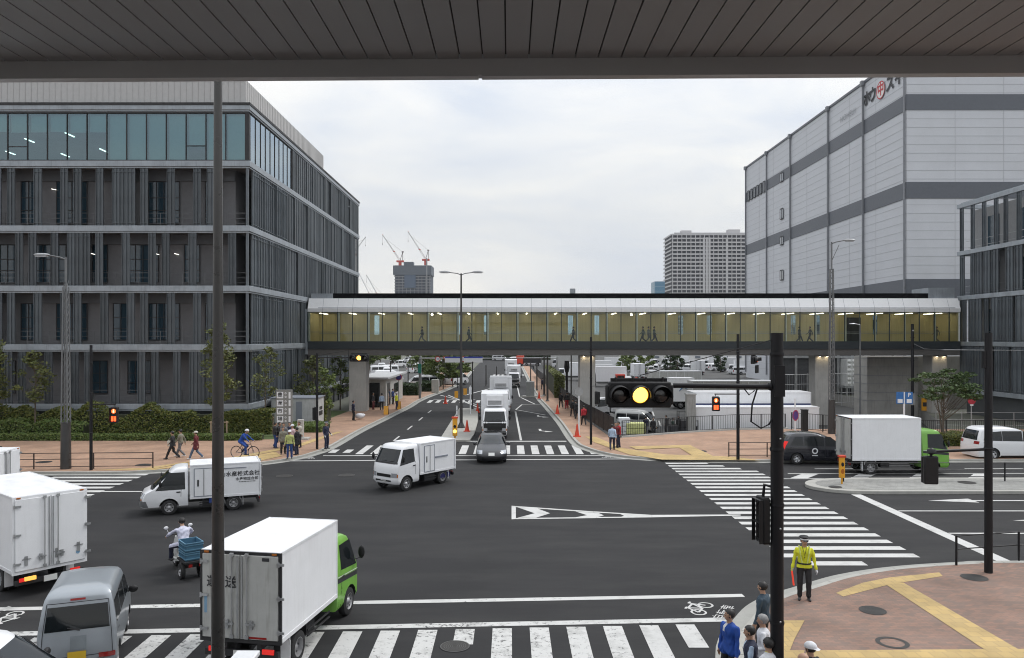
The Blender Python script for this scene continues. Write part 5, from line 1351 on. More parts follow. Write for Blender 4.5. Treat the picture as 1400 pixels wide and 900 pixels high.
# white minivan at the right edge
tb = [(.22, 4.78, .04, .84), (.38, 4.86, .0, .90), (.70, 4.84, .0, .91), (.92, 4.6, .02, .91), (1.05, 4.3, .05, .90), (1.15, 4.0, .06, .88), (1.45, 3.4, .14, .82), (1.7, 2.95, .24, .76), (1.82, 2.6, .33, .71), (1.89, 2.2, .52, .62), (1.92, 1.8, .9, .45)]
wagon('minivan', 'white luxury minivan with dark windows leaving at the right edge', (27.1, 46.3), (1, .03), tb, M['white_clean'], 4.85, (.95, 3.85), .35, (.4, .25), (.3, .1),
      [(-.76, 1.16), (.76, 1.16), (.66, 1.72), (-.66, 1.72)], [(-.72, 1.18), (.72, 1.18), (.62, 1.72), (-.62, 1.72)],
      ([(.38, 1.18), (1.5, 1.14), (1.5, 1.70), (.52, 1.62)], [(1.515, 1.14), (2.7, 1.12), (2.7, 1.7), (1.515, 1.70)], [(2.715, 1.12), (3.8, 1.1), (3.05, 1.66), (2.76, 1.7)]), cat='minivan', lamps=(.5, .86, .75, .95), tails=(.5, .88, .95, 1.12), mirror=(3.6, 1.15))
# delivery vans in the lot
tb = [(.25, 4.6, .0, .80), (.42, 4.66, .0, .84), (.75, 4.62, .0, .845), (.95, 4.45, .01, .845), (1.10, 4.3, .02, .84), (1.6, 3.65, .1, .76), (1.78, 3.4, .14, .71), (1.88, 3.1, .2, .62), (1.93, 2.6, .35, .45)]
SV = ([(.3, 1.12), (1.45, 1.12), (1.45, 1.62), (.35, 1.6)], [(1.55, 1.12), (2.9, 1.12), (2.9, 1.63), (1.55, 1.63)], [(3.0, 1.12), (4.15, 1.08), (3.65, 1.6), (3.0, 1.62)])
vp = G(864, 604 + 12)
tv, _ = wagon('delivery_van', 'silver delivery van with its side door open in the truck lot behind the railing', (9.7, 71.0), (.88, -.47), tb, M['silver2'], 4.65, (.8, 3.55), .32, (.35, .16), (.16, .05),
      [(-.72, 1.14), (.72, 1.14), (.64, 1.66), (-.64, 1.66)], [(-.66, 1.12), (.66, 1.12), (.6, 1.62), (-.6, 1.62)], SV, lamps=(.5, .8, .65, .86), tails=(.6, .8, .7, 1.1), mirror=(4.0, 1.15), rimm='rim')
tvw, _ = wagon('parked_van', 'white van crossing sideways at the far end of the road', (-5.6, 250), (1, .02), tb, M['white_clean'], 4.65, (.8, 3.55), .32, (.35, .16), (.16, .05),
      [(-.72, 1.14), (.72, 1.14), (.64, 1.66), (-.64, 1.66)], [(-.66, 1.12), (.66, 1.12), (.6, 1.62), (-.6, 1.62)], SV, lamps=(.5, .8, .65, .86), tails=(.6, .8, .7, 1.1), mirror=(4.0, 1.15), rimm='rim')
wagon('parked_car', 'white car roof just above the truck at the far left edge', (-29.6, 39.2), (1, 0), [(z_, a, b_, c) for z_, a, b_, c in tb], M['white_clean'], 4.65, (.8, 3.55), .32, (.35, .16), (.16, .05),
      [(-.72, 1.14), (.72, 1.14), (.64, 1.66), (-.64, 1.66)], None, SV, cat='car', lamps=(.5, .8, .65, .86))
tra, _ = truck('parked_truck', 'white truck nosing out behind the silver delivery van, left of it in the lot', (4.4 - .2, 63.6), (1, -.05), 'white', 3.4, 1.9, .85, 3.0, 2.15, 1.5, 1.7, rear='white', ra=1.0, wr=.36, wheelbase=3.1) if False else (None, None)
tra, _ = truck('parked_truck', 'silver-grey box truck parked behind the silver delivery van', (14.6, 81), (-1, .04), 'white', 4.2, 1.95, .85, 3.3, 2.2, 1.5, 1.7, rear='white', ra=1.0, wr=.36, wheelbase=3.6)
# long trailers parked parallel behind the railing
def trailer(label, x0_, x1_, y, z0_, z1_, wd, blue=False, grp='long trailers in the truck lot', tone='boxwhite'):
    t = thing('box_trailer', label, 'trailer', (x0_, y, -1.2), 0, grp); L_ = x1_ - x0_
    b = MB(); b.bb(0, L_, 0, wd, z0_, z1_); b.build('cargo_box', M[tone], t, bevel=.04)
    b = MB(); b.bb(-.02, L_ + .02, -.02, wd + .02, z1_ - .03, z1_ + .05); b.bb(-.02, L_ + .02, -.02, wd + .02, z0_ - .06, z0_ + .06)
    k = 0
    while k < L_: b.bb(k, k + .04, -.012, 0, z0_, z1_); k += 1.2
    b.build('box_trim', M['white'], t)
    if blue:
        b = MB(); b.bb(.0, L_, -.03, -.013, z1_ - (z1_ - z0_) * .345, z1_ - (z1_ - z0_) * .30); b.build('blue_stripe', mat('navy_stripe', (.02, .035, .14), .4), t)
        b = MB(); b.bb(.0, L_, -.05, -.014, z1_ - (z1_ - z0_) * .40, z1_ - (z1_ - z0_) * .36); b.build('side_rail', M['white'], t)
    b = MB(); b.bb(.5, L_ - .3, wd * .3, wd * .7, z0_ - .35, z0_ - .07); b.build('chassis', M['chassis'], t)
    for xx in (1.2, 2.3, L_ - 1.6):
        for s_, yy_ in ((-1, .15), (1, wd - .15)): 
            wheel(t, xx, yy_, .48, .26, 'rim', s_, 6)
    return t
pa = P(948, 540, 63.5); 
trailer('white trailer with a navy stripe behind the railing and the red pedestrian light', 15.0, 24.6, 64.0, .95, 3.87, 2.4, True)
t2 = trailer('plain pale grey trailer lying lower in front of the navy-striped one', 14.7, 24.4, 61.7, .75, 2.85, 1.9, False)
trailer('brownish open wing trailer parked behind the amber signal arm', 19.6, 28.5, 84, .95, 3.7, 2.4, False, tone='boxgrey')
trailer('second brownish trailer left of the first, deep in the lot', 20.2, 27.5, 112, .95, 3.6, 2.4, False, tone='boxgrey')
tB = trailer('trailer with blue swirl artwork behind the amber signal head', 18.9, 21.7, 92, .95, 3.6, 2.4, False)
b = MB()
for k in range(4):
    b.tube([(1.0 + k * .9, -.03, 2.1 + .3 * (k % 2)), (1.5 + k * .9, -.03, 2.7), (2.1 + k * .9, -.03, 2.2)], [.03, .16, .03], 6)
b.build('swirl_artwork', mat('swirl_blue', (.05, .16, .3), .5), tB)
# generic parked trucks, far: shared meshes
pk, _ = truck('parked_truck', 'white box truck parked facing left, nearest of the far row in the lot', (20, 135), (-1, .03), 'white', 5.2, 2.15, .95, 3.5, 2.4, 1.7, 1.9, rear='white', ra=1.4, wr=.42, wheelbase=4.2, group='trucks parked deep in the lot')
spots = [(790, 515, 120, 180, 'white truck parked beside the black fence, left of the middle pier'), (775, 503, 170, 170, 'white truck further back along the black fence'), (818, 512, 132, 178, 'pale truck visible just right of the middle pier'),
         (842, 507, 150, 0, 'white truck above the left lens of the amber signal'), (880, 503, 172, 4, 'long white truck over the amber lens'), (925, 502, 180, 178, 'white truck beyond the brownish trailer'),
         (905, 496, 225, 0, 'small distant white truck under the bridge right of the trees'), (950, 498, 215, 176, 'distant white truck left of the black pole with red light'), (975, 500, 190, 182, 'white truck partly behind the pole with the red pedestrian light'),
         (995, 507, 150, 0, 'white truck right beside the pole with the red pedestrian light'), (870, 494, 260, 90, 'farthest white truck under the bridge, end on'), (1002, 494, 250, 0, 'distant white truck near the dark annex'),
         (832, 496, 240, 90, 'distant truck end on, just right of the warehouse wall'), (940, 492, 285, 0, 'white truck in front of the market hall')]
for (px, py, Y, a, lb) in spots:
    Y *= 1.3
    X_ = (px - CX) / F * Y; dup(pk, (X_ + (2.8 if a > 90 else -2.8 if a < 45 else 0), Y, -1.2), R(a), lb, 'trucks parked deep in the lot')
pk.location.z = -1.2; tv.scale.x = .8; tv.location.z = -1.2; tra.location.z = -1.2
for (px, Y, a, lb) in ((838, 205, 10, 'small van just right of the grey warehouse wall'), (856, 190, 170, 'small van behind the red-orange truck cab'), (893, 240, 0, 'small van above the right lens of the amber signal'), (915, 215, 185, 'small van between distant trucks, above the swirl trailer'), (935, 250, 5, 'tiny van in front of the market hall'), (958, 235, 180, 'tiny van left of the black pole with the red pedestrian light'), (983, 200, 0, 'small van beyond the brownish trailer by the pole'), (1020, 180, 10, 'small van between the black poles under the bridge'), (1038, 210, 175, 'small van just left of the foreground pole')):
    dup(tvw, ((px - CX) / F * Y - 2.3 * math.cos(R(a)), Y, -1.2), R(a), lb, 'small vans deep in the lot')
rq = random.Random(3)
ORD = 'first second third fourth fifth sixth seventh eighth ninth tenth eleventh twelfth thirteenth fourteenth fifteenth sixteenth'.split()
for i in range(16):
    Y = rq.uniform(125, 235); px = 837 + i * 13.2 + rq.uniform(-4, 4); a = rq.choice([0, 180, 175, 90, 10]); dup(tvw if i % 3 else pk, ((px - CX) / F * Y, Y, -1.2), R(a), ('distant white van, ' if i % 3 else 'distant white box truck, ') + ORD[i] + ' from the left in the crowded far rows of the lot', 'distant vehicles in the far rows of the lot', .95)
g = MB()
for (xx, y0_, y1_) in ((14.2, 66, 71), (14.2, 74, 79), (15.4, 84, 89), (15.4, 92, 97), (17, 104, 110)): g.sheet([(xx, y0_), (xx + .15, y0_), (xx + .9, y1_), (xx + .75, y1_)], -1.19)
tag(g.build('lot_markings', paint), kind='structure')
rt = thing('forklift_truck', 'small red and orange truck cab among white trucks under the bridge', 'truck', (P(849, 508, 128).x, 128, -1.2), 0)
b = MB(); b.bb(-1.1, 1.1, -.8, .8, .5, 1.3); b.bb(-.9, .6, -.75, .75, 1.3, 2.5); b.build('cab', mat('red_truck', (.5, .05, .03), .4), rt, bevel=.08)
b = MB(); b.bb(-.7, .4, -.78, -.74, 1.5, 2.2); b.bb(-.92, -.9, -.6, .6, 1.5, 2.2); b.build('window', M['glassdark'], rt)
b = MB(); b.bb(1.1, 2.6, -.8, .8, .7, .95); b.bb(2.4, 2.6, -.7, .7, .95, 2.0); b.build('boom_bed', mat('red_truck', (.5, .05, .03), .4), rt)
for xx in (-.6, 2.0): 
    for s_ in (-1, 1): wheel(rt, xx, s_ * .7, .38, .22, 'rim', s_)
# vans parked beyond the left walk
vans = [(506, 506, 150), (522, 504, 165), (512, 517, 128), (536, 500, 190), (545, 507, 155), (556, 500, 200), (572, 497, 230), (584, 497, 225), (530, 511, 140), (497, 519, 122), (560, 507, 160), (610, 499, 210), (612, 520, 118), (600, 526, 112)]
ords = ['nearest the left pier top', 'in the left car park, second row', 'beside the hut roof', 'far back in the left car park', 'behind the guard hut', 'small and distant behind the green trees', 'farthest left-hand van under the road signs', 'beside the farthest van, left car park', 'just above the hut roof', 'half hidden by the left pier', 'between the young trees', 'right behind the green street trees', 'behind the clipped hedge near the signs', 'behind the hedge, closest to the road']
for (px, py, Y), o_ in zip(vans, ords):
    X_ = (px - CX) / F * Y; dup(tvw, (X_, Y, 0), R(rnd.choice([15, 60, 100, 195])), 'white parked van ' + o_, 'white vans in the left car park')
dup(tvw, (3.5, 222, 0), R(180), 'small white vehicle at the far junction, right of the queue'); dup(tvw, (8, 205, 0), R(175), 'white vehicle by the far end of the black fence')
ob = thing('concrete_mixer', 'orange and black lorry turning at the far junction', 'truck', (P(716, 500, 200).x, 200, 0), R(170))
b = MB(); b.bb(0, 1.8, -1, 1, .6, 2.7); b.build('cab', M['orange'], ob, bevel=.1); b = MB(); b.bb(-4.5, -.1, -1, 1, .9, 2.3); b.build('bed', M['chassis'], ob); b = MB(); b.bb(1.79, 1.83, -.85, .85, 1.6, 2.4); b.build('windscreen', M['glassdark'], ob)
for xx in (-3.5, .8):
    for s_ in (-1, 1): wheel(ob, xx, s_ * .9, .45, .25, 'rim', s_)
# ================================================================ people
def ik(a, b, l1, l2, bend):
    a = Vector(a); b = Vector(b); d_ = b - a; L_ = d_.length
    if L_ > (l1 + l2) * .999: b = a + d_ * ((l1 + l2) * .999 / L_); d_ = b - a; L_ = d_.length
    x = (l1 * l1 - l2 * l2 + L_ * L_) / (2 * L_); h = math.sqrt(max(0, l1 * l1 - x * x)); u = d_ / L_
    bd = Vector(bend); bd = bd - u * bd.dot(u); bd = bd.normalized() if bd.length > 1e-4 else u.orthogonal()
    return a + u * x + bd * h, b
PEOPLE = {}
def cap(mb, a, b, ra, rb, fl=1.0, n=10):
    a, b = Vector(a), Vector(b); u = (b - a); L_ = u.length; u = u.normalized() if L_ > 1e-6 else Vector((0, 0, 1))
    pts = []; rs = []
    for k in range(4): t = PI / 2 * (k / 4); pts.append(a - u * ra * math.cos(t)); rs.append(max(.002, ra * math.sin(t)))
    pts.append(a); rs.append(ra); pts.append(b); rs.append(rb)
    for k in range(1, 5): t = PI / 2 * (k / 4); pts.append(b + u * rb * math.sin(t)); rs.append(max(.002, rb * math.cos(t)))
    mb.tube(pts, rs, n)
def person_meshes(key, top, legs, shoes='shoe', hair='hair', pose=None, hat=None, h=1.72, voxel=.016, sleeves=None, coat=0.0, female=False, bald=False, fingers=False, gloves=None, extra=None, longhair=False, under=None):
    if key in PEOPLE: return PEOPLE[key]
    ps = dict(feet=((.0, .11), (.03, -.11)), hands=((.06, .27, .80), (.06, -.27, .80)), hip=.93, lean=0.0, yaw=0.0, fz=(0, 0), twist=0, kb=((1, .15, 0), (1, -.15, 0)), eb=((-1, .4, -.3), (-1, -.4, -.3)), hipx=0.0)
    ps.update(pose or {})
    mats = []; mi = {}
    def MI(m_):
        if m_.name not in mi: mi[m_.name] = len(mats); mats.append(m_)
        return mi[m_.name]
    skin, tm_, lm_ = MI(M['skin']), MI(top), MI(legs)
    shm = MI(mat('shoe_black', (.02, .02, .022), .5) if shoes == 'shoe' else shoes); slm = MI(sleeves) if sleeves else tm_
    gm = MI(gloves) if gloves else skin; um = MI(under) if under else skin
    segs = []; mb = MB()
    def seg(a, b, ra, rb, m_): cap(mb, a, b, ra, rb); segs.append((Vector(a), Vector(b), ra, rb, m_))
    hipz = ps['hip']; hx = ps['hipx']; ln = ps['lean']
    def U(x, y, z):      # upper-body point (z above hip), leaned about the hip
        c, s_ = math.cos(ln), math.sin(ln); return Vector((hx + x * c + z * s_, y, hipz + z * c - x * s_))
    sw = .16 if female else .178
    # legs
    for i, s_ in enumerate((1, -1)):
        hp = Vector((hx, s_ * .088, hipz)); fx_, fy_ = ps['feet'][i]; fz = ps['fz'][i]
        ak = Vector((fx_, fy_, .085 + fz)); kn, ak = ik(hp, ak, .43, .42, ps['kb'][i])
        seg(hp, kn, .096, .070, lm_); seg(kn, ak + Vector((0, 0, .03)), .069, .062, lm_)
        seg(ak + Vector((-.05, 0, -.045)), ak + Vector((.13, s_ * .02, -.052)), .04, .034, shm)
    seg((hx, .055, hipz + .03), (hx, -.055, hipz + .03), .115, .115, lm_)
    # torso
    q_ = .92 if female else 1.0; NR = 16; vs = []
    rings = [(-.10, .10, .09), (-.06, .155, .118), (.0, .168, .125), (.10, .160, .118), (.2, .152, .112), (.3, .168, .120), (.38, .182, .122), (.44, .185, .108), (.485, .155, .088), (.515, .09, .068), (.54, .045, .045)]
    for (z, wy, wx) in rings:
        for j in range(NR): a_ = 2 * PI * j / NR; c_, s__ = math.cos(a_), math.sin(a_); vs.append(U(-.005 + wx * abs(c_) ** .9 * (1 if c_ > 0 else -1), q_ * wy * abs(s__) ** .85 * (1 if s__ > 0 else -1), z))
    mb.add(vs, [(i * NR + j, i * NR + (j + 1) % NR, (i + 1) * NR + (j + 1) % NR, (i + 1) * NR + j) for i in range(len(rings) - 1) for j in range(NR)] + [tuple(range(NR))[::-1], tuple(range((len(rings) - 1) * NR, len(rings) * NR))])
    for (z, wy, r_) in ((.04, .05, .125), (.10, .05, .122), (.2, .055, .122), (.3, .075, .13), (.40, .09, .125)): segs.append((U(-.0, wy, z), U(0, -wy, z), r_, r_, tm_))
    segs.append((U(-.01, sw - .05, .47), U(-.01, -(sw - .05), .47), .085, .085, tm_))
    if coat > 0:
        for s_ in (1, -1): seg(U(0, s_ * .06, .05), (hx, s_ * .09, hipz - coat), .12, .13, tm_)
    seg(U(0, 0, .50), U(.012, 0, .60), .057, .055, skin)
    # head
    hd = U(.02, 0, .68); yw = ps['yaw']; cy_, sy_ = math.cos(yw), math.sin(yw)
    def Hh(x, y, z): return hd + Vector((x * cy_ - y * sy_, x * sy_ + y * cy_, z))
    seg(Hh(-.012, 0, .03), Hh(.006, 0, .02), .088, .082, skin); seg(Hh(.022, 0, -.045), Hh(.02, 0, .0), .058, .07, skin)
    seg(Hh(.088, 0, -.02), Hh(.096, 0, -.028), .012, .013, skin)
    for s_ in (1, -1): seg(Hh(-.005, s_ * .083, .0), Hh(-.005, s_ * .086, -.02), .014, .012, skin)
    # arms
    for i, s_ in enumerate((1, -1)):
        sh = U(-.01, s_ * sw, .45); wr_ = Vector(ps['hands'][i]); el, wr_ = ik(sh, wr_, .275, .245, ps['eb'][i])
        seg(sh, el, .051, .043, slm); seg(el, wr_, .043, .034, slm)
        d_ = (wr_ - el).normalized(); pal = wr_ + d_ * .055
        seg(wr_ + d_ * .015, pal + d_ * .02, .03, .034, gm)
        sidev = d_.cross(Vector((0, 1, 0))); sidev = sidev.normalized() if sidev.length > .1 else Vector((1, 0, 0))
        if fingers:
            inn = Vector((0, -s_, 0))
            for q in range(4):
                o_ = sidev * (q - 1.5) * .019; b0 = pal + o_ + d_ * .035; l_ = (.034, .04, .038, .028)[q]
                b1 = b0 + d_ * l_ + inn * .006; seg(b0, b1, .0095, .009, gm); seg(b1, b1 + d_ * l_ * .7 + inn * .016, .009, .0075, gm)
            b0 = pal - sidev * .035 * (1 if sidev.x < 0 else -1) * -1 - d_ * .01; f_ = Vector((1, 0, 0)); b0 = pal + f_ * .03 - d_ * .02
            seg(b0, b0 + (d_ + f_ * .7) * .028, .012, .010, gm); seg(b0 + (d_ + f_ * .7) * .028, b0 + (d_ * 1.7 + f_ * .8) * .03, .010, .008, gm)
        else:
            seg(pal + d_ * .03, pal + d_ * .085, .026, .016, gm); seg(pal + Vector((.02, 0, 0)), pal + Vector((.045, 0, 0)) + d_ * .03, .012, .01, gm)
    if extra: extra(seg, U, Hh, MI)
    o = bpy.data.objects.new('body', mb.mesh('body', [], None)); col.objects.link(o)
    md = o.modifiers.new('r', 'REMESH'); md.mode = 'VOXEL'; md.voxel_size = voxel; md.use_smooth_shade = True
    m2 = o.modifiers.new('s', 'SMOOTH'); m2.factor = .5; m2.iterations = 2 if fingers else 3
    me = evalmesh(o); bpy.data.objects.remove(o); me.name = 'body'
    for m_ in mats: me.materials.append(m_)
    if voxel < .018:      # folds in the cloth
        nv = len(me.vertices); V = np.zeros(nv * 3); N_ = np.zeros(nv * 3); me.vertices.foreach_get('co', V); me.vertices.foreach_get('normal', N_); V = V.reshape(-1, 3); N_ = N_.reshape(-1, 3)
        ph = len(key) * 1.7; f1 = np.sin(V[:, 0] * 11 + 9 * V[:, 2] + ph + 2 * np.sin(V[:, 1] * 9)) * np.sin(V[:, 2] * 23 + 7 * V[:, 1] + 2 * np.sin(V[:, 0] * 13 + ph)) * .008 + np.sin(V[:, 0] * 43 + V[:, 2] * 31 + 3 * np.sin(V[:, 1] * 27)) * .003
        far = ((np.linalg.norm(V - np.array(hd), axis=1) > .21) & (V[:, 2] > .12)) * np.where(V[:, 2] < hipz - .1, .5, 1); V = V + N_ * (f1 * far)[:, None]; me.vertices.foreach_set('co', V.reshape(-1)); me.update()
    n = len(me.polygons); ctr = np.zeros(n * 3); me.polygons.foreach_get('center', ctr); ctr = ctr.reshape(-1, 3)
    best = np.full(n, 1e9); idx = np.zeros(n, dtype=np.int32)
    for (a, b, ra, rb, m_) in segs:
        a_, b_ = np.array(a), np.array(b); ab = b_ - a_; t = np.clip(((ctr - a_) @ ab) / max(1e-9, ab @ ab), 0, 1)
        d_ = np.linalg.norm(ctr - (a_ + t[:, None] * ab), axis=1) - (ra + (rb - ra) * t); k_ = d_ < best; best[k_] = d_[k_]; idx[k_] = m_
    zl = (ctr[:, 2] - hipz) * math.cos(ln) + (ctr[:, 0] - hx) * math.sin(ln)
    if coat == 0: idx[(idx == lm_) & (zl > -.03)] = tm_; idx[(idx == tm_) & (zl < -.03) & (abs(ctr[:, 1]) < .19)] = lm_
    # face: eyes, brows, mouth painted as small surface regions of the head itself
    loc = ctr - np.array(hd); lx = loc[:, 0] * cy_ + loc[:, 1] * sy_; ly = -loc[:, 0] * sy_ + loc[:, 1] * cy_; lz = loc[:, 2]
    dark = MI2 = len(me.materials); me.materials.append(M['hair']); me.materials.append(mat('lips', (.30, .12, .10), .5, var=0))
    for s_ in (1, -1): idx[(lx > .05) & (np.hypot(ly - s_ * .032, (lz - .012) * 1.6) < .014) & (idx == skin)] = dark
    idx[(lx > .05) & (abs(abs(ly) - .033) < .017) & (abs(lz - .04) < .006) & (idx == skin)] = dark
    idx[(lx > .05) & (abs(ly) < .024) & (abs(lz + .062) < .008) & (idx == skin)] = dark + 1
    if under is not None: idx[(ctr[:, 2] > hipz) & (lx > -.02) & (abs(ly) < .03) & (lz < -.12) & (lz > -.32) & (idx == tm_)] = um
    me.polygons.foreach_set('material_index', idx); me.update(); me.shade_smooth()
    kids = []
    # hair shell / hat
    if not bald:
        hb = MB(); hm = M[hair]; NN = 16; KK = 12; vs = []; fs = []; keep = {}
        for i in range(KK + 1):
            th = PI * i / KK
            for j in range(NN):
                ph = 2 * PI * j / NN
                x, y, z = math.sin(th) * math.cos(ph), math.sin(th) * math.sin(ph), math.cos(th)
                jit = 1 + .025 * math.sin(7 * ph + 3 * th)
                q = Hh(-.012 + x * .104 * jit, y * .095 * jit, .03 + z * (.108 if z > 0 else (.16 if longhair else .10)) * jit); vs.append(q); keep[len(vs) - 1] = (x, z)
        for i in range(KK):
            for j in range(NN):
                f = (i * NN + j, (i + 1) * NN + j, (i + 1) * NN + (j + 1) % NN, i * NN + (j + 1) % NN)
                mx_ = sum(keep[q][0] for q in f) / 4; mz_ = sum(keep[q][1] for q in f) / 4
                if mz_ > .38 or (mx_ < .18 and mz_ > -.72) or (mx_ < .5 and mz_ > .1): fs.append(f)
        hb.add(vs, fs); kids.append(('hair', hb.mesh('hair', [hm], 60), None))
    if hat:
        kind, hm = hat; hb = MB()
        def hv(x, y, z): return Hh(x, y, z)
        if kind == 'cap' or kind == 'helmet' or kind == 'capback':
            NN = 18; vs = []; fs = []
            for i in range(7):
                th = (PI / 2 + .1) * i / 6
                for j in range(NN): ph = 2 * PI * j / NN; vs.append(hv(-.012 + math.sin(th) * math.cos(ph) * .114, math.sin(th) * math.sin(ph) * .104, .045 + math.cos(th) * (.1 if kind != 'helmet' else .115)))
            for i in range(6):
                for j in range(NN): fs.append((i * NN + j, (i + 1) * NN + j, (i + 1) * NN + (j + 1) % NN, i * NN + (j + 1) % NN))
            hb.add(vs, fs); sg = -1 if kind == 'capback' else 1
            if kind != 'helmet': hb.add([hv(sg * .08, -.075, .045), hv(sg * .17, -.05, .03), hv(sg * .185, 0, .03), hv(sg * .17, .05, .03), hv(sg * .08, .075, .045)], [(0, 1, 2, 3, 4)])
        if kind == 'police':
            for (r0, r1, za, zb) in ((.105, .105, .05, .1), (.105, .135, .1, .125), (.135, .1, .125, .15)):
                vs = []; NN = 18
                for (r_, z_) in ((r0, za), (r1, zb)):
                    for j in range(NN): ph = 2 * PI * j / NN; vs.append(hv(-.01 + math.cos(ph) * r_, math.sin(ph) * r_ * .93, z_))
                hb.add(vs, [(j, (j + 1) % NN, NN + (j + 1) % NN, NN + j) for j in range(NN)])
            hb.add([hv(math.cos(2 * PI * j / 18) * .1 - .01, math.sin(2 * PI * j / 18) * .093, .15) for j in range(18)], [tuple(range(18))])
            kids.append(('cap_brim', MB().add([hv(.08, -.08, .055), hv(.15, -.05, .035), hv(.165, 0, .03), hv(.15, .05, .035), hv(.08, .08, .055)], [(0, 1, 2, 3, 4)]).mesh('cap_brim', [M['blackcar']]), None))
            nb = MB(); vs = []
            for z_ in (.055, .09):
                for j in range(18): ph = 2 * PI * j / 18; vs.append(hv(-.01 + math.cos(ph) * .108, math.sin(ph) * .1, z_))
            nb.add(vs, [(j, (j + 1) % 18, 18 + (j + 1) % 18, 18 + j) for j in range(18)]); kids.append(('cap_band', nb.mesh('cap_band', [M['white']], 60), None))
        kids.append(('hat', hb.mesh('hat', [hm], 60), None))
    PEOPLE[key] = (me, kids, h / 1.80); return PEOPLE[key]
def person(key, label, p, face, z=SZ, group=None, cat='person', bulk=1.12, **kw):
    """p = ground point, face = heading vector"""
    me, kids, s_ = person_meshes(key, **kw)
    o = bpy.data.objects.new('person', me); col.objects.link(o); o.location = (p[0], p[1], z); o.rotation_euler = (0, 0, math.atan2(face[1], face[0])); o.scale = (s_ * bulk, s_ * (1 + (bulk - 1) * .5), s_)
    tag(o, label, cat, group)
    for (nm, m_, _) in kids: c = bpy.data.objects.new(nm, m_); col.objects.link(c); c.parent = o
    return o
C = {n: cloth(n, c) for n, c in dict(navy=(.018, .022, .05), black=(.016, .016, .018), blue=(.012, .06, .30), white=(.62, .63, .66), lilac=(.55, .56, .68), hivis=(.60, .62, .03), grey=(.16, .16, .17), khaki=(.2, .19, .15), red=(.38, .02, .03),
     maroon=(.11, .015, .02), jeans=(.09, .13, .2), denim=(.035, .06, .085), vest=(.42, .45, .16), lightblue=(.38, .48, .62), pink=(.55, .4, .42), workblue=(.02, .05, .17), cream=(.5, .48, .42), darkgreen=(.03, .05, .04)).items()}
shoew = mat('shoe_white', (.6, .6, .6), .5)
WALK = dict(feet=((.30, .09), (-.30, -.09)), fz=(0, .07), hip=.895, hands=((-.16, .24, .86), (.24, -.24, .92)))
WALK2 = dict(feet=((-.26, .09), (.28, -.09)), fz=(.06, 0), hip=.90, hands=((.22, .24, .9), (-.14, -.24, .86)))
# traffic warden
def warden_extra(seg, U, Hh, MI):
    pass
wd = person('warden', 'traffic warden in yellow vest and peaked cap holding a red baton', (7.88, 20.95), (-.28, -1), top=C['hivis'], legs=C['black'], hat=('police', C['black']), gloves=C['white'], fingers=True, voxel=.0095, h=1.74, bulk=1.2,
            pose=dict(hands=((.03, .285, .84), (.03, -.285, .84)), feet=((.02, .105), (.0, -.105)), yaw=.25))
b = MB(); b.tube([(.10, -.30, .80), (.16, -.26, .42)], .022, 8); b.build('baton', mat('baton_red', (.75, .04, .02), .4, var=0, emit=(1, .08, .03), es=.25), wd)
b = MB(); b.tube([(.085, -.305, .90), (.10, -.30, .795)], .018, 8); b.build('baton_grip', mat('baton_grip', (.5, .55, .05), .5), wd)
def body_band(U0, pts, wd_, m_, parent, name, off=.02):
    pass
b = MB()      # vest straps, belt, whistle cord hugging the torso
for s_ in (-1, 1):
    b.tube([(.05, s_ * .12, 1.47), (.128, s_ * .105, 1.32), (.132, s_ * .085, 1.18), (.128, s_ * .06, 1.04)], .016, 6); b.tube([(-.05, s_ * .12, 1.47), (-.128, s_ * .105, 1.32), (-.13, s_ * .085, 1.18), (-.125, s_ * .06, 1.04)], .016, 6)
b.build('vest_strap', mat('reflective_tape', (.55, .62, .18), .4, var=0), wd)
b = MB(); b.lathe((0, 0, 1.015), (0, 0, 1), [(.135, -.02), (.145, -.02), (.145, .02), (.135, .02)], 20); be = b.build('belt', C['black'], wd); be.scale = (.95, 1.2, 1); be.location = (0, 0, 0)
b = MB(); b.tube([(.05, .06, 1.5), (.13, .02, 1.34), (.142, .0, 1.22), (.138, -.02, 1.34), (.05, -.06, 1.5)], .005, 5); b.ell((.145, 0, 1.2), (.012, .012, .025), 6, 5); b.build('whistle_cord', M['black'], wd)
# waiting group at the near right corner
STD = dict(hands=((.05, .25, .84), (.05, -.25, .84)))
person('bluejacket', 'man in bright blue jacket at the left of the group on the near corner', (4.33, 15.4), (-.85, -.5), top=C['blue'], legs=C['black'], under=C['white'], fingers=True, voxel=.012, h=1.72, pose=dict(yaw=-.5, hands=((.08, .25, .85), (.02, -.25, .84))), coat=.03)
person('denimman', 'young man with black hair and a dark denim jacket standing beside the foreground signal pole', (5.50, 17.0), (-.75, .65), top=C['denim'], legs=C['black'], fingers=True, voxel=.012, h=1.76)
b = None
person('greyhair', 'grey-haired person in a white shirt behind the man with the dark waistcoat', (4.92, 15.2), (-.9, .35), top=C['white'], legs=C['grey'], hair='hairgrey', fingers=True, voxel=.012, h=1.68, pose=dict(hands=((.2, .22, 1.08), (.1, -.28, .9))))
pm_ = person('waistcoat', 'man in a dark waistcoat between the blue jacket and the grey-haired person', (4.47, 14.55), (-.95, .25), top=C['navy'], legs=C['jeans'], sleeves=C['lightblue'], under=C['lightblue'], fingers=True, voxel=.012, h=1.70)
person('yellowcollar', 'person with black hair and a white jacket with yellow-green collar at the bottom edge', (4.62, 13.95), (-.4, .9), top=C['white'], legs=C['black'], fingers=True, voxel=.012, h=1.70,
       extra=lambda seg, U, Hh, MI: seg(U(0, .035, .5), U(0, -.035, .5), .062, .062, MI(C['hivis'])))
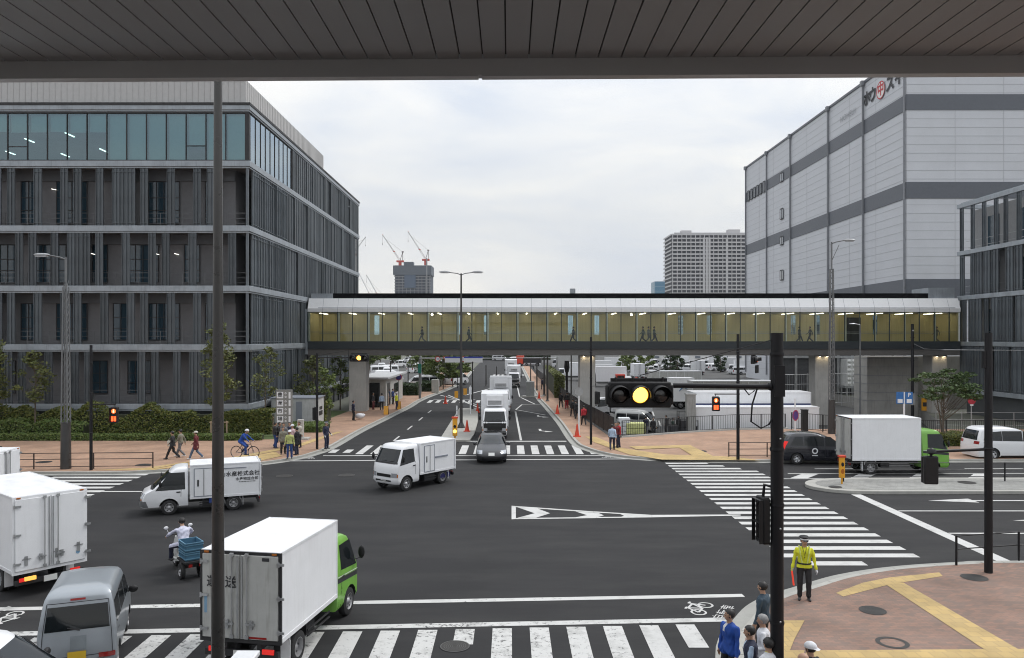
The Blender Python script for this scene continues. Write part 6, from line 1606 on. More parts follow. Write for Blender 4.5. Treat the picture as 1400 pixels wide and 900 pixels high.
person('whitecap', 'person in a white baseball cap worn backwards and a black top at the bottom edge', (5.33, 13.85), (-.6, .8), top=C['black'], legs=C['jeans'], hat=('capback', C['white']), fingers=True, voxel=.012, h=1.66)
person('bald', 'man with a shaved head at the bottom edge, left of the white cap', (5.0, 13.3), (-.5, .85), top=C['grey'], legs=C['black'], bald=True, fingers=True, voxel=.012, h=1.70)
# rucksack straps of the denim man
# far left walk
def gp(px, py): return G(px, py, SZ)
person('w1', 'pedestrian in black carrying a pale bag, leftmost of three walking past the hedge', gp(236, 628), (-1, -.1), top=C['black'], legs=C['black'], pose=WALK, coat=.1)
person('w2', 'pedestrian in a khaki jacket and grey trousers, middle of three walking past the hedge', gp(247, 625), (-1, .1), top=C['khaki'], legs=C['grey'], shoes=shoew, pose=WALK2)
person('w3', 'pedestrian in a long maroon coat and jeans, right of three walking past the hedge', gp(268, 628), (-1, -.05), top=C['maroon'], legs=C['jeans'], shoes=shoew, pose=WALK, coat=.2, hat=('cap', C['cream']), female=True)
bg_ = thing('shopping_bag', 'pale bag hanging from the hand of the pedestrian in black', 'bag', gp(232, 620)); bg_.location.z = .55
b = MB(); b.bb(-.14, .14, -.06, .06, 0, .34); b.build('bag', C['cream'], bg_, bevel=.03); b = MB(); b.tube([(-.08, 0, .34), (-.05, 0, .46), (.05, 0, .46), (.08, 0, .34)], .008, 5); b.build('handle', C['cream'], bg_)
grp = 'people waiting at the far left kerb'
person('g1', 'person in black jacket and dark jeans at the back left of the kerb group', gp(376, 613), (.6, .3), top=C['black'], legs=C['workblue'], shoes='shoe', group=grp)
person('g2', 'person in dark jacket with blue trousers stepping right in the kerb group', gp(382, 612), (.9, -.2), top=C['black'], legs=C['workblue'], group=grp, pose=WALK)
person('g3', 'person in grey jacket just below the white sign pylon', gp(388, 614), (0, -1), top=C['grey'], legs=C['black'], group=grp)
person('g4', 'person in brown-grey coat left of the yellow-vested officer in the kerb group', gp(387, 621), (.4, -.9), top=C['khaki'], legs=C['black'], coat=.1, group=grp)
person('g5', 'person in pale pink with a white cap in the middle of the kerb group', gp(400, 617), (-.5, -.8), top=C['pink'], legs=C['black'], hat=('cap', C['white']), group=grp, female=True)
person('g6', 'officer in yellow reflective vest and blue trousers at the front of the kerb group', gp(396, 627), (.2, -1), top=C['vest'], legs=C['workblue'], hat=('cap', C['white']), group=grp, fingers=True, voxel=.013)
person('g7', 'person in black top and short dark trousers on the right of the kerb group', gp(406, 622), (-.7, .3), top=C['black'], legs=C['navy'], coat=.22, group=grp, female=True)
person('g8', 'person in cream jacket and black trousers at the back right of the kerb group', gp(409, 612), (-.3, -.8), top=C['cream'], legs=C['black'], group=grp, female=True, longhair=True)
person('g9', 'person in dark suit standing behind the white-capped member of the kerb group', gp(396, 613), (0, -1), top=C['navy'], legs=C['navy'], group=grp)
person('police', 'officer in dark blue uniform standing alone right of the black pole at the kerb', gp(446, 614), (.9, -.5), top=C['navy'], legs=C['navy'], hat=('police', C['navy']), gloves=C['white'], pose=dict(hands=((.15, .22, .95), (.1, -.26, .9))), h=1.78)
person('bagman', 'man in navy carrying a white sack beside the left bridge pier', gp(483, 575), (.8, .4), top=C['navy'], legs=C['black'], h=1.76)
sk = thing('white_sack', 'white sack carried low beside the man in navy near the left pier', 'sack', gp(489.5, 574)); b = MB(); b.ell((.15, 0, .32), (.42, .26, .24), 12, 8); b.ell((.4, .05, .38), (.22, .2, .15), 10, 6); b.build('sack', C['white'], sk, smooth=80)
person('hutman', 'man in pale grey shirt by the guard hut', gp(522, 561), (-.3, .9), top=C['lightblue'], legs=C['black'])
person('guard2', 'guard in dark uniform and yellow vest on the walk beyond the guard hut', gp(542, 560), (.9, -.3), top=C['hivis'], legs=C['navy'], sleeves=C['navy'], hat=('helmet', C['white']))
person('hutman2', 'dark-dressed person in the doorway of the guard hut', gp(510, 560), (.8, -.2), top=C['black'], legs=C['maroon'])
person('hutman3', 'dark-dressed person far behind the guard with the yellow vest', gp(537, 553), (.8, -.2), top=C['workblue'], legs=C['black'])
# right-hand walk
g3_ = 'three people chatting at the right kerb corner'
person('r1', 'person in pale blue shirt and dark jeans at the corner under the amber signal', gp(837, 616), (.2, 1), top=C['lightblue'], legs=C['navy'], group=g3_, pose=WALK2)
person('r2', 'person in dark top between the pale blue and red shirts at the corner', gp(841.5, 613), (.2, -.9), top=C['maroon'], legs=C['navy'], group=g3_)
person('r3', 'person in bright red shirt and navy trousers at the corner under the amber signal', gp(846, 612), (-.8, -.3), top=C['red'], legs=C['navy'], group=g3_)
person('r4', 'person in red shirt walking away along the black fence, left of the thin black pole', gp(798, 582), (-.15, 1), top=C['red'], legs=C['black'], pose=WALK)
person('r5', 'person in black with a white bag ahead of the red-shirted walker', gp(787, 573), (-.15, 1), top=C['black'], legs=C['black'], pose=WALK2)
person('r6', 'person in black suit right of the white post on the far right walk', gp(783, 570), (-.15, 1), top=C['black'], legs=C['black'], pose=WALK)
person('r7', 'person in red trousers and black top near the fence, beyond the black-suited walkers', gp(775, 559), (-.2, 1), top=C['black'], legs=C['red'])
person('r8', 'dark figure beside the orange cone far up the right walk', gp(767, 558), (-.2, 1), top=C['black'], legs=C['black'], pose=WALK)
person('r9', 'tiny dark figure by the dark poles far up the right walk', gp(742, 533), (-.2, 1), top=C['navy'], legs=C['black'], pose=WALK)
# in the lot
lot = 'workers beside the silver delivery van'
for i, (px, py, tp_, lg, lb, f) in enumerate([(893, 601, 'black', 'black', 'worker in black standing in front of the silver delivery van', (.3, -1)), (883, 597, 'navy', 'grey', 'worker leaning at the open side door of the silver delivery van', (-.2, 1)),
        (911, 592, 'black', 'black', 'worker in black right of the silver van', (-1, 0)), (920, 598, 'darkgreen', 'black', 'worker beside the dark trolleys, left of the tall dark stack', (1, 0)), (928, 598, 'black', 'navy', 'worker half hidden by the dark trolleys near the trailer', (-.7, -.7))]):
    p = P(px, py, 66 + (i % 3)); person('l%d' % i, lb, (p.x, p.y, 0), f, z=-1.2, top=C[tp_], legs=C[lg], group=lot, voxel=.02)
# walkers inside the covered bridge
br = 'pedestrians inside the covered footbridge'
for i, (px, tp_, lg, d_, lb, pz) in enumerate([(577, 'black', 'grey', -1, 'dark-coated pedestrian pulling along near the left end of the covered bridge', WALK), (641, 'darkgreen', 'black', 1, 'dim figure at the left lamp post inside the covered bridge', WALK2), (784, 'black', 'black', -1, 'dark figure in front of a slot window above the middle pier', WALK),
        (879, 'darkgreen', 'black', -1, 'left of three striding pedestrians inside the bridge above the amber signal', WALK), (887, 'grey', 'grey', 1, 'middle of three pedestrians inside the bridge above the amber signal', WALK2), (895, 'darkgreen', 'navy', 1, 'right of three pedestrians inside the bridge above the amber signal', WALK2),
        (1093, 'black', 'black', 1, 'dark figure by a column on the right half of the covered bridge', WALK2), (1108, 'black', 'black', -1, 'pedestrian in black striding left, right of the column in the covered bridge', WALK), (1282, 'khaki', 'khaki', -1, 'faint khaki-clad pedestrian near the right end of the covered bridge', WALK)]):
    p = P(px, 460, 75.2); person('b%d' % i, lb, (p.x, 75.2 + .1 * (i % 3)), (d_, 0), z=6.662, top=C[tp_], legs=C[lg], pose=pz, group=br, voxel=.022, h=1.68)
# ---------------- cyclist
def bicycle(p, dirv, label):
    t = thing('bicycle', label, 'bicycle', (p[0], p[1], SZ), math.atan2(dirv[1], dirv[0]))
    fm = mat('bicycle_frame', (.06, .05, .05), .35, coat=.5)
    for x in (-.53, .53):
        b = MB(); b.lathe((0, 0, 0), (0, 1, 0), [(.345 + .021 * math.cos(a), .021 * math.sin(a)) for a in [2 * PI * k / 8 for k in range(9)]], 36); w_ = b.build('wheel', M['rubber'], t, smooth=60); w_.location = (x, 0, .366)
        b = MB(); b.lathe((0, 0, 0), (0, 1, 0), [(.32, -.012), (.328, 0), (.32, .012)], 36)
        for k in range(14): a = 2 * PI * k / 14; b.tube([(.02 * math.cos(a), .02 * (-1) ** k, .02 * math.sin(a)), (.32 * math.cos(a + .15), 0, .32 * math.sin(a + .15))], .0025, 3, cap=False)
        b.tube([(0, -.05, 0), (0, .05, 0)], .02, 8); b.build('rim', M['steel'], w_)
    b = MB(); bbk = (-.08, 0, .30); st = (-.22, 0, .80); hd0, hd1 = (.36, 0, .84), (.40, 0, .72); ax = (-.53, 0, .366)
    for a, c in ((bbk, st), (st, hd0), (bbk, hd1), (hd0, hd1)): b.tube([a, c], .018, 8)
    for s_ in (-.04, .04): b.tube([(bbk[0], s_, bbk[2]), (ax[0], s_ * 1.3, ax[2])], .01, 6); b.tube([(st[0], s_ * .5, .74), (ax[0], s_ * 1.3, ax[2])], .01, 6); b.tube([(hd1[0], s_, hd1[2]), (.53, s_ * 1.3, .366)], .013, 6)
    b.build('frame', fm, t, smooth=60)
    b = MB(); b.tube([(.36, 0, .84), (.34, 0, .98)], .014, 6); b.tube([(.37, -.3, 1.0), (.35, 0, .99), (.37, .3, 1.0)], .013, 8); b.build('handlebar', fm, t)
    b = MB(); b.ell((-.25, 0, .88), (.13, .07, .035), 10, 6); b.tube([(-.22, 0, .8), (-.24, 0, .88)], .013, 6); b.build('saddle', M['black'], t, smooth=60)
    b = MB(); b.disc((-.08, -.05, .3), (0, 1, 0), .09, 16); b.tube([(-.08, -.05, .3), (.08, -.07, .26)], .011, 5); b.tube([(-.08, .05, .3), (-.24, .07, .34)], .011, 5); b.bb(.04, .13, -.14, -.06, .25, .27); b.bb(-.29, -.2, .06, .14, .33, .35); b.build('crank', M['steel'], t)
    return t
cp = G(335, 627, SZ); bicycle(cp, (.99, -.14), 'bicycle with black tyres ridden along the far left walk')
person('cyclist', 'cyclist in blue jacket and pale cap riding along the far left walk', cp, (.99, -.14), top=C['blue'], legs=C['workblue'], hat=('helmet', C['white']), h=1.80, pose=dict(hipx=-.24, hip=.99, lean=R(30), feet=((-.20, .12), (.09, -.12)), fz=(.30, .21), hands=((.34, .27, 1.02), (.34, -.27, 1.02)), kb=((1, .1, .4), (1, -.1, .4))))
# ---------------- delivery trike and rider
sp = G(256, 779); hv_ = (-.62, .78)
sp.x -= .45
t = thing('delivery_scooter', 'three-wheeled delivery scooter leaning left, loaded with a crate on its rear deck', 'scooter', (sp.x + .35, sp.y - .1, 0), math.atan2(hv_[1], hv_[0]))
wm = mat('scooter_shell', (.55, .56, .55), .4, dirt=.2)
b = MB(); b.tube([(-.55, 0, .5), (-.2, 0, .62), (.1, 0, .62), (.3, 0, .52)], [.1, .15, .14, .08], 10); b.bb(.15, .55, -.16, .16, .28, .34); b.tube([(.5, 0, .3), (.62, 0, .6), (.56, 0, .95)], [.1, .13, .07], 10); b.build('body', wm, t, smooth=60)
b = MB(); b.ell((-.12, 0, .76), (.32, .15, .07), 12, 6); b.build('seat', M['black'], t, smooth=60)
b = MB(); b.tube([(.56, 0, .9), (.52, 0, 1.02)], .03, 8); b.tube([(.42, -.34, 1.04), (.52, 0, 1.03), (.42, .34, 1.04)], .016, 8); b.build('handlebar', M['black'], t)
for s_ in (-1, 1):
    b = MB(); b.tube([(.46, s_ * .26, 1.04), (.46, s_ * .34, 1.24)], .008, 5); b.ell((.46, s_ * .36, 1.27), (.02, .07, .05), 8, 6); b.build('mirror', M['white'], t, smooth=60)
b = MB(); b.bb(-1.3, -.5, -.3, .3, .52, .57); b.bb(-.9, -.55, -.22, .22, .3, .52); b.build('cargo_deck', M['chassis'], t)
wheel(t, .68, 0, .24, .11, 'rim', 1, 5)
for s_ in (-1, 1): wheel(t, -.85, s_ * .27, .23, .12, 'rim', s_, 5)
b = MB(); b.bb(-1.32, -1.28, -.2, -.1, .42, .5); b.bb(-1.32, -1.28, .1, .2, .42, .5); b.build('tail_light', M['red_lens'], t)
ang = math.atan2(hv_[1], hv_[0]); q2 = Matrix.Rotation(ang, 3, 'Z'); base = Vector((sp.x + .35, sp.y - .1, 0))
def crate(label, lx, lz):
    c = thing('crate', label, 'crate', base + q2 @ Vector((lx, 0, lz)), ang, 'blue crates on the scooter')
    b = MB(); L_, W_, H_ = .66, .48, .25
    b.bb(-L_ / 2, L_ / 2, -W_ / 2, W_ / 2, 0, .02)
    for s_ in (-1, 1): b.bb(-L_ / 2, L_ / 2, s_ * W_ / 2 - .008, s_ * W_ / 2 + .008, .021, H_); b.bb(s_ * L_ / 2 - .008, s_ * L_ / 2 + .008, -W_ / 2 + .009, W_ / 2 - .009, .021, H_)
    b.build('tub', M['bluecrate'], c)
    b = MB()
    for z_ in (.05, .18, H_ - .01):
        for s_ in (-1, 1): b.bb(-L_ / 2 - .02, L_ / 2 + .02, s_ * (W_ / 2 + .015) - .012, s_ * (W_ / 2 + .015) + .012, z_ - .012, z_ + .012); b.bb(s_ * (L_ / 2 + .015) - .012, s_ * (L_ / 2 + .015) + .012, -W_ / 2 - .003, W_ / 2 + .003, z_ - .011, z_ + .011)
    for k in range(6):
        x = -L_ / 2 + .06 + k * (L_ - .12) / 5
        for s_ in (-1, 1): b.bb(x - .008, x + .008, s_ * (W_ / 2 + .018) - .009, s_ * (W_ / 2 + .018) + .009, .03, H_ - .02)
    b.build('rim', mat('crate_rim', (.10, .22, .32), .5), c); return c
crate('empty open blue plastic crate on top of another on the scooter', -.84, .845); crate('lower blue plastic crate of the stack on the scooter deck', -.84, .58)
person('rider', 'scooter rider in a white shirt and dark trousers seen from behind, leaning left', (base.x, base.y), hv_, z=0, top=C['lilac'], legs=C['navy'], fingers=True, voxel=.013, h=1.78, pose=dict(hipx=-.15, hip=.86, lean=R(18), feet=((.36, .22), (.34, -.2)), fz=(.26, .27), hands=((.38, .33, 1.03), (.38, -.33, 1.03)), kb=((.8, .5, .5), (.8, -.5, .5)), eb=((-.3, 1, -.2), (-.3, -1, -.2))))
# ================================================================ plants
def leaves(mb, c, r, n, s, rn, flat=1.0):
    for _ in range(n):
        while True:
            q = Vector((rn.uniform(-1, 1), rn.uniform(-1, 1), rn.uniform(-1, 1)))
            if q.length < 1: break
        p = Vector(c) + Vector((q.x * r[0], q.y * r[1], q.z * r[2]))
        u = Vector((rn.gauss(0, 1), rn.gauss(0, 1), rn.gauss(0, .5) * flat)).normalized(); v_ = u.orthogonal().normalized(); v_ = (Matrix.Rotation(rn.uniform(0, 6.28), 3, u) @ v_)
        sz = s * rn.uniform(.6, 1.3); a = u * sz; b_ = v_ * sz * .5
        mb.add([p - a, p + b_, p + a, p - b_], [(0, 1, 2, 3)])
def tree(name, label, p, h, rad, leaf, seed, nl=2600, ls=.13, trunk_r=.07, crown0=.4, clumps=26, flat=False, z=0, stakes=False, group=None, narrow=1.0, multi=1):
    rn = random.Random(seed); t = thing(name, label, 'tree', (p[0], p[1], z), 0, group)
    tr = MB(); cr = MB(); tips = []
    for m_ in range(multi):
        dx, dy = (rn.uniform(-.25, .25), rn.uniform(-.2, .2)) if multi > 1 else (0, 0); top = (dx * 3 + rn.uniform(-.15, .15), dy * 3, h * .86)
        pts = [(dx * .3, dy * .3, 0), (dx, dy, h * .3), (dx * 2 + rn.uniform(-.1, .1), dy * 2, h * .6), top]
        tr.tube(pts, [trunk_r, trunk_r * .8, trunk_r * .5, trunk_r * .15], 7)
    for k in range(clumps):
        f = crown0 + (1 - crown0) * (k + .5) / clumps
        if flat: f = rn.uniform(.72, 1.0); rr = rad * math.sqrt(rn.uniform(.02, 1)); f -= .18 * (rr / rad) ** 2
        else:
            prof_ = math.sin(PI * min(1, max(.06, (f - crown0) / (1 - crown0) * .86 + .12))) ** .7; rr = rad * prof_ * rn.uniform(.25, 1.0) * narrow
        a = rn.uniform(0, 6.28); c = Vector((math.cos(a) * rr, math.sin(a) * rr, h * f)); tips.append(c)
        bs = Vector((0, 0, h * max(.22, f - (.32 if flat else .16)))); mid = (bs + c) / 2 + Vector((0, 0, -.1 if flat else .12))
        tr.tube([bs, mid, c], [trunk_r * .38, trunk_r * .25, trunk_r * .08], 5, cap=False)
        rc = rad * rn.uniform(.2, .38)
        leaves(cr, c, (rc * 1.15, rc * 1.15, rc * (.32 if flat else .75)), nl // clumps, ls, rn)
    tr.build('trunk', M['bark'], t, smooth=60); cr.build('crown', leaf, t)
    if stakes:
        s_ = MB()
        for (a, b_) in ((-.55, 0), (.55, 0)): s_.tube([(a, b_, 0), (a, b_, 1.25)], .05, 6)
        s_.tube([(-.65, 0, 1.15), (.65, 0, 1.15)], .045, 6); s_.build('stake', M['wood'], t)
    return t
LF = {'u': leafmat('leaf_umbrella', (.035, .065, .02), (.085, .125, .04)), 'a': leafmat('leaf_mid', (.07, .09, .025), (.16, .17, .06)), 'b': leafmat('leaf_hedge', (.05, .08, .018), (.17, .17, .04)), 'c': leafmat('leaf_bright', (.08, .12, .025), (.16, .20, .06)), 'd': leafmat('leaf_dark', (.02, .04, .015), (.05, .075, .03)), 'e': leafmat('leaf_low', (.06, .11, .02), (.14, .17, .05))}
tree('street_tree', 'slender street tree with olive leaves in front of the building corner, on wooden stakes', (-20.3, 54.6), 7.9, 1.45, LF['a'], 11, 2600, .11, .08, .32, 34, stakes=True, z=.1, narrow=.8)
tree('street_tree', 'round-crowned young tree at the far left edge in front of the louvred building', (-36.6, 54.8), 6.6, 2.3, LF['a'], 12, 2900, .12, .08, .45, 30, stakes=True, z=.1)
tree('street_tree', 'thin loose-leaved tree between the lamp post and the leftmost tree', (-33.6, 55.4), 5.9, 1.5, LF['a'], 13, 1300, .11, .06, .45, 20, z=.1)
tree('street_tree', 'sparse sapling beside the side wall of the louvred building, left of the pylon sign', (-18.0, 57.6), 6.3, 1.3, LF['a'], 14, 900, .11, .05, .45, 18, stakes=True, z=.1)
tree('street_tree', 'bright green young tree immediately left of the left bridge pier', (-15.6, 66.0), 4.6, 1.1, LF['c'], 15, 1100, .12, .06, .3, 20)
tree('street_tree', 'shadowed young tree under the left end of the bridge behind the white utility box', (-17.6, 70), 5.4, 1.5, LF['a'], 16, 1300, .13, .07, .3, 22)
tree('street_tree', 'dim narrow tree between the louvred wall and the left bridge pier', (-16.9, 78), 5.2, 1.3, LF['c'], 17, 1000, .14, .07, .3, 20)
tree('umbrella_tree', 'flat-topped spreading green tree behind the railing, in front of the right-hand building', (28.6, 51.6), 5.2, 1.75, LF['u'], 18, 2800, .12, .06, .5, 30, flat=True, z=.1, multi=3)
for i, (px, Y, hh, rr, lb) in enumerate([(592, 112, 4.9, 2.0, 'left tree of the bright green row beside the green banner pole'), (606, 108, 5.2, 2.1, 'second tree of the bright green row beyond the guard hut'), (619, 114, 5.0, 2.1, 'third tree of the bright green row beyond the guard hut'), (630, 124, 5.0, 2.0, 'last tree of the bright green row, beneath the road signs'), (578, 122, 5.0, 2.2, 'tree half hidden behind the green banner pole')]):
    tree('street_tree', lb, ((px - CX) / F * Y, Y), hh, rr, LF['c'], 30 + i, 1700, .22, .09, .35, 18, group='row of street trees beyond the hut')
for i, (px, Y, hh) in enumerate([(505, 175, 6.5), (520, 200, 7), (536, 190, 6.8), (548, 215, 7.5), (562, 240, 8), (575, 230, 7.6), (590, 260, 8), (604, 250, 8), (645, 300, 9), (470, 150, 6)]):
    tree('car_park_tree', ['leftmost bushy tree in the left car park', 'tree between parked vans at the left pier', 'round tree above the guard hut roof', 'yellowish tree behind the parked vans', 'mid-distance tree behind the left car park', 'tree behind the green banner pole', 'tree under the left end of the road signs', 'far tree left of the road signs', 'dark tree right of the road signs', 'tree hidden behind the left pier'][i], ((px - CX) / F * Y, Y), hh, hh * .5, LF['a'] if i % 2 else LF['c'], 60 + i, 1100, .42, .15, .3, 16, group='trees in the left car park')
for i, px in enumerate(range(655, 762, 12)):
    Y = 330; tree('distant_tree', 'distant dark tree number %d' % i if False else ['dark distant tree left of the far sign gantry', 'dark distant tree above the sideways white van', 'dark distant tree beside the gantry', 'dark distant tree behind the truck queue', 'dark distant tree right of the truck queue', 'dark distant tree over the orange lorry', 'dark distant tree left of the far poles', 'dark distant tree behind the far poles', 'dark distant tree by the grey warehouse'][i], ((px - CX) / F * Y, Y), 9.5, 5.2, LF['d'], 90 + i, 700, .8, .3, .15, 16, group='dark trees closing the end of the road')
for i, (px, Y) in enumerate([(851, 178), (863, 184), (876, 180), (888, 190), (916, 186), (926, 176), (985, 192)]):
    tree('distant_tree', ['tree right of the grey warehouse, above the amber signal', 'second tree above the amber signal', 'third tree above the amber signal', 'tree at the right of the small group above the amber signal', 'dark tree left of the market hall', 'dark round tree beside the market hall', 'tree in front of the market hall by the black pole'][i], ((px - CX) / F * Y, Y), 4.6, 1.9, LF['c'] if i < 4 else LF['d'], 120 + i, 500, .38, .15, .15, 14, z=-1.2, group='far trees behind the truck lot')
# hedges
def hedge(label, x0_, x1_, y0_, y1_, h, n, leaf, ls, seed, z=.1, bumpy=.2):
    rn = random.Random(seed); t = thing('hedge', label, 'hedge', ((x0_ + x1_) / 2, y0_, z)); b = MB(); cx_ = (x0_ + x1_) / 2
    nb = max(2, int((x1_ - x0_) / .9)); hs = [h * (1 + rn.uniform(-bumpy, bumpy)) for _ in range(nb + 2)]
    for _ in range(n):
        x = rn.uniform(x0_, x1_); k = (x - x0_) / (x1_ - x0_) * nb; hh = hs[int(k)] * (1 - (k % 1)) + hs[int(k) + 1] * (k % 1)
        f = rn.random()
        if f < .55: p = Vector((x - cx_, rn.uniform(-.08, .12), rn.uniform(0, hh)))
        else: p = Vector((x - cx_, rn.uniform(0, y1_ - y0_), hh * rn.uniform(.85, 1.03)))
        u = Vector((rn.gauss(0, 1), rn.gauss(0, 1), rn.gauss(0, 1))).normalized(); v_ = u.orthogonal().normalized(); s_ = ls * rn.uniform(.6, 1.3)
        b.add([p - u * s_, p + v_ * s_ * .5, p + u * s_, p - v_ * s_ * .5], [(0, 1, 2, 3)])
    b.build('foliage', leaf, t)
    b = MB(); b.bb(x0_ - cx_ + .1, x1_ - cx_ - .1, .12, y1_ - y0_ - .1, 0, h * .8); b.build('twigs', mat('hedge_twigs', (.03, .035, .015), .95, var=.4, scale=5), t)
hedge('tall dark hedge along the foot of the louvred building', -46, -21.4, 56.3, 57.2, 1.85, 20000, LF['b'], .09, 1, bumpy=.32)
hedge('low clipped hedge strip between the brick walk and the taller hedge', -46, -17.0, 53.6, 54.5, .42, 12000, LF['e'], .07, 2, bumpy=.06)
hedge('medium hedge right of the building corner behind the pylon sign', -21.0, -17.4, 57.2, 58.3, 1.7, 6000, LF['b'], .10, 3)
hedge('low bright shrubs on the slope below the white utility box', -16.9, -14.0, 58.2, 61.5, .55, 6000, LF['e'], .08, 4)
hedge('shrubs behind the white utility box', -20.5, -15.2, 65, 67, 1.5, 5000, LF['b'], .12, 5)
hedge('clipped dark hedge along the left walk beyond the guard hut', -14.2, -11.2, 96, 100, 1.2, 3000, LF['d'], .16, 6)
hedge('clipped dark hedge continuing up the left walk', -12.4, -10.0, 103, 124, 1.2, 4000, LF['d'], .18, 7)
hedge('low planting around the spreading tree on the right', 26.8, 30.5, 50.8, 52.4, .8, 3500, LF['b'], .09, 8)
hedge('dark green hedge closing the far end of the road behind the sideways van', -16, 22, 257, 260, 3.0, 5000, LF['d'], .35, 19)
hedge('green strip behind the black fence on the right walk', 5.3, 6.4, 92, 118, 3.0, 3500, LF['a'], .2, 9)
hedge('low hedge at the far left under the trees', -46, -30, 55.0, 56.2, 1.1, 9000, LF['e'], .09, 10)
g = MB(); g.sheet([(-46, 53.45), (-16.3, 53.45), (-16.3, 54.6), (-15.7, 66), (-15.7, 76), (-19.2, 76), (-19.2, 57.9), (-46, 57.9)], .09); tag(g.build('planting_bed', grassm), kind='structure')
# ================================================================ poles, lamps, signals
def tubeobj(name, pts, r, m_, parent, n=14, smooth=60):
    b = MB(); b.tube(pts, r, n); return b.build(name, m_, parent, smooth=smooth)
def vehicle_signal(parent_t, x, y, z, lit, sc_=1.0, rz=0, name='signal_head'):
    b = MB(); Wd, Hd = 1.20 * sc_, .46 * sc_
    b.bb(-Wd / 2 + .04, Wd / 2 - .04, -.09, .09, -Hd / 2, Hd / 2); b.bb(-Wd / 2, Wd / 2, -.085, .085, -Hd / 2 + .05, Hd / 2 - .05)
    h_ = b.build(name, M['black'], parent_t, bevel=.03); h_.location = (x, y, z); h_.rotation_euler = (0, 0, rz)
    for k, q in enumerate((-1, 0, 1)):
        cx_ = q * .365 * sc_; on = (k == lit)
        b = MB(); b.lathe((cx_, -.095, 0), (0, -1, 0), [(.158 * sc_, 0), (.165 * sc_, .02), (.15 * sc_, .035), (.145 * sc_, .01)], 28); b.build('lens_ring', M['black'], h_, smooth=50)
        b = MB(); b.lathe((cx_, -.1, 0), (0, -1, 0), [(.148 * sc_, 0), (.13 * sc_, .012), (.08 * sc_, .022), (.001, .026)], 28); 
        b.build('lens', (M['litamber'] if lit == 1 else M['litred']) if on else M['lensoff'], h_, smooth=60)
        if on and lit == 1: b = MB(); b.lathe((cx_, -.101, 0), (0, -1, 0), [(.150 * sc_, 0), (.135 * sc_, .0125)], 28); b.build('lens_edge', M['litamberedge'], h_)
        b = MB(); n = 14; vs = []
        for i in range(n + 1):
            a = PI * (-.08) + PI * 1.16 * i / n
            for d_ in (.0, .26 * sc_): vs.append((cx_ + .168 * sc_ * math.cos(a), -.09 - d_, .168 * sc_ * math.sin(a) - d_ * .06))
        b.add(vs, [(2 * i, 2 * i + 1, 2 * i + 3, 2 * i + 2) for i in range(n)]); v = b.build('visor', M['black'], h_, smooth=60); md = v.modifiers.new('s', 'SOLIDIFY'); md.thickness = .008
    b = MB(); b.bb(-Wd * .42, Wd * .42, .02, .08, Hd / 2, Hd / 2 + .06)
    for q in (-.35, -.1, .1, .35): b.tube([(q * Wd, 0, Hd / 2), (q * Wd, 0, Hd / 2 + .08)], .02, 6)
    b.build('bracket', M['black'], h_)
    return h_
def ped_signal(parent_t, loc, rz, lit=True, off=False):
    b = MB(); b.bb(-.2, .2, -.1, .1, -.42, .42); h_ = b.build('pedestrian_signal', M['black'], parent_t, bevel=.04); h_.location = loc; h_.rotation_euler = (0, 0, rz)
    b = MB(); b.bb(-.13, .13, -.112, -.101, .05, .33) if False else None
    b.disc((0, -.106, .2), (0, -1, 0), .125, 18); b.build('standing_figure_lens', mat('ped_red_glow', (.8, .1, .03), .5, var=0, emit=(1, .16, .02), es=1.3) if lit else M['lensoff'], h_)
    if lit:
        b = MB(); b.disc((0, -.112, .27), (0, -1, 0), .032, 12); b.bb(-.04, .04, -.116, -.109, .12, .235); b.build('standing_figure', mat('figure_glow', (1, .6, .4), .5, var=0, emit=(1, .62, .3), es=2), h_)
    b = MB(); b.bb(-.13, -.015, -.112, -.101, -.33, -.07); b.bb(.015, .13, -.112, -.101, -.33, -.07); b.build('countdown_bars', M['litred'] if lit else M['lensoff'], h_)
    b = MB()
    for z_ in (.0, -.40): b.bb(-.19, .19, -.2, -.1, z_ + .36, z_ + .375); 
    for s_ in (-1, 1): b.bb(s_ * .19 - .006, s_ * .19 + .006, -.2, -.1, -.4, .37)
    b.build('visor', M['black'], h_); return h_
# big signal pole in the foreground
t = thing('signal_pole', 'tall black pole in the right foreground holding the large amber traffic light', 'signal pole', (4.78, 14.0, SZ))
tubeobj('pole', [(0, 0, 0), (0, 0, 7.08)], [.118, .108], M['blackpole'], t, 24)
b = MB()
for z_ in (1.9, 4.0, 5.0, 6.7): b = MB(); b.lathe((0, 0, z_), (0, 0, 1), [(.122, -.03), (.128, 0), (.122, .03)], 24); b.build('collar', M['blackpole'], t, smooth=50)
b = MB(); b.bb(-.09, .09, -.16, -.1, 5.95, 6.5); b.build('terminal_box', M['blackpole'], t)
b = MB(); b.tube([(-.1, 0, 6.12), (-1.85, 0, 6.14)], .045, 14); b.lathe((-.12, 0, 6.12), (1, 0, 0), [(.06, -.03), (.075, 0), (.06, .03)], 14); b.build('arm', M['blackpole'], t, smooth=60)
b = MB(); b.tube([(0, 0, 6.98), (-2.45, 0, 6.32)], .008, 6); b.tube([(-.02, -.04, 6.95), (.02, -.05, 6.5)], .01, 6); b.build('stay_wire', M['blackpole'], t)
b = MB(); b.tube([(-.1, -.03, 5.55), (-.16, -.05, 5.45), (-.3, -.05, 5.38), (-.48, -.05, 5.5), (-.46, -.05, 5.8), (-.36, -.03, 6.1)], .015, 6); b.tube([(-.6, 0, 6.1), (-.5, 0, 5.97), (-.4, 0, 6.05)], .012, 6); b.build('cable', M['blackpole'], t, smooth=60)
vehicle_signal(t, -2.47, -.02, 6.1 - SZ, 1, 1.0)
b = MB()
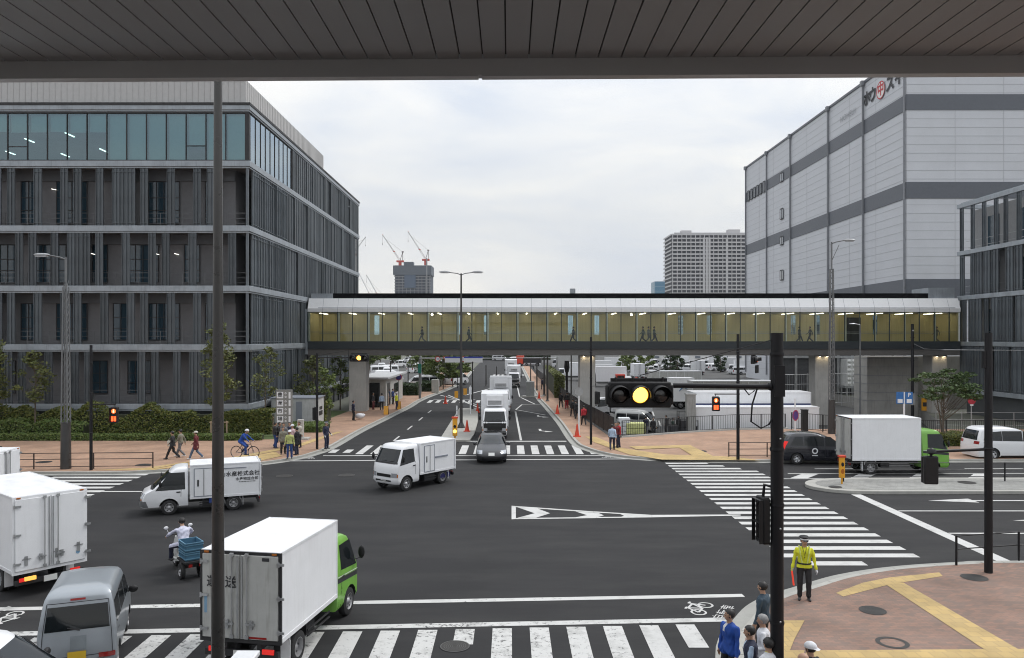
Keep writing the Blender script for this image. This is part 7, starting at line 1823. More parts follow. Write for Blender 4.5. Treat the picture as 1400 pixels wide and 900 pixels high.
for (z_, y_, r_) in ((1.95, -.12, .018), (5.2, -.115, .018), (3.6, -.115, .02), (6.0, -.115, .015)): b.ell((.02, y_, z_), (r_, r_, r_), 8, 6)
b.build('bolt', M['steel'], t, smooth=60)
h_ = ped_signal(t, (-.22, .1, 3.72), R(-82), False); h_.scale = (.8, .7, 1.0)
b = MB(); b.tube([(0, 0, 4.3), (-.2, .08, 4.35), (-.22, .1, 4.1)], .03, 8); b.build('signal_bracket', M['blackpole'], t); b = MB(); b.tube([(0, 0, 3.3), (-.2, .1, 3.3)], .025, 8); b.build('signal_bracket', M['blackpole'], t)
# pole near the guard rail, arm with pedestrian signal
t = thing('signal_pole', 'black signal pole beside the near guard rail at the right edge', 'signal pole', (14.28, 23.35, SZ))
tubeobj('pole', [(0, 0, 0), (0, 0, 7.15)], [.115, .105], M['blackpole'], t, 20)
b = MB(); b.bb(-.17, -.1, -.06, .06, 6.1, 6.6); b.lathe((0, 0, 3.7), (0, 0, 1), [(.12, -.04), (.13, 0), (.12, .04)], 20); b.ell((0, -.11, 5.7), (.03, .02, .03), 8, 6); b.ell((.0, -.11, 4.9), (.02, .02, .02), 8, 6); b.build('collar', M['blackpole'], t)
b = MB(); b.tube([(0, 0, 3.68), (-1.75, .02, 3.6)], .045, 10); b.tube([(-1.7, .02, 3.6), (-1.7, .02, 3.4)], .04, 8); b.lathe((-1.7, 0, 3.62), (0, 0, 1), [(.001, .1), (.12, .05), (.14, -.05), (.05, -.1)], 12); b.build('arm', M['blackpole'], t, smooth=60)
h_ = ped_signal(t, (-1.7, .05, 3.05), R(172), False)
# thin corner poles
def corner_pole(px, py, top_y, label, r=.075, zb=SZ):
    p = G(px, py, zb); H = CH - (top_y - HY) / F * p.y - zb
    t = thing('signal_pole', label, 'signal pole', p); tubeobj('pole', [(0, 0, 0), (0, 0, H)], [r * 1.1, r * .95], M['blackpole'], t, 14)
    b = MB()
    for q in (.3, .62, .86): b.lathe((0, 0, H * q), (0, 0, 1), [(r * 1.15, -.04), (r * 1.35, 0), (r * 1.15, .04)], 12)
    b.bb(-.03, .03, -r - .02, -r, H * .9, H * .93); b.build('collar', M['blackpole'], t); return t, p, H
t, p, H = corner_pole(124.5, 643, 472, 'black pole with a red pedestrian light by the low railing at far left')
b = MB(); z_ = CH - (553 - HY) / F * p.y - SZ; b.tube([(0, 0, z_), (1.3, 0, z_)], .03, 8); b.tube([(1.27, 0, z_), (1.27, 0, z_ - .12)], .02, 6); b.build('arm', M['blackpole'], t); ped_signal(t, (1.27, -.05, z_ - .55), 0)
t, p, H = corner_pole(433.5, 614, 483, 'black signal pole at the far left kerb with an amber traffic light on its arm')
za = CH - (489 - HY) / F * p.y - SZ; b = MB(); b.tube([(0, 0, za), (2.1, 0, za)], .035, 8); b.tube([(0, 0, za + .12), (2.0, 0, za + .45)], .012, 5); b.tube([(2.0, 0, za - .2), (2.0, 0, za + .5)], .02, 5); b.build('arm', M['blackpole'], t)
vehicle_signal(t, 2.68, -.08, za - .02, 1, 1.02); ped_signal(t, (-.12, .2, CH - (566 - HY) / F * p.y - SZ), R(-70), False)
t, p, H = corner_pole(808, 608, 461, 'slim black pole at the right kerb corner in front of the middle bridge pier')
ped_signal(t, (.38, .15, CH - (544 - HY) / F * p.y - SZ), R(75), False); b = MB(); z_ = CH - (528 - HY) / F * p.y - SZ; b.tube([(0, 0, z_), (.36, .1, z_)], .02, 6); b.build('arm', M['blackpole'], t)
t, p, H = corner_pole(1009, 629, 457, 'black pole on the far right corner with a red pedestrian light on a short arm', r=.085)
b = MB(); z_ = CH - (539 - HY) / F * p.y - SZ; b.tube([(.1, 0, z_), (-1.35, 0, z_)], .03, 8); b.tube([(-1.3, 0, z_), (-1.3, 0, z_ - .12)], .02, 6)
zt_ = CH - (484 - HY) / F * p.y - SZ; b.tube([(0, 0, zt_), (1.4, .8, zt_)], .035, 8); b.tube([(1.4, .8, zt_), (2.0, 1.2, zt_ - .1)], .03, 8); b.build('arm', M['blackpole'], t); ped_signal(t, (-1.3, -.05, z_ - .55), 0)
vh = vehicle_signal(t, .95, .1, zt_ - .35, 2, .95, R(62)); b = MB(); b.bb(-.35, .35, -.2, -.12, -.75, -.3); b.build('arrow_signal', M['black'], vh)
t, p, H = corner_pole(1241.5 + 6, 575, 443, 'black pole standing behind the white box truck under the right end of the bridge', r=.12, zb=0)
b = MB(); b.ell((0, -.12, H * .93), (.07, .05, .07), 8, 6); b.bb(-.16, .16, -.16, .1, H * .16, H * .28); b.tube([(0, 0, H * .8), (1.2, .3, H * .74), (3.0, .6, H * .73), (14, -6, H * .73)], .03, 6); b.build('bracket', M['steel'], t)
# street lamps
def lamp_post(px, py, top_y, label, lattice=True, head='left', zb=SZ, rb=.12):
    p = G(px, py, zb) if not isinstance(px, tuple) else Vector(px); H = CH - (top_y - HY) / F * p.y - zb
    t = thing('street_lamp', label, 'street lamp', (p.x, p.y, zb)); s_ = -1 if head == 'left' else 1
    if lattice:
        b = MB(); b.tube([(0, 0, 0), (0, 0, 2.5)], [.27, .24], 12); b.build('base_shaft', M['darkpole'] if rb < .2 else M['greypole'], t, smooth=50)
        b = MB(); q = .16
        H2 = H * .86
        for a, c in ((-1, -1), (1, -1), (1, 1), (-1, 1)): b.tube([(a * q, c * q, 2.45), (a * q * .62, c * q * .62, H2)], .035, 6)
        k = 2.5
        while k < H2: 
            f = 1 - .38 * (k - 2.5) / (H2 - 2.5)
            for (a, c, a2, c2) in ((-1, -1, 1, -1), (1, -1, 1, 1), (1, 1, -1, 1), (-1, 1, -1, -1)): b.tube([(a * q * f, c * q * f, k), (a2 * q * f, c2 * q * f, k + .4)], .012, 4, cap=False)
            k += .4
        b.tube([(0, 0, H2 - .1), (0, 0, H)], .06, 8); b.build('lattice_shaft', M['greypole'], t)
    else:
        tubeobj('pole', [(0, 0, 0), (0, 0, H * .4), (0, 0, H)], [rb * 1.3, rb, rb * .6], M['darkpole'], t, 14); b = MB(); b.lathe((0, 0, 0), (0, 0, 1), [(rb * 3, 0), (rb * 3, .05), (rb * 1.5, .4)], 14); b.build('base', M['darkpole'], t)
    for ss in ((s_,) if head != 'both' else (-1, 1)):
        b = MB(); b.tube([(0, 0, H - .12), (ss * .3, 0, H + .0), (ss * .95, 0, H + (.12 if head != 'both' else .08))], .035, 8); b.build('arm', M['greypole'], t, smooth=60)
        b = MB(); hx_ = ss * 1.3; b.ell((hx_, 0, H + (.14 if head != 'both' else .12)), (.45, .14, .09), 12, 6); b.bb(hx_ - .3, hx_ + .3, -.1, .1, H + .02, H + .09); b.build('lamp_head', mat('lamp_head_grey', (.35, .36, .37), .4, metal=.3), t, smooth=50)
    if lattice and head != 'left':
        b = MB(); b.tube([(0, 0, H - 1.4), (s_ * .55, 0, H - .2)], .025, 6); b.build('brace', M['greypole'], t)
    return t
lamp_post(90, 641, 352, 'tall lattice street lamp with a flat head pointing left, by the railing at far left', True, 'left')
tl2 = lamp_post(630.5, 585, 374, 'twin-headed street lamp on the median island in the far road', False, 'both', .14, .1)
lamp_post(1137, 593, 331, 'tall lattice street lamp with its head pointing right, behind the black taxi', True, 'right')
lamp_post((P(298.5, 450, 12.6).x, 12.6, SZ), 0, -40, 'thick dark grey lamp column rising in the left foreground across the lettered truck', False, 'left', SZ, .098) if False else None
t = thing('lamp_column', 'thick tapering dark grey column crossing the left foreground in front of the trucks', 'lamp post', (P(298, 450, 12.6).x, 12.6, 0))
tubeobj('pole', [(0, 0, 0), (0, 0, 2.2), (0, 0, 15)], [.128, .105, .045], mat('column_grey', (.06, .058, .056), .32, var=.08, metal=.3), t, 24)
b = MB(); b.lathe((0, 0, 0), (0, 0, 1), [(.22, 0), (.22, .04), (.13, .35)], 20); b.build('base', M['darkpole'], t); b = MB(); b.tube([(0, 0, 14.9), (-.8, .6, 15.3), (-2.0, 1.2, 15.4)], .04, 8); b.ell((-2.4, 1.4, 15.4), (.5, .18, .1), 10, 6); b.build('lamp_head', M['greypole'], t)
for (px, pyb, pyt, Y, s_, lb) in ((1177, 0, 443, 110, -1, 'thin street lamp seen under and through the bridge beside the water tank'), (808, 0, 440, 120, 1, 'thin street lamp behind the middle of the bridge'), (1252, 0, 413, 96, -1, 'thin grey pole rising behind the right part of the bridge')):
    pass
for (px, pyt, Y, lb) in ((1176, 444, 70, 'thin street lamp with a left-pointing head in front of the bridge by the water tank'), ):
    p = P(px, pyt, Y); t = thing('street_lamp', lb, 'street lamp', (p.x, Y, 0)); tubeobj('pole', [(0, 0, 0), (0, 0, p.z)], [.09, .05], M['greypole'], t, 10); b = MB(); b.tube([(0, 0, p.z), (-.6, 0, p.z + .08)], .03, 6); b.ell((-.7, 0, p.z + .08), (.3, .1, .06), 8, 5); b.build('lamp_head', M['steel'], t)
# far poles up the road
for i, (px, pyb, pyt, r, lb) in enumerate([(777.0 + 4, 552, 487, .09, 'thin dark pole behind the black fence, left of the middle pier'), (744, 541, 488, .12, 'dark pole in the cluster far up the right walk, left one'), (748.5, 549, 487, .12, 'dark pole in the cluster far up the right walk, right one'), (734, 534, 498, .1, 'short dark post near the far end of the right walk'), (664.5, 528, 500, .1, 'slender striped post beside the truck queue'), (725.5, 522, 496, .1, 'thin post at the far end of the right walk'), (646, 560, 496, .07, 'thin pole with blue panels on the median beyond the lamp'), (534, 545, 495, .09, 'dark pole beyond the guard hut'), (679, 520, 502, .1, 'dark thin post in the middle of the far road'), (558, 539, 498, .08, 'dark pole beside the car park sign')]):
    p = G(px, pyb, .1); H = CH - (pyt - HY) / F * p.y; t = thing('post', lb, 'post', p, 0, 'thin posts up the far road'); tubeobj('pole', [(0, 0, 0), (0, 0, H)], [r, r * .8], M['darkpole'], t, 8)
    b = MB(); b.lathe((0, 0, 0), (0, 0, 1), [(r * 2, 0), (r * 2, .05), (r, .2)], 8); b.build('base', M['darkpole'], t)
# hooded black signals seen edge on
t = thing('traffic_signal', 'black hooded traffic signal on a post behind the fence, left of the middle pier', 'signal pole', G(775, 556)); H = CH - (500 - HY) / F * t.location.y
tubeobj('pole', [(0, 0, 0), (0, 0, H)], .12, M['blackpole'], t); b = MB(); b.tube([(0, 0, H - .7), (0, 0, H - .2), (0, 0, H + .5)], [.18, .3, .24], 10); b.build('signal_hood', M['black'], t)
t = thing('white_post', 'thin white post in the brick walk, right of the orange cone', 'post', G(791.5, 597, SZ)); tubeobj('pole', [(0, 0, 0), (0, 0, 3.3)], .055, M['white'], t); b = MB(); b.disc((0, -.06, 3.2), (0, -1, 0), .3, 20); b.disc((0, .06, 3.2), (0, 1, 0), .3, 20); b.build('round_sign_back', M['steel'], t)
t = thing('white_post', 'short white pole with a small sign on the median left of the truck queue', 'post', G(643, 566, .14)); tubeobj('pole', [(0, 0, 0), (0, 0, 2.6)], .05, M['white'], t); b = MB(); b.bb(-.12, .12, -.04, 0, 1.8, 2.5); b.build('sign_panel', M['white'], t)
# dark sculpture-like meter box
t = thing('control_cabinet', 'grey steel control cabinet on the traffic island under the bridge', 'cabinet', G(725, 543)); b = MB(); b.bb(-.5, .5, -.3, .3, .15, 1.9); b.build('body', mat('cabinet_steel', (.24, .25, .25), .5), t, bevel=.03); b = MB(); b.prism([(-1.3, -.8), (1.6, -.8), (1.8, .4), (-.8, .6)], 0, .15); b.build('plinth', kerbm, t); b = MB(); b.bb(-.02, .02, -.31, -.3, .3, 1.8); b.bb(.2, .26, -.33, -.3, .9, 1.1); b.build('door', M['ink_blue'], t)
t = thing('control_cabinet', 'pale control cabinet on the left walk in front of the clipped hedge', 'cabinet', G(595, 537, SZ)); b = MB(); b.bb(-.45, .45, -.3, .3, 0, 1.7); b.build('body', mat('cabinet_pale', (.42, .41, .38), .6), t, bevel=.03); b = MB(); b.bb(-.01, .01, -.31, -.3, .1, 1.6); b.build('door', M['ink_blue'], t)
# blinkers, cones, barriers
def blinker(p, label, lit=True, H=1.25, zb=.14):
    t = thing('warning_beacon', label, 'beacon', (p[0], p[1], zb)); b = MB(); b.tube([(0, 0, 0), (0, 0, .35)], .06, 10); b.bb(-.16, .16, -.13, .13, .3, H - .1); b.build('housing', M['yellow'], t, bevel=.04)
    b = MB(); b.bb(-.22, .22, -.16, .16, H - .1, H); b.build('top_reflector', M['orange'], t, bevel=.01)
    b = MB(); b.disc((0, -.135, .62), (0, -1, 0), .12, 16); b.build('lens', M['litamber'] if lit else M['amber_lens'], t); b = MB(); b.disc((0, -.135, .95), (0, -1, 0), .1, 16); b.build('lens', M['lensoff'], t); return t
blinker(G(622, 602, .14), 'yellow warning beacon with a lit amber lamp at the tip of the lamp-post island', True, 1.6)
bk_ = blinker(G(1151, 662, .15), 'yellow warning beacon on the nose of the right-hand median', False, 1.38, .15); bk_.scale = (.72, .72, 1)
tcone = None
def cone(p, label, s=1.0, z=SZ):
    global tcone
    if tcone is None:
        t = thing('traffic_cone', label, 'traffic cone', (p[0], p[1], z), 0, 'orange traffic cones'); b = MB(); b.lathe((0, 0, 0), (0, 0, 1), [(.17, .04), (.035, .86), (.001, .87)], 18); b.build('cone', M['orange'], t, smooth=50); b = MB(); b.bb(-.25, .25, -.25, .25, 0, .045); b.build('base', M['orange'], t, bevel=.01); tcone = t; return t
    t = dup(tcone, (p[0], p[1], z), None, label); t.scale = (s, s, s); return t
cone(G(638.5, 590, .14), 'orange cone right of the twin lamp post on the island', z=.14)
cone(G(653, 564), 'orange cone at the far tip of the island beside the truck', z=.0)
cone(G(609, 552), 'orange cone alone on the far road left of the island', z=0)
cone(G(789, 597, SZ), 'orange cone nearest us on the far right walk', 1.05); cone(G(762, 566, SZ), 'orange cone by the kerb of the right walk, middle one'); cone(G(737, 545, SZ), 'farthest orange cone on the kerb of the right walk')
for (px, py, lb) in ((528, 567, 'yellow A-frame sign on the left walk near the guard'), (532, 551, 'yellow barrier sign behind the guard with the vest'), (624, 544, 'yellow road barrier on the far road, left one'), (636, 540, 'yellow road barrier on the far road, right one'), (545, 560, 'yellow board at the feet of the guard in the vest')):
    p = G(px, py, .1); t = thing('barrier_sign', lb, 'barrier', p); b = MB(); b.box((0, -.12, .4), (.42, .03, .8), rx=R(-12)); b.build('board', M['yellow'], t); b = MB(); b.box((0, .12, .4), (.42, .03, .8), rx=R(12)); b.bb(-.21, .21, -.02, .02, .77, .8); b.build('frame', M['chassis'], t)
t = thing('delineator_post', 'white flexible post with a curved top behind the yellow beacon', 'post', G(624.5, 592, .14)); tubeobj('pole', [(0, 0, 0), (0, 0, 2.0)], .05, M['white'], t); b = MB()
for k in range(4): b.lathe((0, 0, .6 + k * .35), (0, 0, 1), [(.06, -.05), (.065, 0), (.06, .05)], 10)
b.build('band', M['orange'] if False else M['steel'], t)
# signs
t = thing('pylon_sign', 'grey pylon sign with four white squares of black characters behind the kerb group', 'sign', (P(388.5, 560, 56.5).x, 56.5, .1)); 
zt_ = P(388, 533, 56.5).z - .1; b = MB(); b.bb(-.58, .58, -.12, .12, 0, zt_); b.build('panel', mat('pylon_grey', (.2, .2, .19), .5), t, bevel=.02)
b = MB(); sq = .46
for k in range(4): zc_ = zt_ - .38 - k * .58; b.bb(-.49, -.49 + sq, -.14, -.121, zc_ - sq / 2, zc_ + sq / 2)
w_ = b.build('white_square', M['white'], t); b = MB()
for k, ch in enumerate('豊洲市場'): b.text(ch, .36, (-.26, -.145, zt_ - .38 - k * .58), (1, 0, 0), (0, 0, 1), bold=.006)
b.build('lettering', M['ink'], w_); b = MB()
for k in range(4):
    zc_ = zt_ - .38 - k * .58
    for q in (-.13, .13): b.disc((.14, -.125, zc_ + q), (0, -1, 0), .07, 10, 0, .035)
    b.bb(.36, .50, -.14, -.121, zc_ - .25 + .04 * (k % 2), zc_ + .22)
b.build('small_marks', M['white'], t)
t = thing('stone_marker', 'small upright grey stone on a plinth behind the black pole', 'marker', G(411, 606 - 5, .1)); b = MB(); b.box((0, 0, .75), (.42, .3, 1.3)); b.build('stone', M['conc'], t, bevel=.04); b = MB(); b.bb(-.6, .6, -.4, .4, 0, .14); b.build('plinth', kerbm, t, bevel=.02)
t = thing('parking_sign', 'blue and white square sign on a white post behind the box truck', 'sign', (P(1241, 560, 49).x - 0, 49, SZ)); H = P(0, 542, 49).z
p = P(1236, 560, 50); t.location = (p.x, 50, SZ); H = P(0, 536, 50).z - SZ; tubeobj('pole', [(0, 0, 0), (0, 0, H)], .06, M['white'], t)
b = MB(); b.bb(-.52, -.06, -.07, -.04, H - .75, H); b.bb(.06, .52, -.07, -.04, H - .75, H); b.build('panel', mat('sign_blue', (.03, .14, .38), .4), t); b = MB(); b.bb(-.45, -.13, -.08, -.071, H - .7, H - .45); b.bb(.13, .45, -.08, -.071, H - .7, H - .45); b.text('P', .36, (.29, -.074, H - .2), (1, 0, 0), (0, 0, 1), bold=.01); b.build('lettering', M['white'], t)
t = thing('round_sign', 'purple-blue round no-parking sign seen edge-on beside the railing gate', 'sign', (P(1087, 580, 52).x, 52, SZ)); H = 1.9; b = MB(); b.tube([(0, 0, 0), (0, 0, 3.0)], .045, 8); b.build('pole', M['white'], t); b = MB(); q = R(38); b.lathe((0, -.06, CH - (568 - HY) / F * 52 - SZ), (math.sin(q), -math.cos(q), 0), [(.001, .02), (.30, .02), (.36, .02), (.36, .0)], 24); b.build('disc', mat('sign_purple', (.10, .05, .22), .4), t)
b = MB(); b.lathe((0, -.06, CH - (568 - HY) / F * 52 - SZ), (math.sin(q), -math.cos(q), 0), [(.29, .024), (.355, .024)], 24); b.build('red_rim', mat('sign_red', (.45, .03, .05), .4), t)
t = thing('round_sign', 'small red round sign on a thin post in front of the right louvred building', 'sign', (P(1328, 550, 58).x, 58, SZ)); b = MB(); b.tube([(0, 0, 0), (0, 0, 2.6)], .04, 8); b.build('pole', M['steel'], t); b = MB(); b.disc((0, -.05, 2.4), (0, -1, 0), .3, 20); b.build('disc', mat('sign_red', (.45, .03, .05), .4), t); b = MB(); b.bb(-.12, .12, -.06, -.04, 2.0, 2.1); b.build('plate', M['white'], t)
t = thing('notice_board', 'small yellow and black notice at the foot of the rightmost pier', 'sign', (P(1265, 560, 76).x, 76, 0)); b = MB(); b.bb(-.35, .35, 0, .05, .1, 1.3); b.build('panel', M['yellow'], t); b = MB(); b.bb(-.25, .25, -.01, 0, .5, .9); b.build('dark_mark', M['chassis'], t)
# overhead direction signs on a gantry
gy = 101.0; t = thing('sign_gantry', 'slim overhead gantry across the far road', 'gantry', (0, gy, 0))
zg = P(0, 490, gy).z; b = MB(); xa, xb = P(575, 0, gy).x, P(762, 0, gy).x; b.tube([(xa, 0, 0), (xa, 0, zg + .3)], .14, 10); b.tube([(xa, 0, zg), (P(662, 0, gy).x, 0, zg)], .07, 8); b.tube([(P(662, 0, gy).x, 0, zg), (xb, 0, zg + .05)], .05, 8); b.tube([(xb, 0, 0), (xb, 0, zg + .2)], .12, 8); b.build('frame', M['steel'], t, smooth=60)
def gsign(px, label, kind, w_=1.3):
    p = P(px, 491, gy - .15); t = thing('road_sign', label, 'road sign', (p.x, gy - .15, p.z), 0, 'signs on the far gantry')
    if kind == 'round': b = MB(); b.disc((0, -.03, 0), (0, -1, 0), .33, 20); b.build('plate', M['white'], t); b = MB(); b.disc((0, -.035, 0), (0, -1, 0), .36, 20, 0, .26); b.build('red_ring', mat('sign_red', (.45, .03, .05), .4), t); b = MB(); b.text('50', .3, (0, -.036, 0), (1, 0, 0), (0, 0, 1)); b.build('number', mat('sign_blue', (.03, .14, .38), .4), t)
    elif kind == 'tri': b = MB(); b.add([(-.4, -.03, .32), (.4, -.03, .32), (0, -.03, -.4)], [(0, 2, 1)]); b.build('plate', mat('sign_red', (.45, .03, .05), .4), t); b = MB(); b.add([(-.24, -.035, .22), (.24, -.035, .22), (0, -.035, -.2)], [(0, 2, 1)]); b.build('centre', M['white'], t)
    else: b = MB(); b.bb(-w_ / 2, w_ / 2, -.05, 0, -.45, .3); b.build('panel', M['white'], t); b = MB(); b.bb(-w_ / 2, w_ / 2, -.06, -.051, .12, .3); b.build('blue_band', mat('sign_blue_b', (.03, .06, .4), .4), t)
gsign(598.5, 'round speed sign on the gantry, leftmost', 'round'); gsign(609.5, 'red-edged triangular sign on the gantry', 'tri'); gsign(620, 'white board with a blue top band, left of the lamp post', 'board', 2.2); gsign(634, 'dark round sign on the gantry between the white boards', 'round'); gsign(647, 'white board with a blue top band, right of the lamp post', 'board', 2.4)
t = thing('sign_board', 'large dark back of a sign board below the gantry signs', 'sign', (P(617, 0, 112).x, 112, 0)); b = MB(); z1_, z0_ = P(0, 498, 112).z, P(0, 505, 112).z; b.bb(-1.3, 1.3, 0, .1, z0_, z1_); b.build('panel', M['chassis'], t); b = MB(); b.tube([(-.9, .1, 0), (-.9, .1, z1_)], .06, 6); b.tube([(.9, .1, 0), (.9, .1, z1_)], .06, 6); b.build('posts', M['chassis'], t)
t = thing('banner_pole', 'grey pole carrying a green vertical banner on the left walk', 'pole', G(574, 545, SZ)); H = P(0, 492, t.location.y).z; tubeobj('pole', [(0, 0, 0), (0, 0, H)], .14, M['greypole'], t); b = MB(); za, zb_ = P(0, 512, t.location.y).z, P(0, 499, t.location.y).z; b.bb(-.2, .2, -.16, -.13, za, zb_); b.build('banner', mat('banner_green', (.01, .16, .12), .5), t)
t = thing('car_park_sign', 'round blue and red sign over a dark board by the guard hut', 'sign', G(545, 549, SZ)); b = MB(); b.tube([(0, 0, 0), (0, 0, 2.9)], .05, 8); b.build('pole', M['steel'], t); b = MB(); b.disc((0, -.06, 2.7), (0, -1, 0), .36, 18); b.build('disc', mat('sign_navy', (.03, .03, .2), .4), t); b = MB(); b.disc((0, -.065, 2.7), (0, -1, 0), .37, 18, 0, .3); b.build('rim', mat('sign_red', (.45, .03, .05), .4), t)
# railings
def rail(name, label, pts, h, m_, bars=(1.0, .6, .2), post=2.0, pr=.035, br_=.02, pickets=0, z=SZ, infill=False, cat='railing'):
    t = thing(name, label, cat, (pts[0][0], pts[0][1], z)); o_ = Vector((pts[0][0], pts[0][1], 0)); R_ = MB(); Pp = MB(); K = MB()
    for i in range(len(pts) - 1):
        a, c = Vector((*pts[i], 0)) - o_, Vector((*pts[i + 1], 0)) - o_; L_ = (c - a).length; n = max(1, int(round(L_ / post)))
        for q in bars: R_.tube([a + Vector((0, 0, h * q)), c + Vector((0, 0, h * q))], br_, 6)
        for k in range(n + (1 if i == len(pts) - 2 else 0)): p = a + (c - a) * k / n; Pp.tube([p, p + Vector((0, 0, h * 1.02))], pr, 6)
        if pickets:
            m = int(L_ / pickets)
            for k in range(m): p = a + (c - a) * (k + .5) / m; K.tube([p + Vector((0, 0, h * .1)), p + Vector((0, 0, h))], .012, 4, cap=False)
        if infill:
            d_ = (c - a).normalized(); nn_ = Vector((-d_.y, d_.x, 0)) * .015; K.add([a + Vector((0, 0, .08)) + nn_, c + Vector((0, 0, .08)) + nn_, c + Vector((0, 0, h * .97)) + nn_, a + Vector((0, 0, h * .97)) + nn_], [(0, 1, 2, 3)])
    R_.build('rails', m_, t, smooth=60); Pp.build('posts', m_, t, smooth=60)
    if K.v: K.build('infill', m_, t)
    return t
brown = mat('brown_rail', (.05, .035, .03), .5, var=.2)
rail('guard_rail', 'dark brown three-bar guard rail at far left behind the truck', [(-28.5, 41.6), (-19.2, 42.1)], .85, brown, (1.0, .62, .16), 2.9)
rail('guard_rail', 'dark brown three-bar guard rail on the far right kerb beside the black taxi', [(12.9, 46.1), (22, 46.3)], .85, brown, (1.0, .55, .12), 2.6)
rail('guard_rail', 'black guard rail at the near right corner beside the signal pole', [(13.75, 24.1), (16.0, 24.6), (24, 24.9)], .9, M['blackpole'], (1.0, .55), 2.4)
rail('guard_rail', 'dark three-bar guard rail on the right-hand median, in front of the green truck', [(16.2, 38.0), (32, 38.2)], .9, M['blackpole'], (1.0, .62, .25), 4.4, z=.155)
rail('metal_fence', 'black barred fence running along the right walk away from us', [(7.4, 55.9), (6.5, 69), (5.9, 90), (5.0, 145)], 1.35, M['black'], (1.0, .08), 2.0, pickets=.14, infill=True, cat='fence')
rail('railing', 'dark railing along the edge of the truck lot behind the brick corner', [(7.95, 55.4), (13.2, 58.25), (17.4, 60.0), (21.3, 60.5)], 1.15, M['black'], (1.0, .1), 2.2, pickets=.16)
rail('railing', 'grey railing behind the black taxi next to the gate post', [(21.6, 60.0), (25.0, 56.5), (28, 56.4)], 1.3, M['black'], (1.0, .1), 2.2, pickets=.12)
rail('railing', 'black barred fence behind the white box truck and the spreading tree', [(23.5, 54.2), (30, 53.8), (60, 53.8)], 1.35, M['black'], (1.0, .1), 2.0, pickets=.13)
rail('railing', 'pale mesh railing by the water tank beneath the bridge', [(28.0, 80), (38, 84)], 3.4, M['steel'], (1.0, .7, .4, .1), 1.6, pickets=.3, z=0)
rail('railing', 'light guard rail on the slope at the right edge', [(33, 60.6), (60, 58.8)], 1.1, M['steel'], (1.0, .5, .1), 2.0, z=.3)
for (x0_, y0_, x1_, y1_, hh, lb) in ((5.75, 88, 5.75, 88, 0, ''),):
    pass
t = thing('low_wall', 'low pale wall at the edge of the brick corner under the railing', 'wall'); b = MB()
pl = [Vector((7.9, 55.25, 0)), Vector((13.2, 58.12, 0)), Vector((17.4, 59.9, 0)), Vector((21.5, 60.42, 0))]; strip(b, [p for p in pl], [p + Vector((0, .22, 0)) for p in pl], 0, .22); b.build('kerb_wall', mat('pale_wall', (.55, .55, .52), .8), t)
t = thing('gate_post', 'thick dark gate post right of the round sign', 'post', (P(1100, 590, 55).x, 55, SZ)); b = MB(); b.bb(-.2, .2, -.2, .2, 0, 1.95); b.build('post', M['black'], t, bevel=.03); b = MB(); b.bb(-.22, .22, -.22, .22, 1.95, 2.0); b.build('cap', M['chassis'], t)
# things standing in the lot by the railing
def bundle(px, py, w_, d_, h, m_, label, name, cat, Ym=57.9):
    p = G(px, py); p.y = 61.5; p.x = (px - CX) / F * p.y; t = thing(name, label, cat, (p.x, p.y, -1.2)); b = MB(); n = max(1, int(w_ / .62)); l_ = max(1, int(h / .34))
    for k in range(l_):
        for i in range(n): b.bb(-w_ / 2 + i * w_ / n + .01, -w_ / 2 + (i + 1) * w_ / n - .01, -d_ / 2, d_ / 2, k * h / l_ + .01, (k + 1) * h / l_ - .01)
    b.build('boxes', m_, t, bevel=.03); b = MB(); b.bb(-w_ / 2 - .03, w_ / 2 + .03, -d_ / 2 - .03, d_ / 2 + .03, -.0, .08); b.build('pallet', M['wood'], t)
bundle(868, 598, 1.5, 1.0, 1.7, mat('pale_yellow_crate', (.58, .60, .26), .6), 'block of pale yellow boxes behind the railing', 'box_stack', 'boxes')
bundle(853, 597, .9, .8, 2.1, mat('foam_white', (.7, .72, .74), .6), 'stack of white foam boxes left of the yellow boxes', 'box_stack', 'boxes')
def troll(px, py, w_, h, label):
    p = G(px, py); p.y = 61.6; p.x = (px - CX) / F * p.y; t = thing('roll_cage', label, 'trolley', (p.x, p.y, -1.2), 0, 'dark trolleys by the trailer'); b = MB()
    for sx in (-1, 1):
        for sy in (-1, 1): b.tube([(sx * w_ / 2, sy * .35, 0), (sx * w_ / 2, sy * .35, h)], .03, 5)
    for k in range(5):
        for sy in (-1, 1): b.tube([(-w_ / 2, sy * .35, .15 + k * (h - .2) / 4), (w_ / 2, sy * .35, .15 + k * (h - .2) / 4)], .02, 4)
    b.build('frame', M['black'], t); b = MB(); b.bb(-w_ / 2 + .03, w_ / 2 - .03, -.3, .3, .15, h * .72); b.build('load', mat('dark_load', (.04, .04, .045), .7, var=.3), t)
troll(922, 601, .8, 2.0, 'low dark trolley beside the worker in dark green'); troll(934, 599, .8, 2.6, 'tall dark trolley left of the grey post'); troll(945, 601, .9, 1.9, 'dark trolley at the corner of the trailer')
t = thing('concrete_post', 'grey post at the rear corner of the pale trailer', 'post', (P(944, 580, 61.3).x, 61.3, -1.2)); b = MB(); b.bb(-.35, .35, -.3, .3, 0, 3.9); b.build('post', mat('rear_door_grey', (.3, .3, .29), .6, dirt=.4), t, bevel=.02); b = MB(); b.bb(-.4, .4, -.34, .34, 3.9, 4.0); b.build('cap', M['steel'], t)
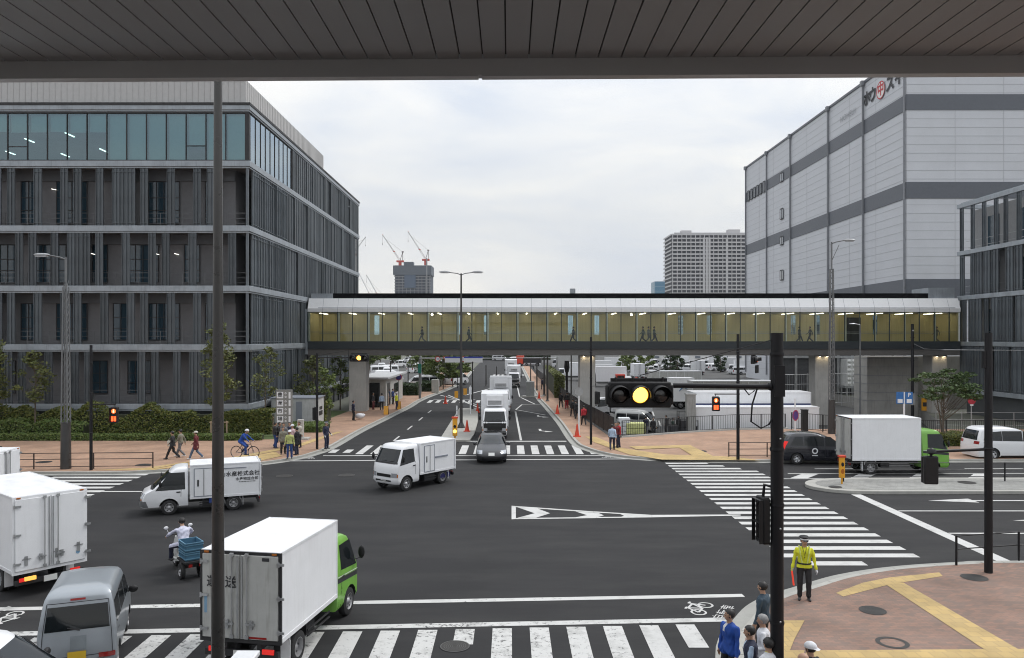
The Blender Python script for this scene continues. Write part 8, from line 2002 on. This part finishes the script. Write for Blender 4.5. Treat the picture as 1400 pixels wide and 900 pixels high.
# ================================================================ our own shelter: the station canopy overhead
t = thing('station_canopy', 'grey boarded canopy soffit with metal fascia overhead', 'canopy', (0, 0, 0)); hz = CH + 2.434
def edge(x): return 6.80 - .017 * x
soff = mat('soffit_board', (.32, .34, .355), .5, metal=.1, var=.05, scale=1)
b = MB(); pw = .1995; x = -14.0
b_gap = MB(); b_gap.bb(-14, 12, -2.5, 6.78, hz + .03, hz + .05) 
while x < 12:
    b.bb(x + .006, x + pw - .006, -2.5, edge(x) - .001, hz, hz + .025); x += pw
b.build('soffit', soff, t); b_gap.build('backing', M['chassis'], t)
fz0 = CH + (HY - 103.9) / F * 6.8; fas = mat('fascia_metal', (.48, .49, .50), .35, metal=.2, var=.05, scale=.8)
b = MB()
for (xa, xb, za_, zb_) in ((-14, -.275, fz0, fz0 + .012), (-.245, 12, fz0, fz0 + .012), (-14, 12, fz0 + .012, hz + .5)):
    b.add([(xa, edge(xa), za_), (xb, edge(xb), za_), (xb, edge(xb), zb_), (xa, edge(xa), zb_), (xa, edge(xa) + .1, za_), (xb, edge(xb) + .1, za_), (xb, edge(xb) + .1, zb_), (xa, edge(xa) + .1, zb_)], [(0, 1, 2, 3), (7, 6, 5, 4), (0, 4, 5, 1), (2, 6, 7, 3), (0, 3, 7, 4), (1, 5, 6, 2)])
b.build('fascia', fas, t)
b = MB(); b.bb(-14, 12, -2.5, 6.6, hz + .3, hz + .5); b.build('roof', M['steel'], t)
t = thing('station_deck', 'station walkway floor under the viewer', 'platform', (0, 0, 0)); b = MB(); b.bb(-14, 12, -2.5, 1.0, CH - 1.95, CH - 1.62); b.build('floor', M['conc'], t); b = MB()
for q in (1.1, .6, .2): b.tube([(-14, .9, CH - 1.62 + q), (12, .9, CH - 1.62 + q)], .025, 8)
for k in range(18): b.tube([(-14 + k * 1.5, .9, CH - 1.62), (-14 + k * 1.5, .9, CH - .52)], .03, 8)
b.build('railing', M['steel'], t)
# small white-framed fitting at the bottom edge
t = thing('floodlight', 'white-framed floodlight housing at the bottom edge in front of the green truck', 'lamp', (P(340, 890, 11.5).x, 11.5, 0)); zz = P(0, 889, 11.5).z
b = MB(); b.bb(-.17, .17, -.3, 0, zz - .07, zz); b.build('housing', M['white'], t, bevel=.012); b = MB(); b.bb(-.13, .14, -.302, -.301, zz - .055, zz - .015); b.build('lens', mat('brown_lens', (.12, .08, .05), .3), t); b = MB(); b.tube([(0, -.1, 0), (0, -.1, zz - .07)], .04, 8); b.build('pole', M['greypole'], t)
# ================================================================ thin city haze
hm_ = bpy.data.materials.new('haze_air'); hm_.use_nodes = True; t_ = hm_.node_tree; t_.nodes.clear()
o_ = t_.nodes.new('ShaderNodeOutputMaterial'); v_ = t_.nodes.new('ShaderNodeVolumePrincipled')
v_.inputs['Color'].default_value = (.88, .92, 1.0, 1); v_.inputs['Density'].default_value = .00010; v_.inputs['Anisotropy'].default_value = .2
t_.links.new(v_.outputs[0], o_.inputs['Volume'])
b = MB(); b.bb(-900, 900, -60, 1500, -2.4, 190); tag(b.build('haze', hm_), kind='stuff')
sc.cycles.volume_bounces = 0
